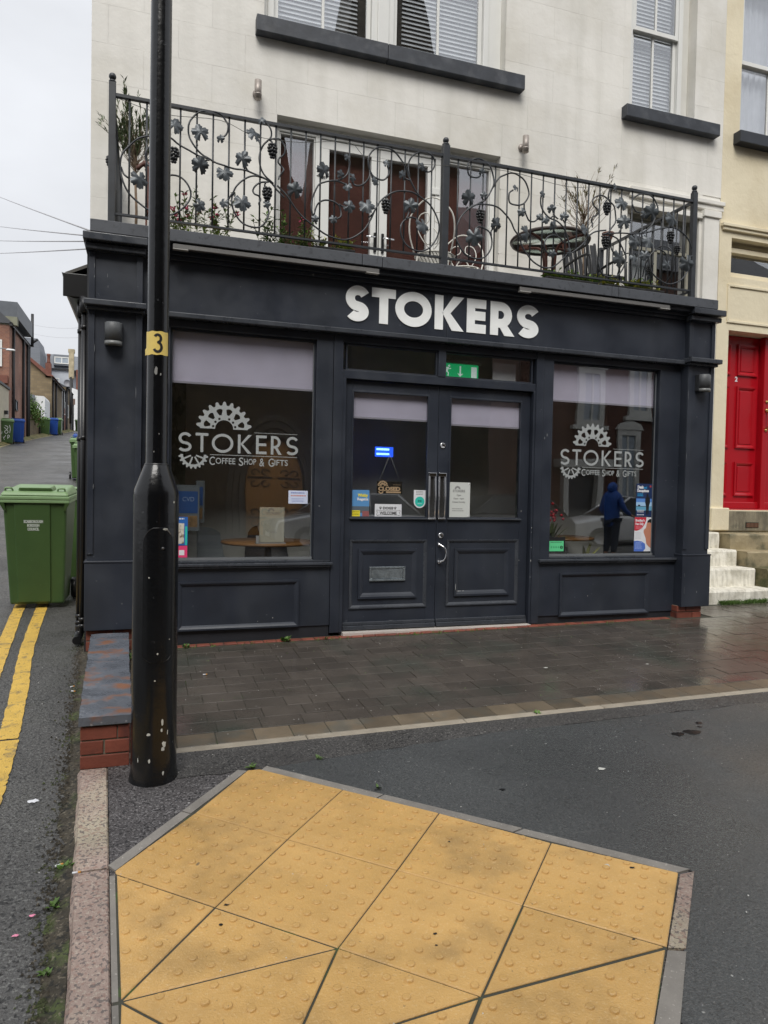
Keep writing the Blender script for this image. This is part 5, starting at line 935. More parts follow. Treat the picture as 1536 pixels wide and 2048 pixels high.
# opening hours
t = card('opening_hours', 'white STOKERS opening hours plate with four screws on the right door', 2.517, 2.735, .983, 1.298, 5.752, M('plate_white', (.58, .60, .57), .5, var=.03), 'sign', th=.004)
text('STOKERS', 2.567, 1.212, .030, gry, t, 5.7515, width=.118, bold=.0006); o, h = gear_shape((0, 0), .03, .012, 9, 0, 180, holes=False); shape2d('gear_emblem', o, h, gry, t, lambda u, v, w_: (2.612 + u, 5.7515 + w_, 1.238 + v), .0005)
for s_, z_, wd2 in (('Open', 1.178, .042), ('10am - 4pm', 1.148, .10), ('Closed Sunday', 1.118, .125)): text(s_, 2.626 - wd2 / 2, z_, .022, gry, t, 5.7515, width=wd2)
dash_lines(t, 2.56, 2.69, 1.035, 1.07, 2, 5.7515, gry, 8, .006)
for xx in (2.53, 2.722):
    for zz in (.997, 1.284): MB().ball((xx, 5.7515, zz), .005, 8, 5).build('screw', chrome, t)
# right window posters
t = card('event_poster', 'dark blue Deals and Deceptions poster with a standing silhouette', 4.503, 4.70, 1.010, 1.330, 5.7465, col('poster_night', (.012, .03, .10)), 'poster')
text('Deals', 4.516, 1.283, .040, white_p, t, 5.746, width=.068, bold=.002); text('and', 4.588, 1.283, .030, col('print_cyan', (.03, .3, .6)), t, 5.746, width=.035, bold=.001); text('Deceptions', 4.512, 1.250, .036, white_p, t, 5.746, width=.135, bold=.002)
MB().box(4.503, 4.70, 5.7458, 5.7465, 1.15, 1.185).build('sky_band', col('poster_sky', (.10, .25, .62)), t); MB().box(4.503, 4.70, 5.7456, 5.7465, 1.11, 1.15).build('sky_band', col('poster_sky_pale', (.35, .55, .78)), t); MB().box(4.503, 4.70, 5.7456, 5.7465, 1.07, 1.108).build('sea_band', col('poster_water', (.12, .35, .52)), t)
MB().box(4.503, 4.62, 5.7454, 5.746, 1.108, 1.113).box(4.525, 4.55, 5.7454, 5.746, 1.113, 1.125).build('skyline', blk, t)
MB().prism([(4.622, 1.03), (4.618, 1.11), (4.606, 1.15), (4.607, 1.185), (4.622, 1.205), (4.622, 1.225), (4.632, 1.237), (4.642, 1.225), (4.643, 1.207), (4.662, 1.185), (4.664, 1.15), (4.652, 1.11), (4.65, 1.04), (4.64, 1.03), (4.637, 1.09), (4.633, 1.03)], lambda p: (p[0], 5.745, p[1]), lambda p: (p[0], 5.7462, p[1])).build('silhouette', blk, t)
text('Mark Stevens', 4.515, 1.205, .02, MATS['print_cyan'], t, 5.746, width=.075) if False else dash_lines(t, 4.512, 4.585, 1.20, 1.232, 2, 5.746, MATS['print_cyan'], 10, .01)
dash_lines(t, 4.512, 4.61, 1.045, 1.075, 2, 5.7455, white_p, 11, .007); dash_lines(t, 4.512, 4.61, 1.018, 1.030, 1, 5.746, white_p, 12, .008)
MB().prism(circ(4.665, 1.305, .011, 14), lambda p: (p[0], 5.7455, p[1]), lambda p: (p[0], 5.7465, p[1])).build('badge', col('print_redbadge', (.4, .05, .05)), t)
t = card('event_poster', 'white Bradleys Fun Day poster with a red corner and a child photo', 4.492, 4.69, .672, 1.003, 5.7465, white_p, 'poster')
rd = [(4.492, 1.003), (4.492, .875)] + [(4.492 + .135 * math.sin(math.radians(a)), 1.003 - .133 * math.cos(math.radians(a))) for a in range(10, 91, 8)]
MB().prism(rd, lambda p: (p[0], 5.7456, p[1]), lambda p: (p[0], 5.7465, p[1])).build('red_corner', col('poster_red', (.55, .015, .04)), t)
text("Bradley's", 4.502, .962, .032, white_p, t, 5.7452, width=.105, bold=.0012); text('Fun Day', 4.502, .928, .032, white_p, t, 5.7452, width=.095, bold=.0012); dash_lines(t, 4.502, 4.59, .885, .915, 3, 5.7455, col('print_pink', (.8, .35, .4)), 13, .004)
dash_lines(t, 4.502, 4.58, .79, .86, 6, 5.7464, col('print_palegrey', (.5, .52, .55)), 14, .004)
MB().prism([(4.492, .672), (4.60, .672), (4.625, .70), (4.62, .745), (4.58, .768), (4.53, .775), (4.492, .772)], lambda p: (p[0], 5.7456, p[1]), lambda p: (p[0], 5.7465, p[1])).build('blue_block', col('poster_bluebox', (.08, .17, .55)), t); dash_lines(t, 4.502, 4.59, .69, .76, 6, 5.7455, col('print_paleblue', (.35, .45, .8)), 15, .005)
sk = col('print_skin', (.52, .22, .14)); 
MB().prism([(4.69, .70), (4.69, .96), (4.665, .965), (4.635, .945), (4.625, .90), (4.60, .88), (4.60, .855), (4.625, .80), (4.635, .745), (4.66, .72)], lambda p: (p[0], 5.7458, p[1]), lambda p: (p[0], 5.7465, p[1])).build('child_photo', sk, t)
MB().prism([(4.69, .945), (4.69, .985), (4.67, .988), (4.645, .972), (4.638, .95), (4.665, .955)], lambda p: (p[0], 5.7454, p[1]), lambda p: (p[0], 5.746, p[1])).build('hair', blk, t)
t = card('hygiene_rating', 'green and black food hygiene rating sticker in the lower left of the right window', 3.545, 3.722, .668, .812, 5.7465, blk, 'sticker')
MB().box(3.548, 3.705, 5.7455, 5.7465, .680, .775).build('green_panel', col('rating_green', (.12, .62, .28)), t)
dash_lines(t, 3.56, 3.695, .755, .768, 1, 5.7454, blk, 16, .005)
for i in range(4): MB().prism(circ(3.575 + i * .025, .718, .009, 14), lambda p: (p[0], 5.745, p[1]), lambda p: (p[0], 5.7455, p[1])).build('rating_dot', col('rating_dot', (.07, .4, .18)), t)
MB().prism(circ(3.682, .716, .015, 18), lambda p: (p[0], 5.7448, p[1]), lambda p: (p[0], 5.7455, p[1])).build('rating_mark', blk, t); text('5', 3.677, .708, .022, col('rating_green', (.12, .62, .28)), t, 5.7445, bold=.0005)
# left window corner posters
t = card('event_poster', 'blue poster with a pale dog picture beside the lamp post', .20, .312, .752, .975, 5.7465, col('poster_bluedeep', (.02, .12, .42)), 'poster')
MB().box(.20, .285, 5.7455, 5.7465, .765, .925).build('picture', M('dog_picture', (.62, .58, .5), .6, var=.1, vs=30, c2=(.16, .10, .06), c2s=32, c2t=(.5, .6)), t); MB().box(.293, .308, 5.7455, 5.7465, .755, .90).build('teal_band', teal, t); dash_lines(t, .21, .30, .945, .965, 1, 5.7462, white_p, 17, .01)
t = card('payment_sticker', 'bright pink sticker with a white square at the foot of the left window', .205, .310, .657, .748, 5.7465, col('pink_print', (.75, .05, .17)), 'sticker')
MB().box(.248, .288, 5.7455, 5.7465, .675, .715).build('white_square', white_p, t)
for k, (a, b, z0, z1, yy) in enumerate(((.19, .405, .86, 1.225, 5.85), (.385, .452, .92, 1.262, 5.95))):
    t = card('notice_sheet', 'blue notice in a clear sleeve, ' + ('larger and nearer the lamp post' if k == 0 else 'partly hidden behind the larger one'), a, b, z0, z1, yy, col('sleeve_grey', (.13, .15, .17)), 'notice', 'sleeved notices inside the left window')
    MB().box(a + .01, b - .012, yy - .001, yy, z0 + .14, z1 - .05).build('blue_panel', col('notice_blue', (.015, .07, .24)), t); MB().box(a + .01, b - .015, yy - .001, yy, z0 + .03, z0 + .12).build('photo_panel', M('notice_photo', (.22, .13, .06), .6, var=.4, vs=30), t)
    if k == 0: text('CVD', a + .085, z1 - .13, .05, col('print_dim', (.25, .32, .45)), t, yy - .0015, width=.09)
# transom contents
t = thing('exit_sign', 'green running man exit sign with down arrow in the right transom light', 'sign', (2.65, 5.85, 2.22)); gs = M('exit_green', (.01, .30, .10), .4, var=0, emit=((.01, .38, .13), .35)); exw = M('exit_white', (.7, .8, .75), .5, var=0, emit=((.7, .85, .8), .25))
MB().box(2.47, 2.835, 5.85, 5.88, 2.228, 2.355).build('panel', gs, t)
MB().box(2.765, 2.82, 5.849, 5.8515, 2.243, 2.338).build('door_mark', exw, t)
MB().box(2.650, 2.664, 5.849, 5.8515, 2.27, 2.34).prism([(2.628, 2.275), (2.657, 2.243), (2.686, 2.275), (2.664, 2.268), (2.664, 2.28), (2.65, 2.28), (2.65, 2.268)], lambda p: (p[0], 5.8485, p[1]), lambda p: (p[0], 5.851, p[1])).build('arrow', exw, t)
mb = MB(); mb.prism(circ(2.548, 2.335, .010, 14), lambda p: (p[0], 5.849, p[1]), lambda p: (p[0], 5.851, p[1]))
for pts, wd2 in (([(2.538, 2.322), (2.523, 2.288)], .020), ([(2.535, 2.32), (2.513, 2.318), (2.503, 2.303)], .008), ([(2.537, 2.322), (2.553, 2.308), (2.566, 2.314)], .008), ([(2.524, 2.290), (2.541, 2.273), (2.539, 2.246)], .010), ([(2.521, 2.290), (2.511, 2.270), (2.492, 2.262)], .010)): ribbon(mb, pts, wd2, lambda u, v, d: (u, 5.851 - d, v), .0025)
mb.build('running_figure', exw, t)
MB().box(2.475, 2.86, 5.84, 5.89, 2.36, 2.39).build('housing', M('sign_housing', (.3, .3, .28), .5), t)
t = card('torn_paper', 'torn white paper stuck in the right transom light', 2.985, 3.22, 2.225, 2.395, 5.86, white_p, 'paper'); 
t = thing('neon_sign', 'small glowing blue lit panel behind the left door pane', 'light', (2.2, 6.5, 1.5))
MB().box(2.09, 2.27, 6.52, 6.54, 1.54, 1.635).build('panel', M('neon_panel', (.01, .03, .2), .5, var=0, emit=((.02, .10, .9), .9)), t)
for zz in (1.565, 1.61): MB().tube([(2.095, 6.5, zz), (2.22, 6.5, zz)], .009, 8).build('tube', M('neon_tube', (.2, .4, 1), .5, var=0, emit=((.15, .35, 1), 3.)), t)
# shop furniture
wood = M('table_wood', (.26, .13, .05), .35, var=.15, vs=4, stretch=(1, 6, 1)); shell = M('grey_shell', (.32, .35, .37), .5)
def cafe_table(x, y, label):
    t = thing('cafe_table', label, 'table', (x, y, 0), 'round cafe tables in the shop'); MB().lathe([(.0001, 0), (.40, 0), (.41, .012), (.40, .026), (.0001, .026)], (x, y, .727), 36).build('table_top', wood, t); MB().tube([(x, y, .03), (x, y, .727)], .03, 12).build('pedestal', black_p, t); MB().lathe([(.0001, 0), (.22, 0), (.22, .012), (.03, .035)], (x, y, 0), 24).build('base', black_p, t)
cafe_table(1.02, 6.22, 'round wooden cafe table behind the left window'); 
def shell_chair(x, y, rz, label, mt=None):
    t = thing('cafe_chair', label, 'chair', (0, 0, 0), 'shell chairs in the shop'); mt = mt or shell
    mb = MB(); vs = []; n, m_ = 12, 12
    for i in range(n + 1):
        u = i / n; prof = [(-.22, .45), (-.1, .43), (.05, .43), (.17, .46), (.23, .56), (.26, .70), (.28, .84)]; q = u * (len(prof) - 1); k = min(int(q), len(prof) - 2); f = q - k; yy = prof[k][0] * (1 - f) + prof[k + 1][0] * f; zz = prof[k][1] * (1 - f) + prof[k + 1][1] * f
        for j in range(m_ + 1):
            v = j / m_ * 2 - 1; ww = .23 - .05 * u ** 3; vs.append((v * ww, yy - (.10 * v * v * (u > .5) * u), zz + .05 * v * v * (1 - u) - .06 * v ** 4 * (u > .9)))
    mb.add(vs, [(i * (m_ + 1) + j, i * (m_ + 1) + j + 1, (i + 1) * (m_ + 1) + j + 1, (i + 1) * (m_ + 1) + j) for i in range(n) for j in range(m_)], True); mb.build('shell', mt, t)
    for a, b in ((-1, -1), (1, -1), (-1, 1), (1, 1)): MB().tube([(a * .1, b * .1, .43), (a * .21, b * .22, 0)], .012, 8).build('leg', M('beech_leg', (.4, .26, .13), .5), t)
    t.location = (x, y, 0); t.rotation_euler = (0, 0, rz)
shell_chair(.70, 6.62, .9, 'grey shell chair left of the cafe table'); shell_chair(1.15, 6.85, .1, 'dark shell chair behind the cafe table', M('dark_shell', (.03, .03, .035), .5)); shell_chair(4.2, 7.2, 2.4, 'pale shell chair deep behind the right window')
cafe_table(4.25, 6.75, 'round wooden cafe table behind the right window')
# potted agave and red flower behind right window
def spiky(x, y, z, n, L_, label, seed, mat):
    rnd = random.Random(seed); t = thing('potted_plant', label, 'plant', (x, y, 0)); MB().lathe([(.0001, 0), (.10, 0), (.13, .22), (.12, .22), (.10, .2)], (x, y, z - .22), 18).build('pot', M('dark_pot', (.05, .04, .035), .6), t)
    MB().box(x - .16, x + .16, y - .16, y + .16, 0, z - .22).build('stand', M('plant_stand', (.05, .045, .04), .6), t); mb = MB()
    for i in range(n):
        a = rnd.uniform(0, 2 * PI); e = rnd.uniform(.5, 1.4); d = Vector((math.cos(a) * math.cos(e), math.sin(a) * math.cos(e), math.sin(e))); p = Vector((x, y, z)); s = d.cross(Vector((0, 0, 1))).normalized(); vs = []
        for k in range(6):
            f = k / 5; w_ = .018 * math.sin(PI * (.12 + .88 * f) ** .8) + .001; q = p + d * L_ * f + Vector((0, 0, -.10 * f * f)); vs += [q + s * w_, q - s * w_]
        mb.add(vs, [(2 * k, 2 * k + 1, 2 * k + 3, 2 * k + 2) for k in range(5)])
    mb.build('leaves', mat, t); return t
spiky(3.72, 6.02, .70, 22, .36, 'spiky green plant in the left corner of the right window', 2, M('agave', (.12, .15, .05), .5, var=.3, vs=20)); spiky(4.12, 6.0, .52, 5, .33, 'pot with long yellow edged leaves low in the right window', 5, M('agave_yellow', (.3, .3, .08), .5))
tp = thing('flower_vase', 'red flowers in a vase behind the right window', 'flowers', (3.93, 6.35, 0)); mb = MB(); random.seed(8)
for i in range(40): mb.ball((3.93 + random.gauss(0, .05), 6.35 + random.gauss(0, .04), .99 + random.gauss(0, .04)), .016, 7, 5)
mb.build('flower_heads', M('red_petal', (.5, .03, .04), .6), tp); MB().lathe([(.0001, 0), (.04, 0), (.05, .1), (.03, .18), (.035, .2)], (3.93, 6.35, .68), 16).build('vase', shell, tp); MB().box(3.8, 4.06, 6.22, 6.48, 0, .68).build('plinth', MATS['plant_stand'], tp)
MB().box(1.9, 3.0, 8.6, 9.2, 0, 1.05).build('shop_counter', M('counter_wood', (.12, .06, .03), .5), B)
# ------------------------------------------------------------------ neighbouring house with the red door
H = thing('terraced_house', 'cream rendered house with a glossy red front door numbered 2', 'house', (8, 7.2, 0))
hx0 = 6.684
hops = [(6.872, 8.30, 1.06, 3.305), (6.872, 8.30, 3.965, 4.445), (6.94, 8.1, 5.72, 7.75)]
xs = sorted({hx0, 14.} | {o[0] for o in hops} | {o[1] for o in hops}); zs = sorted({0., 9.2} | {o[2] for o in hops} | {o[3] for o in hops}); mb = MB()
for i in range(len(xs) - 1):
    for j in range(len(zs) - 1):
        cx, cz = (xs[i] + xs[i + 1]) / 2, (zs[j] + zs[j + 1]) / 2
        if not any(o[0] < cx < o[1] and o[2] < cz < o[3] for o in hops): mb.box(xs[i], xs[i + 1], YW + .004, YW + .5, zs[j], zs[j + 1])
mb.build('wall', render_c, H)
MB().box(hx0 + .01, 14, YW - .05, YW + .01, 4.56, 4.60).box(hx0 + .03, 14, YW - .03, YW + .01, 4.52, 4.56).build('string_course', render_c, H, .006)
MB().frame(6.83, 8.4, 3.395, 3.87, .03, YW - .012, YW + .01).build('panel_moulding', render_c, H, .004)
MB().box(6.66, 6.935, YW - .045, YW + .02, .80, 1.085).build('plinth_block', render_c, H, .015, seg=3)
MB().box(6.845, 14, YW - .11, YW + .2, 5.575, 5.715).build('window_sill', M('sill_black', (.02, .024, .032), .4, var=.2, vs=9), H, .006)
MB().box(6.872, 8.3, YW + .06, YW + .12, 3.965, 4.04).box(6.872, 8.3, YW + .09, YW + .18, 4.30, 4.36).build('fanlight_trim', render_c, H, .005)
fl_ = MB().frame(6.875, 8.30, 3.99, 4.40, .03, YW + .15, YW + .2).build('fanlight', M('cream_gloss', (.5, .42, .28), .4), H, .003); MB().box(6.9, 8.28, YW + .17, YW + .175, 4.02, 4.37).build('pane', G2, fl_)
MB().box(6.8, 8.4, YW + .8, YW + .85, 3.8, 4.6).build('room_box', room_up, H)
sash(6.944, 8.1, 5.725, 7.70, 6.66, YW + .10, blinds=False, nets=True, parent=H)
# red door with panels
DY = 7.33
rdoor = MB().box(6.872, 7.62, DY, DY + .05, 1.06, 3.30).box(7.66, 8.30, DY - .0, DY + .05, 1.06, 3.30).build('front_door', red_d, H)
MB().box(7.60, 7.68, DY - .10, DY + .05, 1.06, 3.30).build('door_post', red_d, H, .006); MB().box(6.872, 8.30, DY - .16, DY, 1.045, 1.075).box(6.872, 8.30, DY - .06, DY, 1.075, 1.16).build('door_sill', red_d, H, .008)
for (a, b) in ((6.90, 7.13), (7.245, 7.57)):
    for (c, d) in ((1.24, 1.68), (1.86, 2.66), (2.80, 3.20)):
        MB().mould(a, b, c, d, .05, DY, DY - .022).build('door_panel', red_d, rdoor); MB().box(a + .055, b - .055, DY - .008, DY + .001, c + .055, d - .055).build('door_panel', red_d, rdoor, .006)
text('2', 7.215, 2.722, .085, white_p, H, DY - .002, 'door_number', width=.045, bold=.003)
MB().box(6.985, 7.055, DY - .014, DY, 2.40, 2.50).build('latch_case', M('aged_steel', (.45, .42, .36), .35, metal=.7), rdoor, .004); MB().box(7.0, 7.025, DY - .018, DY - .013, 2.425, 2.475).build('keyhole', black_p, rdoor)
brass = M('brass', (.5, .36, .14), .3, metal=.9)
MB().tube(smooth_pts([(7.655, DY - .10, 2.34), (7.655, DY - .15, 2.32), (7.655, DY - .155, 2.24), (7.655, DY - .15, 2.15), (7.655, DY - .10, 2.12)], 4), .013, 8).ball((7.65, DY - .105, 2.36), .022).ball((7.65, DY - .105, 2.10), .02).ball((7.65, DY - .105, 2.47), .02).build('pull_handle', brass, rdoor)
MB().box(6.93, 14, YW - .02, YW + .2, .80, 1.045).build('threshold_block', M('grey_sandstone', (.20, .175, .125), .8, var=.2, vs=6, c2=(.12, .11, .08), c2s=5, bump=(30, .6, .008), wave=(6, (.32, .29, .2), .5, (5, 5, .8))), H)
gt = MB().box(7.22, 7.43, YW - .024, YW - .015, .838, .905).build('air_brick', M('dark_hole', (.01, .008, .006), .9), H)
for i in range(9): MB().box(7.232 + i * .022, 7.242 + i * .022, YW - .03, YW - .02, .842, .898).build('grille_bar', M('terracotta', (.2, .1, .06), .8), gt)
# steps: limewashed ones of the corner building, sandstone ones of the house
def rough_step(x0, x1, y0, y1, z0, z1, name, mat, parent, seed):
    rnd = random.Random(seed); n = max(2, int((x1 - x0) / .12)); mb = MB(); vs = []
    for i in range(n + 1):
        x = x0 + (x1 - x0) * i / n; j = lambda a: rnd.uniform(-a, a)
        vs += [(x, y1, z0), (x, y0 + j(.006), z0), (x, y0 + j(.006), (z0 + z1) / 2), (x, y0 + .004 + j(.004), z1 - .018), (x, y0 + .018, z1 + j(.004)), (x, y1, z1 + j(.003))]
    mb.add(vs, [(i * 6 + k, i * 6 + k + 1, (i + 1) * 6 + k + 1, (i + 1) * 6 + k) for i in range(n) for k in range(5)] + [tuple(range(6)), tuple(n * 6 + k for k in range(5, -1, -1))])
    return mb.build(name, mat, parent)
tiers = [(6.10, .20), (6.38, .405), (6.66, .59), (6.94, .785)]
WS = thing('stone_steps', 'limewashed white stone steps beside the right shop pilaster', 'steps', (6.2, 6.5, 0))
for k, (y, z) in enumerate(tiers): rough_step(5.62, 8.6 if k == 0 else 6.675, y, 7.09, tiers[k - 1][1] - .01 if k else -.1, z, 'step', stone_w, WS, k)
SS = thing('stone_steps', 'worn brown sandstone steps leading to the red door', 'steps', (7.6, 6.6, 0))
for k, (y, z) in enumerate(((6.22, .405), (6.52, .585), (6.80, .775))): rough_step(6.69 + .01 * k, 9.0, y, 7.08, (.19, .40, .58)[k], z, 'step', M('mossy_stone', (.14, .12, .06), .8, var=.3, vs=6, c2=(.05, .055, .02), c2s=6, bump=(22, .9, .015)) if k == 0 else stone_s, SS, k + 9)
# grass at the steps
def tuft(mb, x, y, z, n, h, rnd, spread=.03):
    for i in range(n):
        a = rnd.uniform(0, 2 * PI); px, py = x + rnd.gauss(0, spread), y + rnd.gauss(0, spread * .5); d = Vector((math.cos(a) * .5, math.sin(a) * .5, 1)).normalized(); hh = h * rnd.uniform(.4, 1); s = Vector((math.sin(a), -math.cos(a), 0)) * .0022; p = Vector((px, py, z))
        mb.add([p - s, p + s, p + d * hh * .6 + s * .8, p + d * hh + Vector((d.x, d.y, -.2)) * hh * .3, p + d * hh * .6 - s * .8], [(0, 1, 2, 3, 4)])
rnd = random.Random(21); mb = MB()
for i in range(60): x = 5.90 + rnd.random() ** 1.3 * .65; tuft(mb, x, 6.07 + rnd.uniform(-.03, .02), gz(x, 6.07), 12, .07, rnd, .02)
struct(tag(mb.build('grass_fringe', green_m), 'fringe of short bright grass at the foot of the white steps', 'grass'), 'stuff')
def weed(x, y, n, r, label, seed, mat=None, zoff=.006):
    rnd = random.Random(seed); mb = MB(); z = gz(x, y) + zoff
    for i in range(n):
        a = rnd.uniform(0, 2 * PI); d = Vector((math.cos(a), math.sin(a), rnd.uniform(.3, 1.2))).normalized(); leaf_card(mb, (x + rnd.gauss(0, r * .2), y + rnd.gauss(0, r * .15), z), d, r * rnd.uniform(.5, 1), r * .38)
    return tag(mb.build('weed', mat or green_m), label, 'weed', 'small weeds in paving joints')
weed(1.07, 5.61, 16, .075, 'largest leafy weed at the foot of the left stall riser', 1); weed(1.40, 5.60, 6, .04, 'tiny weed by the left door frame', 2); weed(.30, 5.60, 8, .05, 'small weed at the brick course just right of the lamp post', 3)
weed(.822, 3.36, 9, .035, 'weed on the tarmac joint between forecourt and tactile slabs', 4); weed(.485, 3.345, 12, .045, 'weed at the top corner of the yellow tactile slabs', 5); weed(1.0, 2.99, 8, .035, 'small weed on the upper edging of the yellow slabs', 6); weed(2.2, 3.64, 8, .04, 'weed in the joint of the pale edging strip', 7)
weed(-.275, 2.52, 12, .04, 'weed in the gutter beside the nearest granite kerb', 8, zoff=-.02); weed(-.27, 2.75, 14, .038, 'weed in the gutter next to the cigarette end', 12, zoff=-.02); weed(-.26, 2.2, 9, .032, 'weed in the gutter nearest the camera', 13, zoff=-.02); weed(-.08, 5.35, 14, .08, 'weed between the low wall and the lamp post', 14)
rnd = random.Random(5); mb = MB()
for i in range(45):
    x = -.03 + rnd.random() ** 1.5 * 4.6; tuft(mb, x, 5.60 + rnd.uniform(-.015, .01), gz(x, 5.6), rnd.randint(2, 6), .035, rnd, .012)
for i in range(60): y = 3.9 + rnd.random() * 1.6; x = rnd.uniform(.0, 5); tuft(mb, x, y, gz(x, y) + .004, 2, .012, rnd, .006)
struct(tag(mb.build('joint_grass', green_m), 'thin grass and moss growing along the shop front paving joints', 'grass'), 'stuff')
# gutter dirt and grit by the kerb
mb = MB(); rnd = random.Random(6)
for i in range(2600):
    y = 1.0 + rnd.random() * 5.6; x = kx(y) - .14 - abs(rnd.gauss(0, .035)) - .02; s = rnd.uniform(.002, .007); z = gz(x, y) - .020
    mb.add([(x - s, y - s, z), (x + s, y - s * .6, z), (x + s * .5, y + s, z), (x, y, z + s * 1.1)], [(0, 1, 3), (1, 2, 3), (2, 0, 3)])
struct(tag(mb.build('gutter_grit', dirt), 'dark grit and moss debris in the gutter along the kerb', 'grit'), 'stuff')
mb = MB(); vs = []; n = 90
for i in range(n + 1):
    y = .8 + i * 6.0 / n
    for k in range(4):
        x = kx(y) - .118 - [.0, .02, .045, .062][k] * (1 + .9 * noise.noise(Vector((y * 4, k, 0))) + .5 * noise.noise(Vector((y * 17, k, 4)))); vs.append((x, y, gz(x, y) - .0215 + [.012, .009, .004, .0][k] * (1 + noise.noise(Vector((y * 9, k * 3, 1))))))
mb.add(vs, [(i * 4 + k, i * 4 + k + 1, (i + 1) * 4 + k + 1, (i + 1) * 4 + k) for i in range(n) for k in range(3)], True); struct(mb.build('gutter_silt', dirt, road))
mb = MB(); rnd = random.Random(16); pale = M('pale_grit', (.5, .49, .46), .7)
for i in range(620):
    x, y = rnd.uniform(-1.6, 6), rnd.uniform(1.5, 6.2) ; onl = x < kx(y) - .14
    if onl and x > -.45 and y > 5.5: continue
    if .0 < x < 2 and y < 3.3 and rnd.random() < .5: continue
    if y > 5.55 and x > -.5: continue
    s = rnd.uniform(.0012, .0036) * (1.4 if rnd.random() < .1 else 1); z = gz(x, y) + (-.022 if onl else .010 if y > 3.6 else .011)
    mb.add([(x - s, y - s, z), (x + s, y - s * .6, z), (x + s * .5, y + s, z), (x, y, z + s * .8)], [(0, 1, 3), (1, 2, 3), (2, 0, 3)])
struct(tag(mb.build('loose_grit', pale), 'tiny pale grit scattered over road and paving', 'grit'), 'stuff')
# litter
def butt(x, y, a, label, dz=.008):
    t = thing('cigarette_end', label, 'litter', (x, y, gz(x, y) + dz), 'cigarette ends on the ground', rz=a); z = 0.004
    MB().tube([(-.014, 0, z), (.004, 0, z)], .004, 8).build('paper', white_p, t, local=True); MB().tube([(.004, 0, z), (.014, 0, z)], .0041, 8).build('filter', M('filter_orange', (.6, .28, .06), .7), t, local=True)
butt(.387, 4.854, .1, 'cigarette end lying on the block paving', .01); butt(-.434, 4.898, .6, 'cigarette end on the lane, left one of the pair beside the low wall', -.02); butt(-.42, 4.80, -.5, 'cigarette end on the lane, right one of the pair beside the low wall', -.02)
butt(-.218, 2.66, .0, 'cigarette end lying in the joint between two granite kerbs', .006); butt(-.285, 2.765, .4, 'cigarette end among the gutter weeds', -.015); butt(-.235, 1.94, 1.2, 'cigarette end nearest the camera in the gutter', -.015)
def blob(name, x, y, r, mat, label, cat, seed, dz, h=.003, n=14):
    rnd = random.Random(seed); z = gz(x, y) + dz; mb = MB(); ring = [(x + r * rnd.uniform(.5, 1.1) * math.cos(2 * PI * j / n), y + r * rnd.uniform(.4, .9) * math.sin(2 * PI * j / n)) for j in range(n)]
    mb.add([(x, y, z + h)] + [(a, b, z) for a, b in ring], [(0, 1 + j, 1 + (j + 1) % n) for j in range(n)]); return tag(mb.build(name, mat), label, cat)
pm = M('petal_pink', (.75, .25, .38), .6); blob('petal', -.335, 2.49, .012, pm, 'pink petal on the road, farther one', 'petal', 1, -.015); blob('petal', -.37, 2.40, .011, pm, 'pink petal on the road, nearer one', 'petal', 2, -.015)
blob('bird_dropping', -.445, 3.33, .028, white_p, 'white splash on the lane beside the kerb', 'stain', 3, -.02, .001); tb = M('wet_dark_stain', (.008, .008, .008), .3)
for k, (x, y, r) in enumerate(((2.80, 3.16, .05), (2.90, 3.17, .06), (3.04, 3.27, .03), (3.0, 3.22, .02), (1.54, 2.83, .018))): blob('tar_spot', x, y, r, tb, ['dark tar spot, left of the pair on the smooth tarmac', 'dark tar spot, right and larger of the pair on the smooth tarmac', 'small dark tar spot beyond the larger pair', 'tiny dark tar spot beside the small one', 'lone dark tar spot above the yellow slabs'][k], 'stain', k + 5, .006, .0012)
for k, (x, y, r) in enumerate(((.263, 2.327, .010), (.236, 2.231, .008), (.866, 2.0, .009), (1.125, 2.48, .006), (1.70, 2.13, .012), (.85, 1.95, .006), (1.45, 1.80, .006))): blob('tar_spot', x, y, r, tb, ['black fleck on the lower left yellow slab', 'smaller black fleck near the lower left one', 'black fleck on the lower middle yellow slab', 'tiny black fleck on the upper middle yellow slab', 'black fleck near the upper right corner of the yellow slabs', 'tiny black fleck beside the lower middle one', 'tiny black fleck by the right diagonal joint'][k], 'stain', k + 40, .0135, .001)
gum = M('pale_gum', (.5, .5, .46), .6)
for k, (x, y, r) in enumerate(((2.11, 2.89, .022), (2.75, 4.45, .022), (3.55, 4.35, .016), (1.62, 2.17, .014), (1.39, 1.83, .013))): blob('chewing_gum', x, y, r, gum, ['flattened pale gum on the smooth tarmac', 'flattened pale gum on the block paving in front of the doors', 'small pale gum on the paving towards the red door', 'pale gum fleck on the upper right yellow slab', 'pale gum fleck at the right corner of the yellow slabs'][k], 'gum', k + 15, .013 if k > 2 else .008, .0015)
# ------------------------------------------------------------------ lamp post
LP = thing('lamp_post', 'tall black painted steel lamp post with a wide base and yellow number 3 sticker', 'lamp post', (.045, 3.39, gz(.045, 3.39)))
bx_, by_ = .045, 3.392
n_ = 40
bs = MB().lathe([(.112, gz(.045, 3.39) - .02), (.106, gz(.045, 3.39) + .02), (.101, gz(.045, 3.39) + .05), (.1, .1), (.099, 1.165), (.096, 1.19), (.056, 1.298), (.052, 1.305)], (bx_, by_, 0), n_).build('base_column', black_g, LP)
MB().lathe([(.0495, 1.305), (.048, 1.32), (.0475, 1.6), (.045, 3.4), (.042, 6.2)], (bx_, by_, 0), n_).build('upper_pole', black_g, LP)
MB().lathe([(.054, 1.298), (.055, 1.303), (.0515, 1.308)], (bx_, by_, 0), n_).build('weld_ring', black_p, LP)
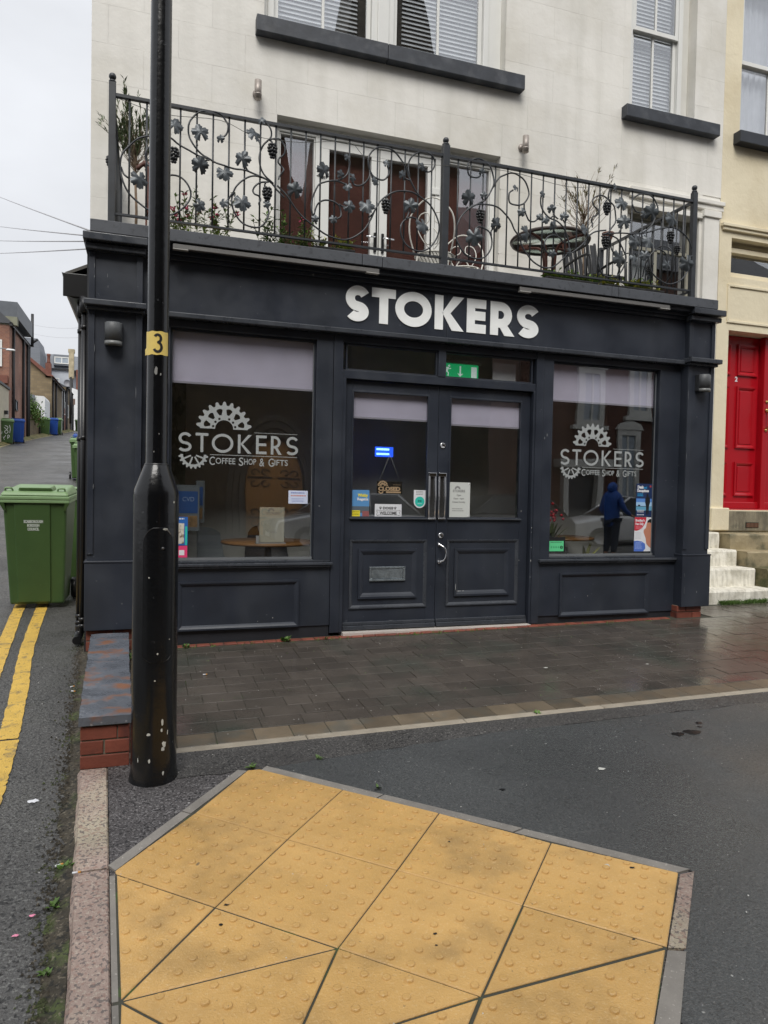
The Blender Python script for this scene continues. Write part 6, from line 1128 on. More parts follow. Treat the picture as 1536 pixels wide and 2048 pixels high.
# inspection door, slightly proud with rounded top
def on_col(u, z, r): a = -PI / 2 + .10 + u / r; return (bx_ + r * math.cos(a), by_ + r * math.sin(a), z)
dr = []
for z in [.42 + .01 * i for i in range(0, 61)]:
    w_ = .066
    if z > .95: w_ = .066 * math.sqrt(max(0, 1 - ((z - .95) / .075) ** 2))
    if z < .46: w_ = .066 * math.sqrt(max(0, 1 - ((.46 - z) / .045) ** 2))
    if w_ > .002: dr.append((z, w_))
mb = MB(); vs = []
for z, w_ in dr:
    for k in range(9): vs.append(on_col(-w_ + 2 * w_ * k / 8, z, .1022))
nz = len(dr); mb.add(vs, [(i * 9 + k, i * 9 + k + 1, (i + 1) * 9 + k + 1, (i + 1) * 9 + k) for i in range(nz - 1) for k in range(8)], True)
outl = [(w_, z) for z, w_ in dr] + [(-w_, z) for z, w_ in dr[::-1]]
mb.tube([on_col(u, z, .1012) for u, z in outl] + [on_col(outl[0][0], outl[0][1], .1012)], .0022, 6); dd = mb.build('inspection_door', black_g, LP)
MB().tube([on_col(u, z, .1035) for u, z in outl if z > .985 and abs(u) < .066 and True][: len([1 for u, z in outl if z > .985]) // 2], .0016, 5).build('door_edge', M('worn_edge', (.3, .3, .29), .4, metal=.3), dd)
MB().ball(on_col(.018, .93, .1035), .007, 10, 6).build('door_lock', M('worn_lock', (.1, .1, .1), .4, metal=.7), dd)
# worn bright chips of old paint
chip = M('bare_paint_chip', (.55, .55, .5), .6, var=.15, vs=30)
random.seed(12); mb = MB()
for (u, z, a, b) in ((.03, 1.015, .014, .006), (.075, 1.135, .006, .007), (-.035, .10, .010, .008), (.025, .15, .008, .018), (.022, .115, .006, .010), (.035, .05, .012, .018), (.028, .028, .010, .012), (-.03, -.02, .006, .010), (-.085, -.02, .003, .012), (.05, .10, .004, .014), (.03, -.08, .006, .012), (-.01, .34, .004, .004), (.055, .52, .003, .003), (.0, .46, .004, .006), (-.04, .80, .004, .005)):
    mb = MB(); n = 9; vs = [on_col(u, z, .1030 if z < 1.1 else .1)] + [on_col(u + a * random.uniform(.5, 1.1) * math.cos(2 * PI * j / n), z + b * random.uniform(.5, 1.1) * math.sin(2 * PI * j / n), .1028 if z < 1.12 else .1) for j in range(n)]; mb.add(vs, [(0, 1 + j, 1 + (j + 1) % n) for j in range(n)]); mb.build('paint_chip', chip, LP)
mb = MB(); 
for (u, z, a, b) in ((-.008, 1.72, .008, .022), (.012, 1.705, .004, .007), (.008, 1.44, .003, .004), (-.014, 1.36, .003, .004)):
    mb = MB(); n = 9; R_ = .0482; f = lambda uu, zz: (bx_ + R_ * math.cos(-PI / 2 + uu / R_), by_ + R_ * math.sin(-PI / 2 + uu / R_), zz); vs = [f(u, z)] + [f(u + a * random.uniform(.6, 1.1) * math.cos(2 * PI * j / n), z + b * random.uniform(.6, 1.1) * math.sin(2 * PI * j / n)) for j in range(n)]; mb.add(vs, [(0, 1 + j, 1 + (j + 1) % n) for j in range(n)]); mb.build('paint_chip', M('grey_paint_chip', (.25, .25, .24), .5), LP)
NS = thing('number_sticker', 'yellow sticker with a black 3 wrapped round the lamp post', 'sticker', (bx_, by_, 1.85))
Rs = .0480
def wrap(u, z, e=0): a = -PI / 2 - .05 + u / Rs; return (bx_ + (Rs + e) * math.cos(a), by_ + (Rs + e) * math.sin(a), z)
mb = MB(); vs = []
for i in range(13):
    z = 1.792 + .104 * i / 12
    for k in range(21):
        u = -.075 + .128 * k / 20; e = .0006 + (.006 if k == 0 else .003 if k == 1 else 0) * (1 if i < 4 else .2); vs.append(wrap(u, z + .0015 * math.sin(k), e))
mb.add(vs, [(i * 21 + k, i * 21 + k + 1, (i + 1) * 21 + k + 1, (i + 1) * 21 + k) for i in range(12) for k in range(20)], True); mb.build('sheet', M('sticker_yellow', (.80, .60, .16), .5, var=.06, vs=30), NS)
mb = MB(); p3_ = smooth_pts(arc(.0, 1.864, .0135, .0165, 150, -75, 12) + arc(.0, 1.826, .0165, .0205, 80, -155, 14), 3)
ribbon(mb, [(p[0], p[1]) for p in p3_], .0115, lambda u, v, d: wrap(u, v, .0012 + d), .0003); mb.build('numeral', blk, NS)
# ------------------------------------------------------------------ low brick wall
W = thing('low_brick_wall', 'low red brick wall end with a rust stained slate coping beside the lamp post', 'wall', (-.2, 4.5, -.1))
wx = lambda y: (-.280 - .041 * (y - 3.55), -.064 - .028 * (y - 3.55))
b0 = -.125; hb = .061; mo = .0075
for r in range(3):
    z0 = b0 + r * (hb + mo); a, b = wx(3.55); ya = 3.55
    if r == 1: cuts = [(a, a + .100), (a + .108, b)]
    elif r == 2: cuts = [(a, a + .160), (a + .165, b)]
    else: cuts = [(a, b)]
    for p, q in cuts: MB().box(p, q, ya, ya + .10, z0, z0 + hb).build('brick', brick_r, W, .003)
    y = ya + .108
    while y < 5.42:
        ln = .215 if (y > ya + .2 or r != 1) else .10; a, b = wx(y); a2, b2 = wx(y + ln)
        for side in (0, 1):
            xa, xb = (a, a + .10) if side == 0 else (b - .10, b)
            MB().box(xa, xb, y, min(y + ln, 5.5), z0, z0 + hb).build('brick', brick_r, W, .003)
        y += ln + .008
mb = MB(); a, b = wx(3.55); c, d = wx(5.5); mb.hexa([(a + .006, 3.556, -.2), (b - .006, 3.556, -.2), (d - .006, 5.5, -.2), (c + .006, 5.5, -.2)], [(a + .006, 3.556, .082), (b - .006, 3.556, .082), (d - .006, 5.5, .082), (c + .006, 5.5, .082)]); mb.build('mortar', mortar, W)
mb = MB(); n = 26; vs = []; rnd = random.Random(2)
for i in range(n + 1):
    y = 3.535 + (5.55 - 3.535) * i / n; a, b = wx(y); a -= .008; b += .008
    for k in range(7): x = a + (b - a) * k / 6; vs.append((x + (rnd.uniform(-.003, .003) if k in (0, 6) else 0), y, .122 + .005 * math.sin(y * 26 + k * .5) * (1 if 0 < i < n else .3) + rnd.uniform(-.0015, .0015)))
mb.add(vs, [(i * 7 + k, i * 7 + k + 1, (i + 1) * 7 + k + 1, (i + 1) * 7 + k) for i in range(n) for k in range(6)], True)
a, b = wx(3.535); c, d = wx(5.55); a -= .008; b += .008; c -= .008; d += .008
mb.add([(a, 3.535, .084), (b, 3.535, .084), (b, 3.535, .124), (a, 3.535, .124)], [(0, 1, 2, 3)]); mb.add([(a, 3.535, .084), (a, 3.535, .122), (c, 5.55, .122), (c, 5.55, .084)], [(0, 1, 2, 3)]); mb.add([(b, 3.535, .084), (d, 5.55, .084), (d, 5.55, .122), (b, 3.535, .122)], [(0, 1, 2, 3)])
mb.build('coping', coping_m, W)
# ------------------------------------------------------------------ wheelie bins
def make_bin(body_c, lid_c, tag_):
    t = thing('wheelie_bin', 'x', 'wheelie bin'); bm1 = M(tag_ + '_bin_body', body_c, .42, var=.08, vs=6, bump=(60, .15, .002), speck=((.18, .2, .14), 60, .74, .4)); lm = M(tag_ + '_bin_lid', lid_c, .45, var=.1, vs=9, bump=(60, .15, .002), speck=((.3, .32, .28), 50, .72, .5))
    b = MB(); w0, w1, d0, d1 = .235, .272, .23, .335
    b.hexa([(-w0, -d0, .03), (w0, -d0, .03), (w0, d0 - .05, .03), (-w0, d0 - .05, .03)], [(-w1, -d1, .93), (w1, -d1, .93), (w1, d1, .93), (-w1, d1, .93)]); body = b.build('body', bm1, t, .02, local=True, seg=3)
    q = lambda z: (w0 + (w1 - w0) * (z - .03) / .9, -(d0 + (d1 - d0) * (z - .03) / .9))
    def fp(x0a, x1a, x0b, x1b, za, zb, th): return [(x0a, q(za)[1] - th, za), (x1a, q(za)[1] - th, za), (x1a, q(za)[1] + .01, za), (x0a, q(za)[1] + .01, za)], [(x0b, q(zb)[1] - th, zb), (x1b, q(zb)[1] - th, zb), (x1b, q(zb)[1] + .01, zb), (x0b, q(zb)[1] + .01, zb)]
    MB().hexa(*fp(-.165, .12, -.175, .13, .05, .92, .013)).build('front_panel', bm1, body, .006, local=True)
    MB().box(-w1 - .025, w1 + .025, -d1 - .03, d1 + .02, .925, .955).box(-w1 - .028, w1 + .028, -d1 - .034, d1 + .02, .955, .985).build('rim', lm, t, .008, local=True, seg=3)
    for s in (-1, 1): MB().hexa([(s * (w1 - .02) - .01, -d1 - .01, .86), (s * (w1 - .02) + .01, -d1 - .01, .86), (s * (w1 - .02) + .01, -d1 + .03, .86), (s * (w1 - .02) - .01, -d1 + .03, .86)], [(s * (w1 + .005) - .02, -d1 - .03, .925), (s * (w1 + .005) + .02, -d1 - .03, .925), (s * (w1 + .005) + .02, -d1 + .03, .925), (s * (w1 + .005) - .02, -d1 + .03, .925)]).build('rim_bracket', bm1, t, local=True)
    l = MB(); l.hexa([(-w1 - .022, -d1 - .025, .987), (w1 + .022, -d1 - .025, .987), (w1 + .022, d1, .987), (-w1 - .022, d1, .987)], [(-w1 + .005, -d1 + .01, 1.028), (w1 - .005, -d1 + .01, 1.028), (w1 - .02, d1 - .02, 1.062), (-w1 + .02, d1 - .02, 1.062)]); lid = l.build('lid', lm, t, .018, local=True, seg=3)
    MB().hexa([(-.15, -d1 + .03, 1.026), (.15, -d1 + .03, 1.026), (.16, -.12, 1.03), (-.16, -.12, 1.03)], [(-.135, -d1 - .005, 1.058), (.135, -d1 - .005, 1.058), (.14, -.13, 1.075), (-.14, -.13, 1.075)]).build('lid_handle', lm, lid, .012, local=True, seg=3)
    for s in (-1, 1): MB().tube(smooth_pts([(s * .25, -d1 + .03, 1.02), (s * .25, -d1 + .01, 1.05), (s * .20, -d1 + .01, 1.05), (s * .19, -d1 + .03, 1.025)], 3), .008, 6).build('lid_clip', lm, lid, local=True)
    MB().tube([(-.22, d1 + .02, .99), (.22, d1 + .02, .99)], .016, 10).build('rear_handle', bm1, t, local=True)
    for s in (-1, 1):
        wv = MB().lathe([(.03, -.025), (.095, -.025), (.10, -.015), (.10, .015), (.095, .025), (.03, .025)], (0, 0, 0), 22); wv.v = [(s * .275 + z, d0 - .005 + x, .10 + y) for x, y, z in wv.v]; wh = wv.build('wheel', black_p, t, local=True)
        wv = MB().lathe([(.0001, -.018), (.05, -.018), (.05, .018), (.0001, .018)], (0, 0, 0), 14); wv.v = [(s * .275 + z, d0 - .005 + x, .10 + y) for x, y, z in wv.v]; wv.build('hub', M('hub_grey', (.05, .05, .05), .5), wh, local=True)
    return t
gb = make_bin((.046, .092, .026), (.19, .30, .14), 'green'); blb = make_bin((.006, .045, .24), (.02, .08, .34), 'blue')
def put_bin(src, x, y, rz, label, s=1., first=False):
    o = src if first else copy_tree(src); o.location = (x, y, gz(x, y) - .022); o.rotation_euler = (math.atan(.045) if y < 8 else 0, 0, rz); o['label'] = label; o['group'] = 'wheelie bins along the lane'; return o
put_bin(gb, -1.55, 33.2, .1, 'green wheelie bin with white paint scrawl, foremost on the left of the lane', first=True)
# copies first (before the front one receives its lettering)
b2 = put_bin(gb, -5.62, 33.6, .15, 'green wheelie bin with white paint scrawl by the cream wall'); gb_front = gb
put_bin(blb, -5.38, 34.7, .2, 'bright blue wheelie bin beside the paint marked green one', first=True)
put_bin(gb, -5.83, 47.4, .1, 'green wheelie bin below the hedge, left of a blue one'); put_bin(blb, -5.48, 48.3, .1, 'far blue wheelie bin between two green ones'); put_bin(gb, -5.36, 49.3, 0, 'small green wheelie bin right of the far blue one')
put_bin(gb, -5.5, 66, 0, 'dark green wheelie bin at the far end of the lane')
put_bin(gb, -1.22, 17.6, -.15, 'green wheelie bin by the shop flank wall, nearer of two up the lane'); put_bin(gb, -1.55, 19.6, .1, 'green wheelie bin behind the other one by the shop flank wall'); put_bin(blb, -1.62, 21.5, 0, 'blue lidded wheelie bin behind the two green ones by the shop flank')
put_bin(gb, -.70, 8.9, -.12, 'green wheelie bin directly behind the council bin, mostly hidden')
gb.location = (-.965, 7.66, gz(-.965, 7.66) - .022 + .01); gb.rotation_euler = (math.atan(.045), 0, -.03); gb.scale = (1, 1, 1.085); gb['label'] = 'large green council wheelie bin on the double yellow lines'
bl_ = MB()
tx = thing('tmp', 'x', 'x')
cm_w = col('bin_print', (.85, .88, .85))
for s_, z_, w_ in (('SCARBOROUGH', .755, .155), ('BOROUGH', .722, .098), ('COUNCIL', .689, .094)):
    o = text(s_, -.02 - w_ / 2, z_, .032, cm_w, None, -.0, 'lettering', width=w_ * 1.06, bold=.0022, depth=.0003)
    for v in o.data.vertices: v.co.y = -(.23 + .105 * (v.co.z - .03) / .9) - .0145
    o.parent = gb
bpy.data.objects.remove(tx)
mb = MB(); rnd = random.Random(4)
for pts, wd in (([(-.05, .75), (.06, .70), (.02, .58), (-.06, .50), (0, .42), (.07, .5), (0, .6), (-.08, .68)], .022), ([(.12, .78), (.15, .62), (.13, .45)], .02), ([(-.02, .35), (-.08, .25), (-.12, .28)], .02), ([(.06, .20), (.06, .36), (.12, .34), (.10, .27), (.06, .27)], .02), ([(-.15, .5), (-.17, .40)], .015), ([(-.06, .16), (-.10, .22)], .02)):
    ribbon(mb, [(p.x, p.y) for p in smooth_pts([(a, b, 0) for a, b in pts], 4)], wd, lambda u, v, d: (u, -(.23 + .105 * (v - .03) / .9) - .016 - d, v), .002)
o = mb.build('paint_scrawl', white_p, None); o.parent = b2
# ------------------------------------------------------------------ houses up the lane
def brick_mat(name, c1, c2, mor, sx=4.2, rough=.85):
    if name in MATS: return MATS[name]
    m = M(name, c1, rough, var=.15, vs=1.2, bump=(12, .3, .01)); t = m.node_tree; L = t.links.new; b = t.nodes['Principled BSDF']
    br = N(t, 'ShaderNodeTexBrick'); br.inputs['Scale'].default_value = sx; br.inputs['Color1'].default_value = (*c1, 1); br.inputs['Color2'].default_value = (*c2, 1); br.inputs['Mortar'].default_value = (*mor, 1); br.inputs['Mortar Size'].default_value = .012
    g = N(t, 'ShaderNodeNewGeometry'); s = N(t, 'ShaderNodeSeparateXYZ'); cb = N(t, 'ShaderNodeCombineXYZ'); ad = N(t, 'ShaderNodeMath', operation='ADD'); L(g.outputs['Position'], s.inputs[0]); L(s.outputs[0], ad.inputs[0]); L(s.outputs[1], ad.inputs[1]); L(ad.outputs[0], cb.inputs[0]); L(s.outputs[2], cb.inputs[1]); L(cb.outputs[0], br.inputs['Vector'])
    nz = N(t, 'ShaderNodeTexNoise'); nz.inputs['Scale'].default_value = .8; nz.inputs['Detail'].default_value = 6; L(g.outputs['Position'], nz.inputs['Vector']); mr_ = N(t, 'ShaderNodeMapRange'); mr_.inputs[1].default_value = .3; mr_.inputs[2].default_value = .7; mr_.inputs[3].default_value = .65; mr_.inputs[4].default_value = 1.3; L(nz.outputs['Fac'], mr_.inputs[0])
    mx_ = N(t, 'ShaderNodeMix', data_type='RGBA'); mx_.blend_type = 'MULTIPLY'; mx_.inputs[0].default_value = 1; cc_ = N(t, 'ShaderNodeCombineColor'); [L(mr_.outputs[0], cc_.inputs[i]) for i in range(3)]; L(br.outputs['Color'], mx_.inputs[6]); L(cc_.outputs[0], mx_.inputs[7]); L(mx_.outputs[2], b.inputs['Base Color']); return m
bk1 = brick_mat('lane_brick', (.26, .12, .075), (.19, .085, .06), (.22, .19, .16)); bk2 = brick_mat('lane_pink_brick', (.33, .17, .12), (.26, .13, .095), (.28, .24, .2)); stn = brick_mat('lane_stone', (.20, .15, .085), (.14, .105, .06), (.13, .11, .08), 1.6)
slt = M('far_slate', (.17, .185, .21), .6, var=.15, vs=2, stretch=(.3, .3, 6)); sltd = M('dark_slate', (.06, .063, .07), .6, var=.2, vs=2); cw = M('cream_wall_paint', (.5, .45, .34), .8, var=.08); ww = M('white_wall_paint', (.72, .73, .74), .8, var=.06); gw = M('grey_wall_paint', (.50, .53, .58), .8, var=.05); rt = M('red_ridge_tile', (.17, .065, .045), .8, var=.2, vs=5); dkp = M('dark_gutter', (.02, .02, .022), .5)
pane_d = M('far_pane', (.35, .40, .45), .2, var=.1)
def win(parent, x0, x1, y, z0, z1, fw=.08, mull=True, axis='x', mat=None):
    mat = mat or pvc
    if axis == 'x':
        f = MB().frame(x0, x1, z0, z1, fw, y - .06, y); 
        if mull: f.box((x0 + x1) / 2 - fw / 2, (x0 + x1) / 2 + fw / 2, y - .055, y, z0, z1)
        f = f.build('window', mat, parent); MB().box(x0 + fw, x1 - fw, y - .02, y + .02, z0 + fw, z1 - fw).build('pane', pane_d, f)
    else:
        f = MB(); f.box(y, y + .06, x0, x1, z0, z0 + fw).box(y, y + .06, x0, x1, z1 - fw, z1).box(y, y + .06, x0, x0 + fw, z0, z1).box(y, y + .06, x1 - fw, x1, z0, z1); f = f.build('window', mat, parent); MB().box(y - .02, y + .02, x0 + fw, x1 - fw, z0 + fw, z1 - fw).build('pane', pane_d, f)
# A: tall brick house on the left
A = thing('brick_house', 'tall red brick house with slate dormer on the left of the lane', 'house', (-9, 38, 3))
MB().box(-14, -5.9, 36, 41.2, 2, 8.45).build('wall', bk2, A)
MB().box(-14, -5.905, 35.96, 36, 2, 8.3).build('gable_facing', bk1, A)
mb = MB(); mb.hexa([(-14, 35.9, 8.45), (-5.75, 35.9, 8.45), (-5.75, 41.3, 8.45), (-14, 41.3, 8.45)], [(-14, 35.9, 11.6), (-9.2, 35.9, 11.6), (-9.2, 41.3, 11.6), (-14, 41.3, 11.6)]); mb.build('roof', sltd, A)
MB().box(-10, -5.6, 36.0, 40.5, 8.75, 9.45).build('dormer', M('dormer_slate', (.10, .11, .125), .5), A); MB().box(-10, -5.6, 35.98, 36.3, 8.4, 8.78).build('dormer_cheek', M('mossy_render', (.22, .22, .16), .8), A)
MB().box(-5.9, -5.78, 35.9, 41.3, 8.35, 8.5).build('gutter', dkp, A)
for y in (36.6, 39.4, 40.7, 41.15): MB().tube([(-5.83, y, 3), (-5.83, y, 8.4)], .06, 8).build('downpipe', dkp, A)
MB().tube([(-5.7, 41.2, 8.4), (-5.7, 41.2, 10.1)], .07, 8).tube([(-5.7, 41.2, 8.6), (-5.45, 41.2, 8.8)], .06, 6).build('soil_pipe', dkp, A)
win(A, 37.3, 37.9, -5.9, 4.7, 5.2, .06, False, 'y', dkp); win(A, -6.9, -6.2, 35.96, 6.5, 7.7, .07); 
MB().box(-6.45, -5.95, 35.8, 35.96, 5.75, 6.1).build('vent_box', rt, A)
cwt = thing('garden_wall', 'cream painted yard wall with a dark sloping cap by the blue bin', 'wall', (-6.5, 34, 2.9)); MB().box(-12, -5.76, 31, 35.0, 2, 5.35).build('wall', cw, cwt); MB().hexa([(-12, 30.9, 5.35), (-5.70, 30.9, 5.35), (-5.70, 35.05, 5.35), (-12, 35.05, 5.35)], [(-12, 30.9, 5.5), (-5.70, 30.9, 5.45), (-5.70, 35.05, 5.45), (-12, 35.05, 5.5)]).build('coping', dkp, cwt); MB().box(-5.76, -5.62, 33.9, 34.1, 4.2, 4.35).build('wall_fitting', dkp, cwt)
sl_ = thing('street_light', 'white street light head on a thin arm over the lane', 'street light', (-5.9, 30, 6.3)); MB().hexa([(-5.05, 29.9, 6.24), (-4.70, 29.9, 6.24), (-4.72, 30.1, 6.24), (-5.05, 30.1, 6.24)], [(-4.98, 29.93, 6.31), (-4.76, 29.93, 6.29), (-4.76, 30.07, 6.29), (-4.98, 30.07, 6.31)]).build('lamp_head', ww, sl_, .02); MB().tube([(-6.6, 30, 6.38), (-5.6, 30, 6.33), (-4.95, 30, 6.29)], .018, 6).build('arm', M('grey_arm', (.3, .3, .32), .5), sl_)
# B: stone gable house
Bh = thing('stone_house', 'brown stone gabled house with a red brick chimney halfway up the lane', 'house', (-7.5, 53, 4)); 
mb = MB(); mb.prism([(-10.5, 3), (-5.9, 3), (-5.9, 8.40), (-6.25, 8.42), (-8.4, 10.2), (-10.5, 8.4)], lambda p: (p[0], 51, p[1]), lambda p: (p[0], 57, p[1])); mb.build('wall', stn, Bh)
MB().hexa([(-6.15, 50.8, 8.30), (-5.75, 50.8, 8.28), (-5.75, 57.2, 8.28), (-6.15, 57.2, 8.3)], [(-8.4, 50.8, 10.28), (-8.3, 50.8, 10.38), (-8.3, 57.2, 10.38), (-8.4, 57.2, 10.28)]).build('roof', rt, Bh)
MB().hexa([(-6.6, 51.2, 8.45), (-5.7, 51.2, 8.05), (-5.7, 57, 8.05), (-6.6, 57, 8.45)], [(-8.0, 51.2, 9.75), (-7.9, 51.2, 9.85), (-5.8, 57, 8.2), (-6.6, 57, 8.6)]).build('roof_slope', slt, Bh)
chm = MB().box(-6.28, -5.95, 51, 51.4, 8.2, 9.15).build('chimney', rt, Bh); MB().lathe([(.10, 0), (.13, .05), (.10, .15), (.09, .45), (.12, .5), (.11, .62), (.0001, .62)], (-6.11, 51.2, 9.15), 10).build('chimney_pot', rt, chm)
for y in (51.4, 53): MB().tube([(-5.84, y, 4), (-5.84, y, 8.2)], .06, 6).build('downpipe', dkp, Bh)
ex = thing('lean_to', 'small white rendered lean to with a slate canopy below the stone gable', 'outbuilding', (-7, 49, 4)); MB().prism([(-9, 4), (-5.98, 4), (-5.98, 6.55), (-6.05, 6.7), (-9, 6.75)], lambda p: (p[0], 48.5, p[1]), lambda p: (p[0], 50.9, p[1])).build('wall', ww, ex); MB().box(-9, -6.55, 48.1, 48.6, 6.5, 6.72).box(-9, -6.6, 48.1, 48.3, 6.42, 6.5).build('canopy', slt, ex); MB().tube([(-6.95, 48.25, 5.2), (-6.95, 48.25, 6.3), (-6.8, 48.25, 6.45)], .04, 6).build('canopy_post', dkp, ex); MB().box(-6.45, -6.25, 48.42, 48.5, 4.4, 5.7).build('door', rt, ex)
# C: terrace of smaller houses beyond
for k, (y0, y1, top, wm, lab) in enumerate(((57.1, 59.5, 8.3, ww, 'narrow white rendered house beyond the stone gable'), (59.6, 64.5, 8.75, stn, 'stone house with dark pipes before the grey building'))):
    Cc = thing('terraced_house', lab, 'house', (-7, y0, 5)); MB().box(-10, -5.9, y0, y1, 4, top).build('wall', wm, Cc); MB().hexa([(-10, y0, top), (-5.75, y0, top), (-5.75, y1, top), (-10, y1, top)], [(-9, y0, top + 1.2), (-8.2, y0, top + 1.2), (-8.2, y1, top + 1.2), (-9, y1, top + 1.2)]).build('roof', sltd, Cc)
    for y in (y0 + .3, y1 - .5): MB().tube([(-5.84, y, 4), (-5.84, y, top)], .06, 6).build('downpipe', dkp, Cc)
    win(Cc, y0 + .8, y0 + 1.6, -5.9, 6.5, 7.5, .08, False, 'y'); MB().box(-5.92, -5.85, y1 - 1.4, y1 - .6, 5.4, 7.0).build('door', rt if k == 0 else dkp, Cc)
# grey building at the end
Gd = thing('grey_building', 'pale grey end building with slate mansard and dormer window closing the lane', 'building', (-8, 76, 6)); MB().box(-12, -6.88, 75, 82, 5, 12.35).build('wall', gw, Gd); MB().hexa([(-12, 74.9, 12.35), (-5.9, 74.9, 12.35), (-5.9, 82, 12.35), (-12, 82, 12.35)], [(-12, 75.5, 13.95), (-5.9, 75.5, 13.75), (-5.9, 82, 13.75), (-12, 82, 13.95)]).build('mansard_roof', slt, Gd)
MB().box(-8.5, -7.0, 74.7, 76, 12.7, 13.72).build('dormer', slt, Gd); win(Gd, -8.42, -7.12, 74.7, 12.85, 13.5, .09); MB().box(-12, -6.7, 74.8, 75.02, 12.28, 12.42).build('gutter', dkp, Gd)
win(Gd, -8.6, -8.0, 75, 11.0, 11.5, .08, False)
bay = MB().box(-7.65, -6.86, 74.2, 75, 8.2, 10.55).build('bay', gw, Gd); win(bay, -7.55, -7.0, 74.2, 9.6, 10.4, .07); win(bay, -7.55, -7.0, 74.2, 8.7, 9.45, .07); MB().box(-7.7, -6.82, 74.1, 75, 10.55, 10.65).box(-7.7, -6.82, 74.1, 75, 8.12, 8.22).build('bay_trim', dkp, Gd)
MB().box(-7.75, -7.35, 74.9, 75.02, 6.2, 7.9).build('door', M('grey_door', (.2, .21, .22), .6), Gd)
mb = MB().lathe([(.0001, 0), (.25, .04), (.32, .12)], (0, 0, 0), 16); mb.v = [(-7.2 + x, 74.0 - z, 10.95 + y) for x, y, z in mb.v]; mb.build('satellite_dish', M('dish_grey', (.25, .25, .27), .6), Gd)
MB().tube([(-6.84, 74.8, 8.2), (-6.84, 74.8, 12.3)], .07, 6).build('downpipe', dkp, Gd)
G2b = thing('grey_building', 'taller slate gable with a stone stack behind the brick house', 'building', (-10, 71, 6)); MB().prism([(-12, 6), (-9.05, 6), (-9.05, 13.2), (-9.25, 14.2), (-12, 14.25)], lambda p: (p[0], 70, p[1]), lambda p: (p[0], 74, p[1])).build('roof', slt, G2b); MB().box(-9.9, -9.1, 69.5, 70, 11.0, 11.9).build('stack', stn, G2b)
Wl = thing('white_building', 'white rendered wall and red brick house at the right end of the lane', 'building', (-6, 71, 6)); MB().hexa([(-6.72, 70, 5.0), (-4, 70, 5.0), (-4, 74, 5.0), (-6.72, 74, 5.0)], [(-6.62, 70, 10.1), (-4, 70, 9.2), (-4, 74, 9.2), (-6.62, 74, 10.1)]).build('wall', ww, Wl); MB().box(-6.45, -4, 74.1, 74.6, 9, 12.3).build('brick_wall', rt, Wl)
ck = MB().box(-5.75, -5.4, 60, 60.5, 9.5, 11.5).box(-5.8, -5.35, 60, 60.5, 11.5, 11.75).build('chimney', M('pale_stone_stack', (.42, .36, .24), .8, var=.3, vs=3), Wl); MB().tube([(-5.6, 60, 6), (-5.6, 60, 9.6)], .08, 6).build('pipe', dkp, Wl)
pl = thing('utility_post', 'thin dark post with a small sign at the far end of the lane', 'post', (-6, 66, 5.6)); MB().tube([(-5.95, 66, 5.5), (-5.95, 66, 8.4)], .06, 7).build('post', dkp, pl); MB().box(-6.1, -5.8, 65.9, 66, 8.1, 8.6).build('sign_plate', M('dim_plate', (.15, .1, .08), .6), pl)
# hedge on the yard wall
rnd = random.Random(77); mb = MB()
for i in range(2600):
    a, b, c = rnd.gauss(0, .35), rnd.gauss(0, .8), rnd.gauss(0, .38); leaf_card(mb, (-6.42 + a * .8, 45.2 + b, 5.5 - .35 * a + c * .8), Vector((rnd.uniform(-1, 1), rnd.uniform(-1, 1), rnd.uniform(-1, 1))), rnd.uniform(.12, .24), .09)
hd = thing('hedge', 'bright green bush hanging over the stone yard wall', 'bush', (-6.3, 45.2, 5)); struct(mb.build('foliage', M('hedge_leaf', (.10, .18, .03), .6, var=.35, vs=4), hd), 'stuff'); MB().tube([(-6.6, 45.2, 4), (-6.4, 45.2, 5.8)], .05, 6).build('trunk', M('thin_bark', (.2, .14, .09)), hd)
yw = thing('yard_wall', 'low mossy stone yard wall under the bush', 'wall', (-6.3, 45, 4)); MB().box(-7.5, -6.15, 41.3, 48.4, 3, 5.15).build('wall', stn, yw)
vg = MB(); rnd = random.Random(31); vs = []; n = 60
for i in range(n + 1):
    y = 30 + i * .6
    for k in range(3): x = (-5.9, -5.68, -5.5)[k] + rnd.uniform(-.06, .06); vs.append((x, y, gz(x, y) + (.10, .05, -.018)[k] + rnd.uniform(0, .03)))
vg.add(vs, [(i * 3 + k, i * 3 + k + 1, (i + 1) * 3 + k + 1, (i + 1) * 3 + k) for i in range(n) for k in range(2)]); struct(vg.build('grass_verge', M('dry_verge', (.16, .135, .05), .9, var=.4, vs=3, c2=(.07, .10, .03), c2s=2), road))
mb = MB(); mb.add(sum([[(-5.50, y, gz(-5.1, y) - .012), (-5.40, y, gz(-5.1, y) - .012)] for y in range(20, 70)], []), [(2 * i, 2 * i + 1, 2 * i + 3, 2 * i + 2) for i in range(49)]); struct(mb.build('lane_kerb_line', M('pale_kerb', (.38, .34, .2), .8, var=.3, vs=3), road))
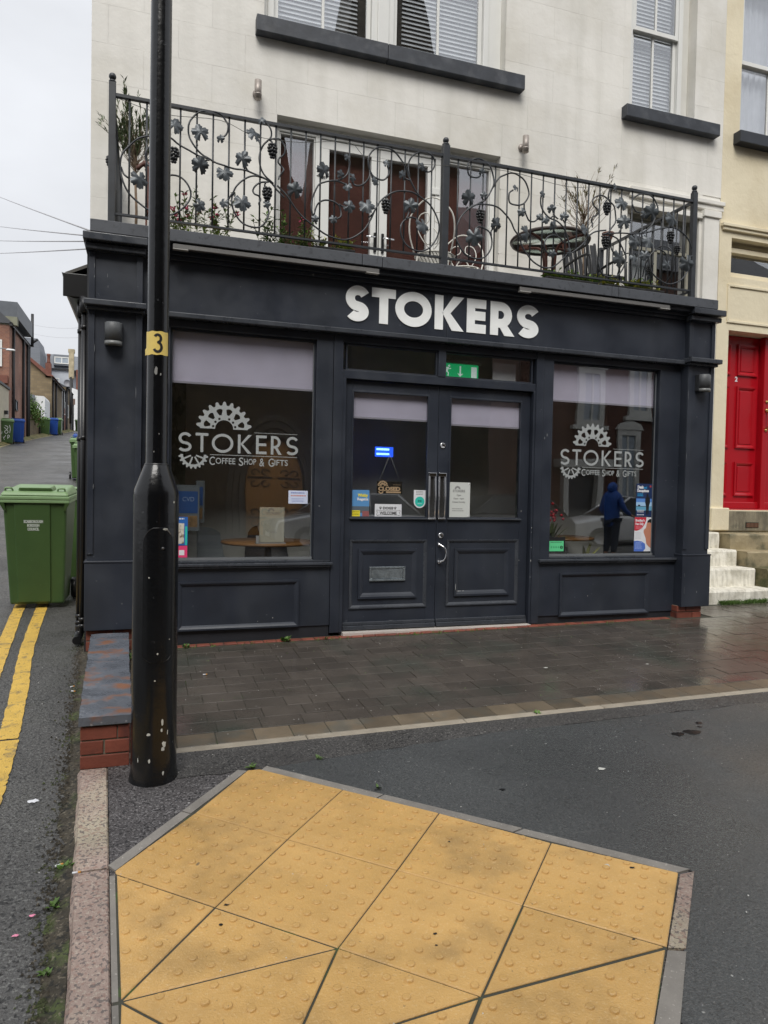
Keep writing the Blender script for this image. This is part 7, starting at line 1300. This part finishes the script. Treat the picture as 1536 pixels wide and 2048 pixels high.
# overhead wires
def wire(a, b, sag, name, lab, r=.008):
    pts = [Vector(a).lerp(Vector(b), i / 16) - Vector((0, 0, sag * 4 * (i / 16) * (1 - i / 16))) for i in range(17)]; return tag(MB().tube(pts, r, 5).build(name, M('wire_dark', (.42, .42, .44), .6)), lab, 'cable', 'overhead cables across the lane')
wire((-6.5, 32.7, 13.1), (-.53, 7.35, 3.62), .02, 'overhead_cable', 'highest cable sloping down to the shop wall', .008); wire((-6.5, 32.7, 11.7), (-.53, 7.35, 3.57), .02, 'overhead_cable', 'second cable from the top running to the shop wall', .007)
wire((-6.5, 32.7, 11.05), (-.53, 7.35, 3.52), .02, 'overhead_cable', 'third cable from the top running to the shop wall', .007); wire((-6.5, 32.7, 10.5), (-.53, 7.35, 3.45), .02, 'overhead_cable', 'lowest near cable running to the shop wall', .007)
wire((-11, 60, 14.3), (-1, 50, 12.6), 1.2, 'overhead_cable', 'faint far cable above the grey building'); wire((-11, 60, 13.6), (-1, 50, 11.8), 1.1, 'overhead_cable', 'faint far cable, lower of the far pair')
# ------------------------------------------------------------------ the street behind the camera (seen in the window reflections)
chs = brick_mat('church_stone', (.062, .046, .028), (.036, .028, .018), (.02, .017, .013), 1.5); chs.node_tree.nodes['Principled BSDF'].inputs['Specular IOR Level'].default_value = .1; trimst = M('church_trim', (.06, .05, .035), .8, var=.3, vs=3)
CH = thing('stone_church', 'brown stone church opposite with gable, spire and arched doorway', 'church', (4, -12, 0)); gy = -10.1
MB().prism([(-14, -1), (6.0, -1), (6.0, 13.5), (5.5, 12.4), (5.17, 10.9), (4.55, 12.2), (4.3, 14.2), (-14, 14.2)], lambda p: (p[0], gy, p[1]), lambda p: (p[0], gy - 10, p[1])).build('nave', chs, CH)
MB().box(6.0, 10.8, gy - 5.6, gy + .3, -1, 13).build('tower', chs, CH)
MB().add([(6.0, gy + .3, 13), (10.8, gy + .3, 13), (10.8, gy - 5.6, 13), (6, gy - 5.6, 13), (8.4, gy - 2.6, 28)], [(0, 1, 4), (1, 2, 4), (2, 3, 4), (3, 0, 4)]).build('spire', chs, CH)
def ptarch(x0, x1, zs_, zt, n=10):
    w_ = x1 - x0; xm = (x0 + x1) / 2; hgt = zt - zs_; out = [(x1, zs_)]
    for i in range(1, n): a = i / n; out.append((x1 - (w_ / 2) * (1 - math.cos(a * PI / 2)), zs_ + hgt * math.sin(a * PI / 2)))
    out.append((xm, zt))
    for i in range(n - 1, 0, -1): a = i / n; out.append((x0 + (w_ / 2) * (1 - math.cos(a * PI / 2)), zs_ + hgt * math.sin(a * PI / 2)))
    out.append((x0, zs_)); return out
for k, (d_, yb) in enumerate(((.55, .12), (.38, .2), (.2, .28))):
    o1 = ptarch(2.85 - d_, 4.55 + d_, 1.3, 2.75 + d_ * 1.3); i1 = ptarch(2.85 - d_ + .15, 4.55 + d_ - .15, 1.3, 2.75 + d_ * 1.3 - .17); n = len(o1); mb = MB()
    vs = [(x, gy + yb, z) for x, z in o1] + [(x, gy + yb, z) for x, z in i1] + [(x, gy, z) for x, z in o1] + [(x, gy, z) for x, z in i1]
    mb.add(vs, [(i, i + 1, n + i + 1, n + i) for i in range(n - 1)] + [(2 * n + i, 2 * n + i + 1, i + 1, i) for i in range(n - 1)] + [(n + i, n + i + 1, 3 * n + i + 1, 3 * n + i) for i in range(n - 1)])
    for a, b in ((2.85 - d_, 2.85 - d_ + .15), (4.55 + d_ - .15, 4.55 + d_)): mb.box(a, b, gy, gy + yb, -.8, 1.3)
    mb.build('door_arch', trimst, CH)
oak = M('oak_door', (.50, .24, .06), .5, var=.12, vs=2, wave=(3, (.3, .13, .03), .5, (9, 9, .4)))
dd = MB().prism([(2.85, -.5)] + [(x, z) for x, z in ptarch(2.85, 4.55, 1.3, 2.75)][::-1] + [(4.55, -.5)], lambda p: (p[0], gy + .03, p[1]), lambda p: (p[0], gy + .08, p[1])).build('arched_door', oak, CH)
hg = MB()
for z in (.35, 1.5):
    for s, x0 in ((1, 2.9), (-1, 4.5)):
        hg.box(min(x0, x0 + s * .72), max(x0, x0 + s * .72), gy + .08, gy + .10, z - .03, z + .03)
        for dx in (.2, .5):
            for u in (-1, 1): hg.tube([(x0 + s * (dx + .14 * math.cos(a) * (1 - a / 9)), gy + .10, z + u * (.16 + .12 * math.sin(a) * (1 - a / 9))) for a in [j * .5 for j in range(11)]], .018, 5)
hg.build('hinge_strap', black_p, dd)
for x in (-6, -1.2): MB().prism([(x - .6, 3)] + ptarch(x - .6, x + .6, 5.5, 7.5)[::-1] + [(x + .6, 3)], lambda p: (p[0], gy + .02, p[1]), lambda p: (p[0], gy + .1, p[1])).build('lancet_window', M('dark_lead_glass', (.03, .035, .04), .2), CH)
HR = thing('brick_terrace', 'dark brick house opposite with white stone window surrounds', 'house', (18, -12.6, 0)); by = -12.6
dbk = brick_mat('dark_brick', (.13, .06, .04), (.10, .045, .032), (.08, .06, .05), 4.2)
MB().box(13.5, 30, by - 8, by, -1, 11.5).build('wall', dbk, HR); MB().hexa([(13.3, by + .3, 11.5), (30, by + .3, 11.5), (30, by - 8, 11.5), (13.3, by - 8, 11.5)], [(13.3, by - 3.5, 14.5), (30, by - 3.5, 14.5), (30, by - 4.5, 14.5), (13.3, by - 4.5, 14.5)]).build('roof', sltd, HR)
ws_ = M('white_surround', (.62, .62, .58), .6)
for (x, z0, z1) in ((16.5, 4.0, 6.2), (18.9, 4.4, 6.8), (21.3, 4.4, 6.8), (16.5, 7.5, 9.6), (18.9, 7.8, 9.9), (18.4, .8, 3.9), (21.0, .8, 3.9)):
    f = MB().frame(x - .55, x + .55, z0, z1, .22, by, by + .12).box(x - .75, x + .75, by, by + .2, z0 - .16, z0).prism([(x - .65, z1), (x + .65, z1), (x + .5, z1 + .22), (x, z1 + .34), (x - .5, z1 + .22)], lambda p: (p[0], by, p[1]), lambda p: (p[0], by + .16, p[1])).box(x - .04, x + .04, by, by + .08, z0, z1).build('window', ws_, HR); MB().box(x - .33, x + .33, by + .01, by + .03, z0 + .22, z1 - .22).build('pane', pane_d, f)
MB().frame(15.3, 17.0, -.3, 2.3, .25, by, by + .3).box(15.0, 17.3, by, by + .5, 2.3, 2.6).build('porch', ws_, HR); MB().box(15.55, 16.75, by + .02, by + .06, -.3, 2.05).build('door', M('dark_door', (.03, .04, .05), .4), HR)
SW = struct(MB().box(-60, 60, -9.9, -7.4, -.32, -.17).build('far_pavement', tarp))
# parked cars
def car(x, y, rz, paint, label, L_=4.1, hh=1.46, front=1):
    t = thing('parked_car', label, 'car', (0, 0, 0), 'cars parked across the street'); W2 = .86; k = L_ / 4.1
    low = [(-2.05, .30), (-2.05, .62), (-1.98, .80), (-1.25, .93), (-.9, .97), (1.35, .98), (1.85, .95), (2.03, .80), (2.05, .35), (1.75, .24), (-1.75, .24)]
    body = MB(); secs = [(-1, .0, .93), (-.86, .0, 1.), (.86, 0, 1.), (1, 0, .93)]
    vs = []; n = len(low)
    for s, _, sc_ in secs:
        for (a, b) in low: vs.append((a * k * (1 if abs(s) < .9 else .985), s * W2, .3 + (b - .3) * sc_ + (.0 if abs(s) < .9 else -.01)))
    body.add(vs, [(q * n + i, q * n + (i + 1) % n, (q + 1) * n + (i + 1) % n, (q + 1) * n + i) for q in range(3) for i in range(n)] + [tuple(range(n))[::-1], tuple(3 * n + i for i in range(n))], True); bd_ = body.build('body', paint, t, .05, local=True, seg=3)
    MB().hexa([(-1.15 * k, -.78, .95), (1.75 * k, -.78, .95), (1.75 * k, .78, .95), (-1.15 * k, .78, .95)], [(-.35 * k, -.60, hh - .02), (1.15 * k, -.60, hh - .02), (1.15 * k, .60, hh - .02), (-.35 * k, .60, hh - .02)]).build('cabin_glass', M('car_glass', (.015, .018, .02), .08), t, .04, local=True)
    MB().box(-.36 * k, 1.17 * k, -.6, .6, hh - .03, hh + .01).build('roof', paint, t, .03, local=True)
    for s in (-1, 1):
        MB().tube([(-1.12 * k, s * .79, .95), (-.36 * k, s * .61, hh - .01)], .03, 6).tube([(1.72 * k, s * .79, .95), (1.16 * k, s * .61, hh - .01)], .035, 6).tube([(.35 * k, s * .78, .95), (.35 * k, s * .61, hh - .01)], .025, 6).build('pillar', paint, t, local=True)
        MB().ball((-1.93 * k, s * .62, .68), .14, 12, 8, sz=.65, sx=.7).build('headlight', M('car_lamp', (.6, .62, .65), .1, metal=.3), t, local=True)
        MB().ball((-.85 * k, s * .97, 1.0), .09, 10, 7, sz=.7).build('wing_mirror', paint, t, local=True)
        for wx_ in (-1.25 * k, 1.25 * k):
            wv = MB().lathe([(.18, -.1), (.30, -.1), (.32, -.07), (.32, .07), (.30, .1), (.18, .1)], (0, 0, 0), 24); wv.v = [(wx_ + a, s * .80 + c, .32 + b) for a, b, c in wv.v]; wh = wv.build('wheel', black_p, t, local=True)
            wv = MB().lathe([(.0001, -.09), (.17, -.08), (.19, -.1), (.19, .1), (.17, .08), (.0001, .09)], (0, 0, 0), 18); wv.v = [(wx_ + a, s * .80 + c, .32 + b) for a, b, c in wv.v]; wv.build('rim', M('alloy', (.4, .4, .42), .3, metal=.7), wh, local=True)
    MB().box(-2.075 * k, -2.06 * k, -.26, .26, .36, .47).build('number_plate', M('plate_white_car', (.65, .65, .6), .5), t, local=True); MB().box(-2.07 * k, -2.04 * k, -.5, .5, .52, .64).build('grille', black_p, t, .02, local=True)
    t.location = (x, y, -.30); t.rotation_euler = (0, 0, rz); return t
car(4.9, -6.0, 0, M('silver_paint', (.5, .5, .5), .25, metal=.4, var=0, coat=.6), 'silver hatchback parked opposite the left window'); car(9.2, -6.1, 0, M('black_paint', (.012, .012, .014), .15, var=0, coat=.8), 'black car parked opposite the doors'); car(13.6, -6.0, .25, M('white_paint', (.72, .73, .74), .25, var=0, coat=.6), 'white car parked opposite the right window')
# passer-by in a blue hooded jacket
pr = thing('person', 'person in a blue hooded jacket standing across from the right window', 'person', (10.35, -2.6, -.25))
def skin_fig(name, verts, edges, rad, mat, parent):
    me = bpy.data.meshes.new(name); me.from_pydata([Vector(v) for v in verts], edges, []); o = bpy.data.objects.new(name, me); COL.objects.link(o); o.parent = parent; m1 = o.modifiers.new('skin', 'SKIN'); m1.use_smooth_shade = True
    for i, r in enumerate(rad): me.skin_vertices[0].data[i].radius = (r[0], r[1]) if isinstance(r, tuple) else (r, r)
    me.skin_vertices[0].data[0].use_root = True; m2 = o.modifiers.new('sub', 'SUBSURF'); m2.levels = m2.render_levels = 2; me.materials.append(mat); return o
skn = M('skin_tone', (.55, .32, .23), .6, var=.03); jk = M('blue_jacket', (.02, .09, .38), .6, var=.15, vs=9, bump=(14, .4, .02)); jn = M('navy_trousers', (.02, .028, .05), .8)
V_ = [(0, 0, .95), (0, 0, 1.15), (0, .01, 1.38), (0, 0, 1.48), (0, -.02, 1.60), (0, -.02, 1.70), (.10, 0, .90), (.11, .0, .50), (.11, .03, .08), (.11, -.10, .04), (-.10, 0, .90), (-.11, -.05, .50), (-.11, .0, .08), (-.11, -.13, .04), (.19, 0, 1.41), (.26, -.08, 1.15), (.30, -.30, 1.02), (.31, -.38, 1.0), (-.19, 0, 1.41), (-.25, .02, 1.13), (-.24, -.18, .98), (-.24, -.26, .97)]
E_ = [(0, 1), (1, 2), (2, 3), (3, 4), (4, 5), (0, 6), (6, 7), (7, 8), (8, 9), (0, 10), (10, 11), (11, 12), (12, 13), (2, 14), (14, 15), (15, 16), (16, 17), (2, 18), (18, 19), (19, 20), (20, 21)]
R_ = [(.14, .11), (.14, .11), (.16, .11), .055, (.085, .1), (.06, .07), .09, .06, .045, .035, .09, .06, .045, .035, .06, .045, .032, .03, .06, .045, .032, .03]
skin_fig('body', V_, E_, R_, skn, pr)
skin_fig('jacket', [(0, 0, .72), (0, 0, 1.1), (0, .01, 1.38), (0, .015, 1.60), (.20, 0, 1.40), (.27, -.08, 1.14), (.305, -.28, 1.03), (-.20, 0, 1.40), (-.26, .02, 1.12), (-.245, -.16, .99)], [(0, 1), (1, 2), (2, 3), (2, 4), (4, 5), (5, 6), (2, 7), (7, 8), (8, 9)], [(.19, .15), (.18, .14), (.185, .14), (.115, .125), .085, .068, .05, .085, .068, .05], jk, pr)
skin_fig('trousers', [(0, 0, .95), (.10, 0, .86), (.11, 0, .5), (.11, .03, .12), (-.10, 0, .86), (-.11, -.05, .5), (-.11, 0, .12)], [(0, 1), (1, 2), (2, 3), (0, 4), (4, 5), (5, 6)], [(.15, .12), .105, .075, .062, .105, .075, .062], jn, pr)
pr.rotation_euler = (0, 0, 1.3); mb = MB().ball((0, .02, 1.63), .125, 16, 12, sz=1.15, sx=.95, sy=1.05); mb.build('hood', jk, pr, local=True)
fc = MB().ball((0, -.085, 1.62), .07, 14, 10, sz=1.25); fc.build('face', skn, pr, local=True); MB().ball((0, -.155, 1.61), .014, 8, 6).build('nose', skn, pr, local=True)
for s in (-1, 1):
    MB().ball((s * .026, -.148, 1.645), .009, 8, 6).build('eye', blk, pr, local=True); MB().box(s * .11 - .045, s * .11 + .045, -.17 if s > 0 else -.20, .06, 0, .09).build('shoe', black_p, pr, .03, local=True)
    hx, hy, hz = (.31, -.42, .99) if s > 0 else (-.24, -.30, .96)
    hm = MB().ball((hx, hy, hz), .035, 10, 7, sx=.6)
    for f in range(4): hm.tube([(hx + (f - 1.5) * .010, hy - .03, hz), (hx + (f - 1.5) * .012, hy - .065 - .01 * (f in (1, 2)), hz - .015), (hx + (f - 1.5) * .012, hy - .075, hz - .04)], .008, 6)
    hm.tube([(hx - s * .02, hy, hz), (hx - s * .04, hy - .03, hz - .01)], .009, 6); hm.build('hand', skn, pr, local=True)
MB().tube([(-.02, -.158, 1.585), (.02, -.158, 1.585)], .004, 5).build('mouth', M('lip', (.35, .13, .12), .6), pr, local=True)
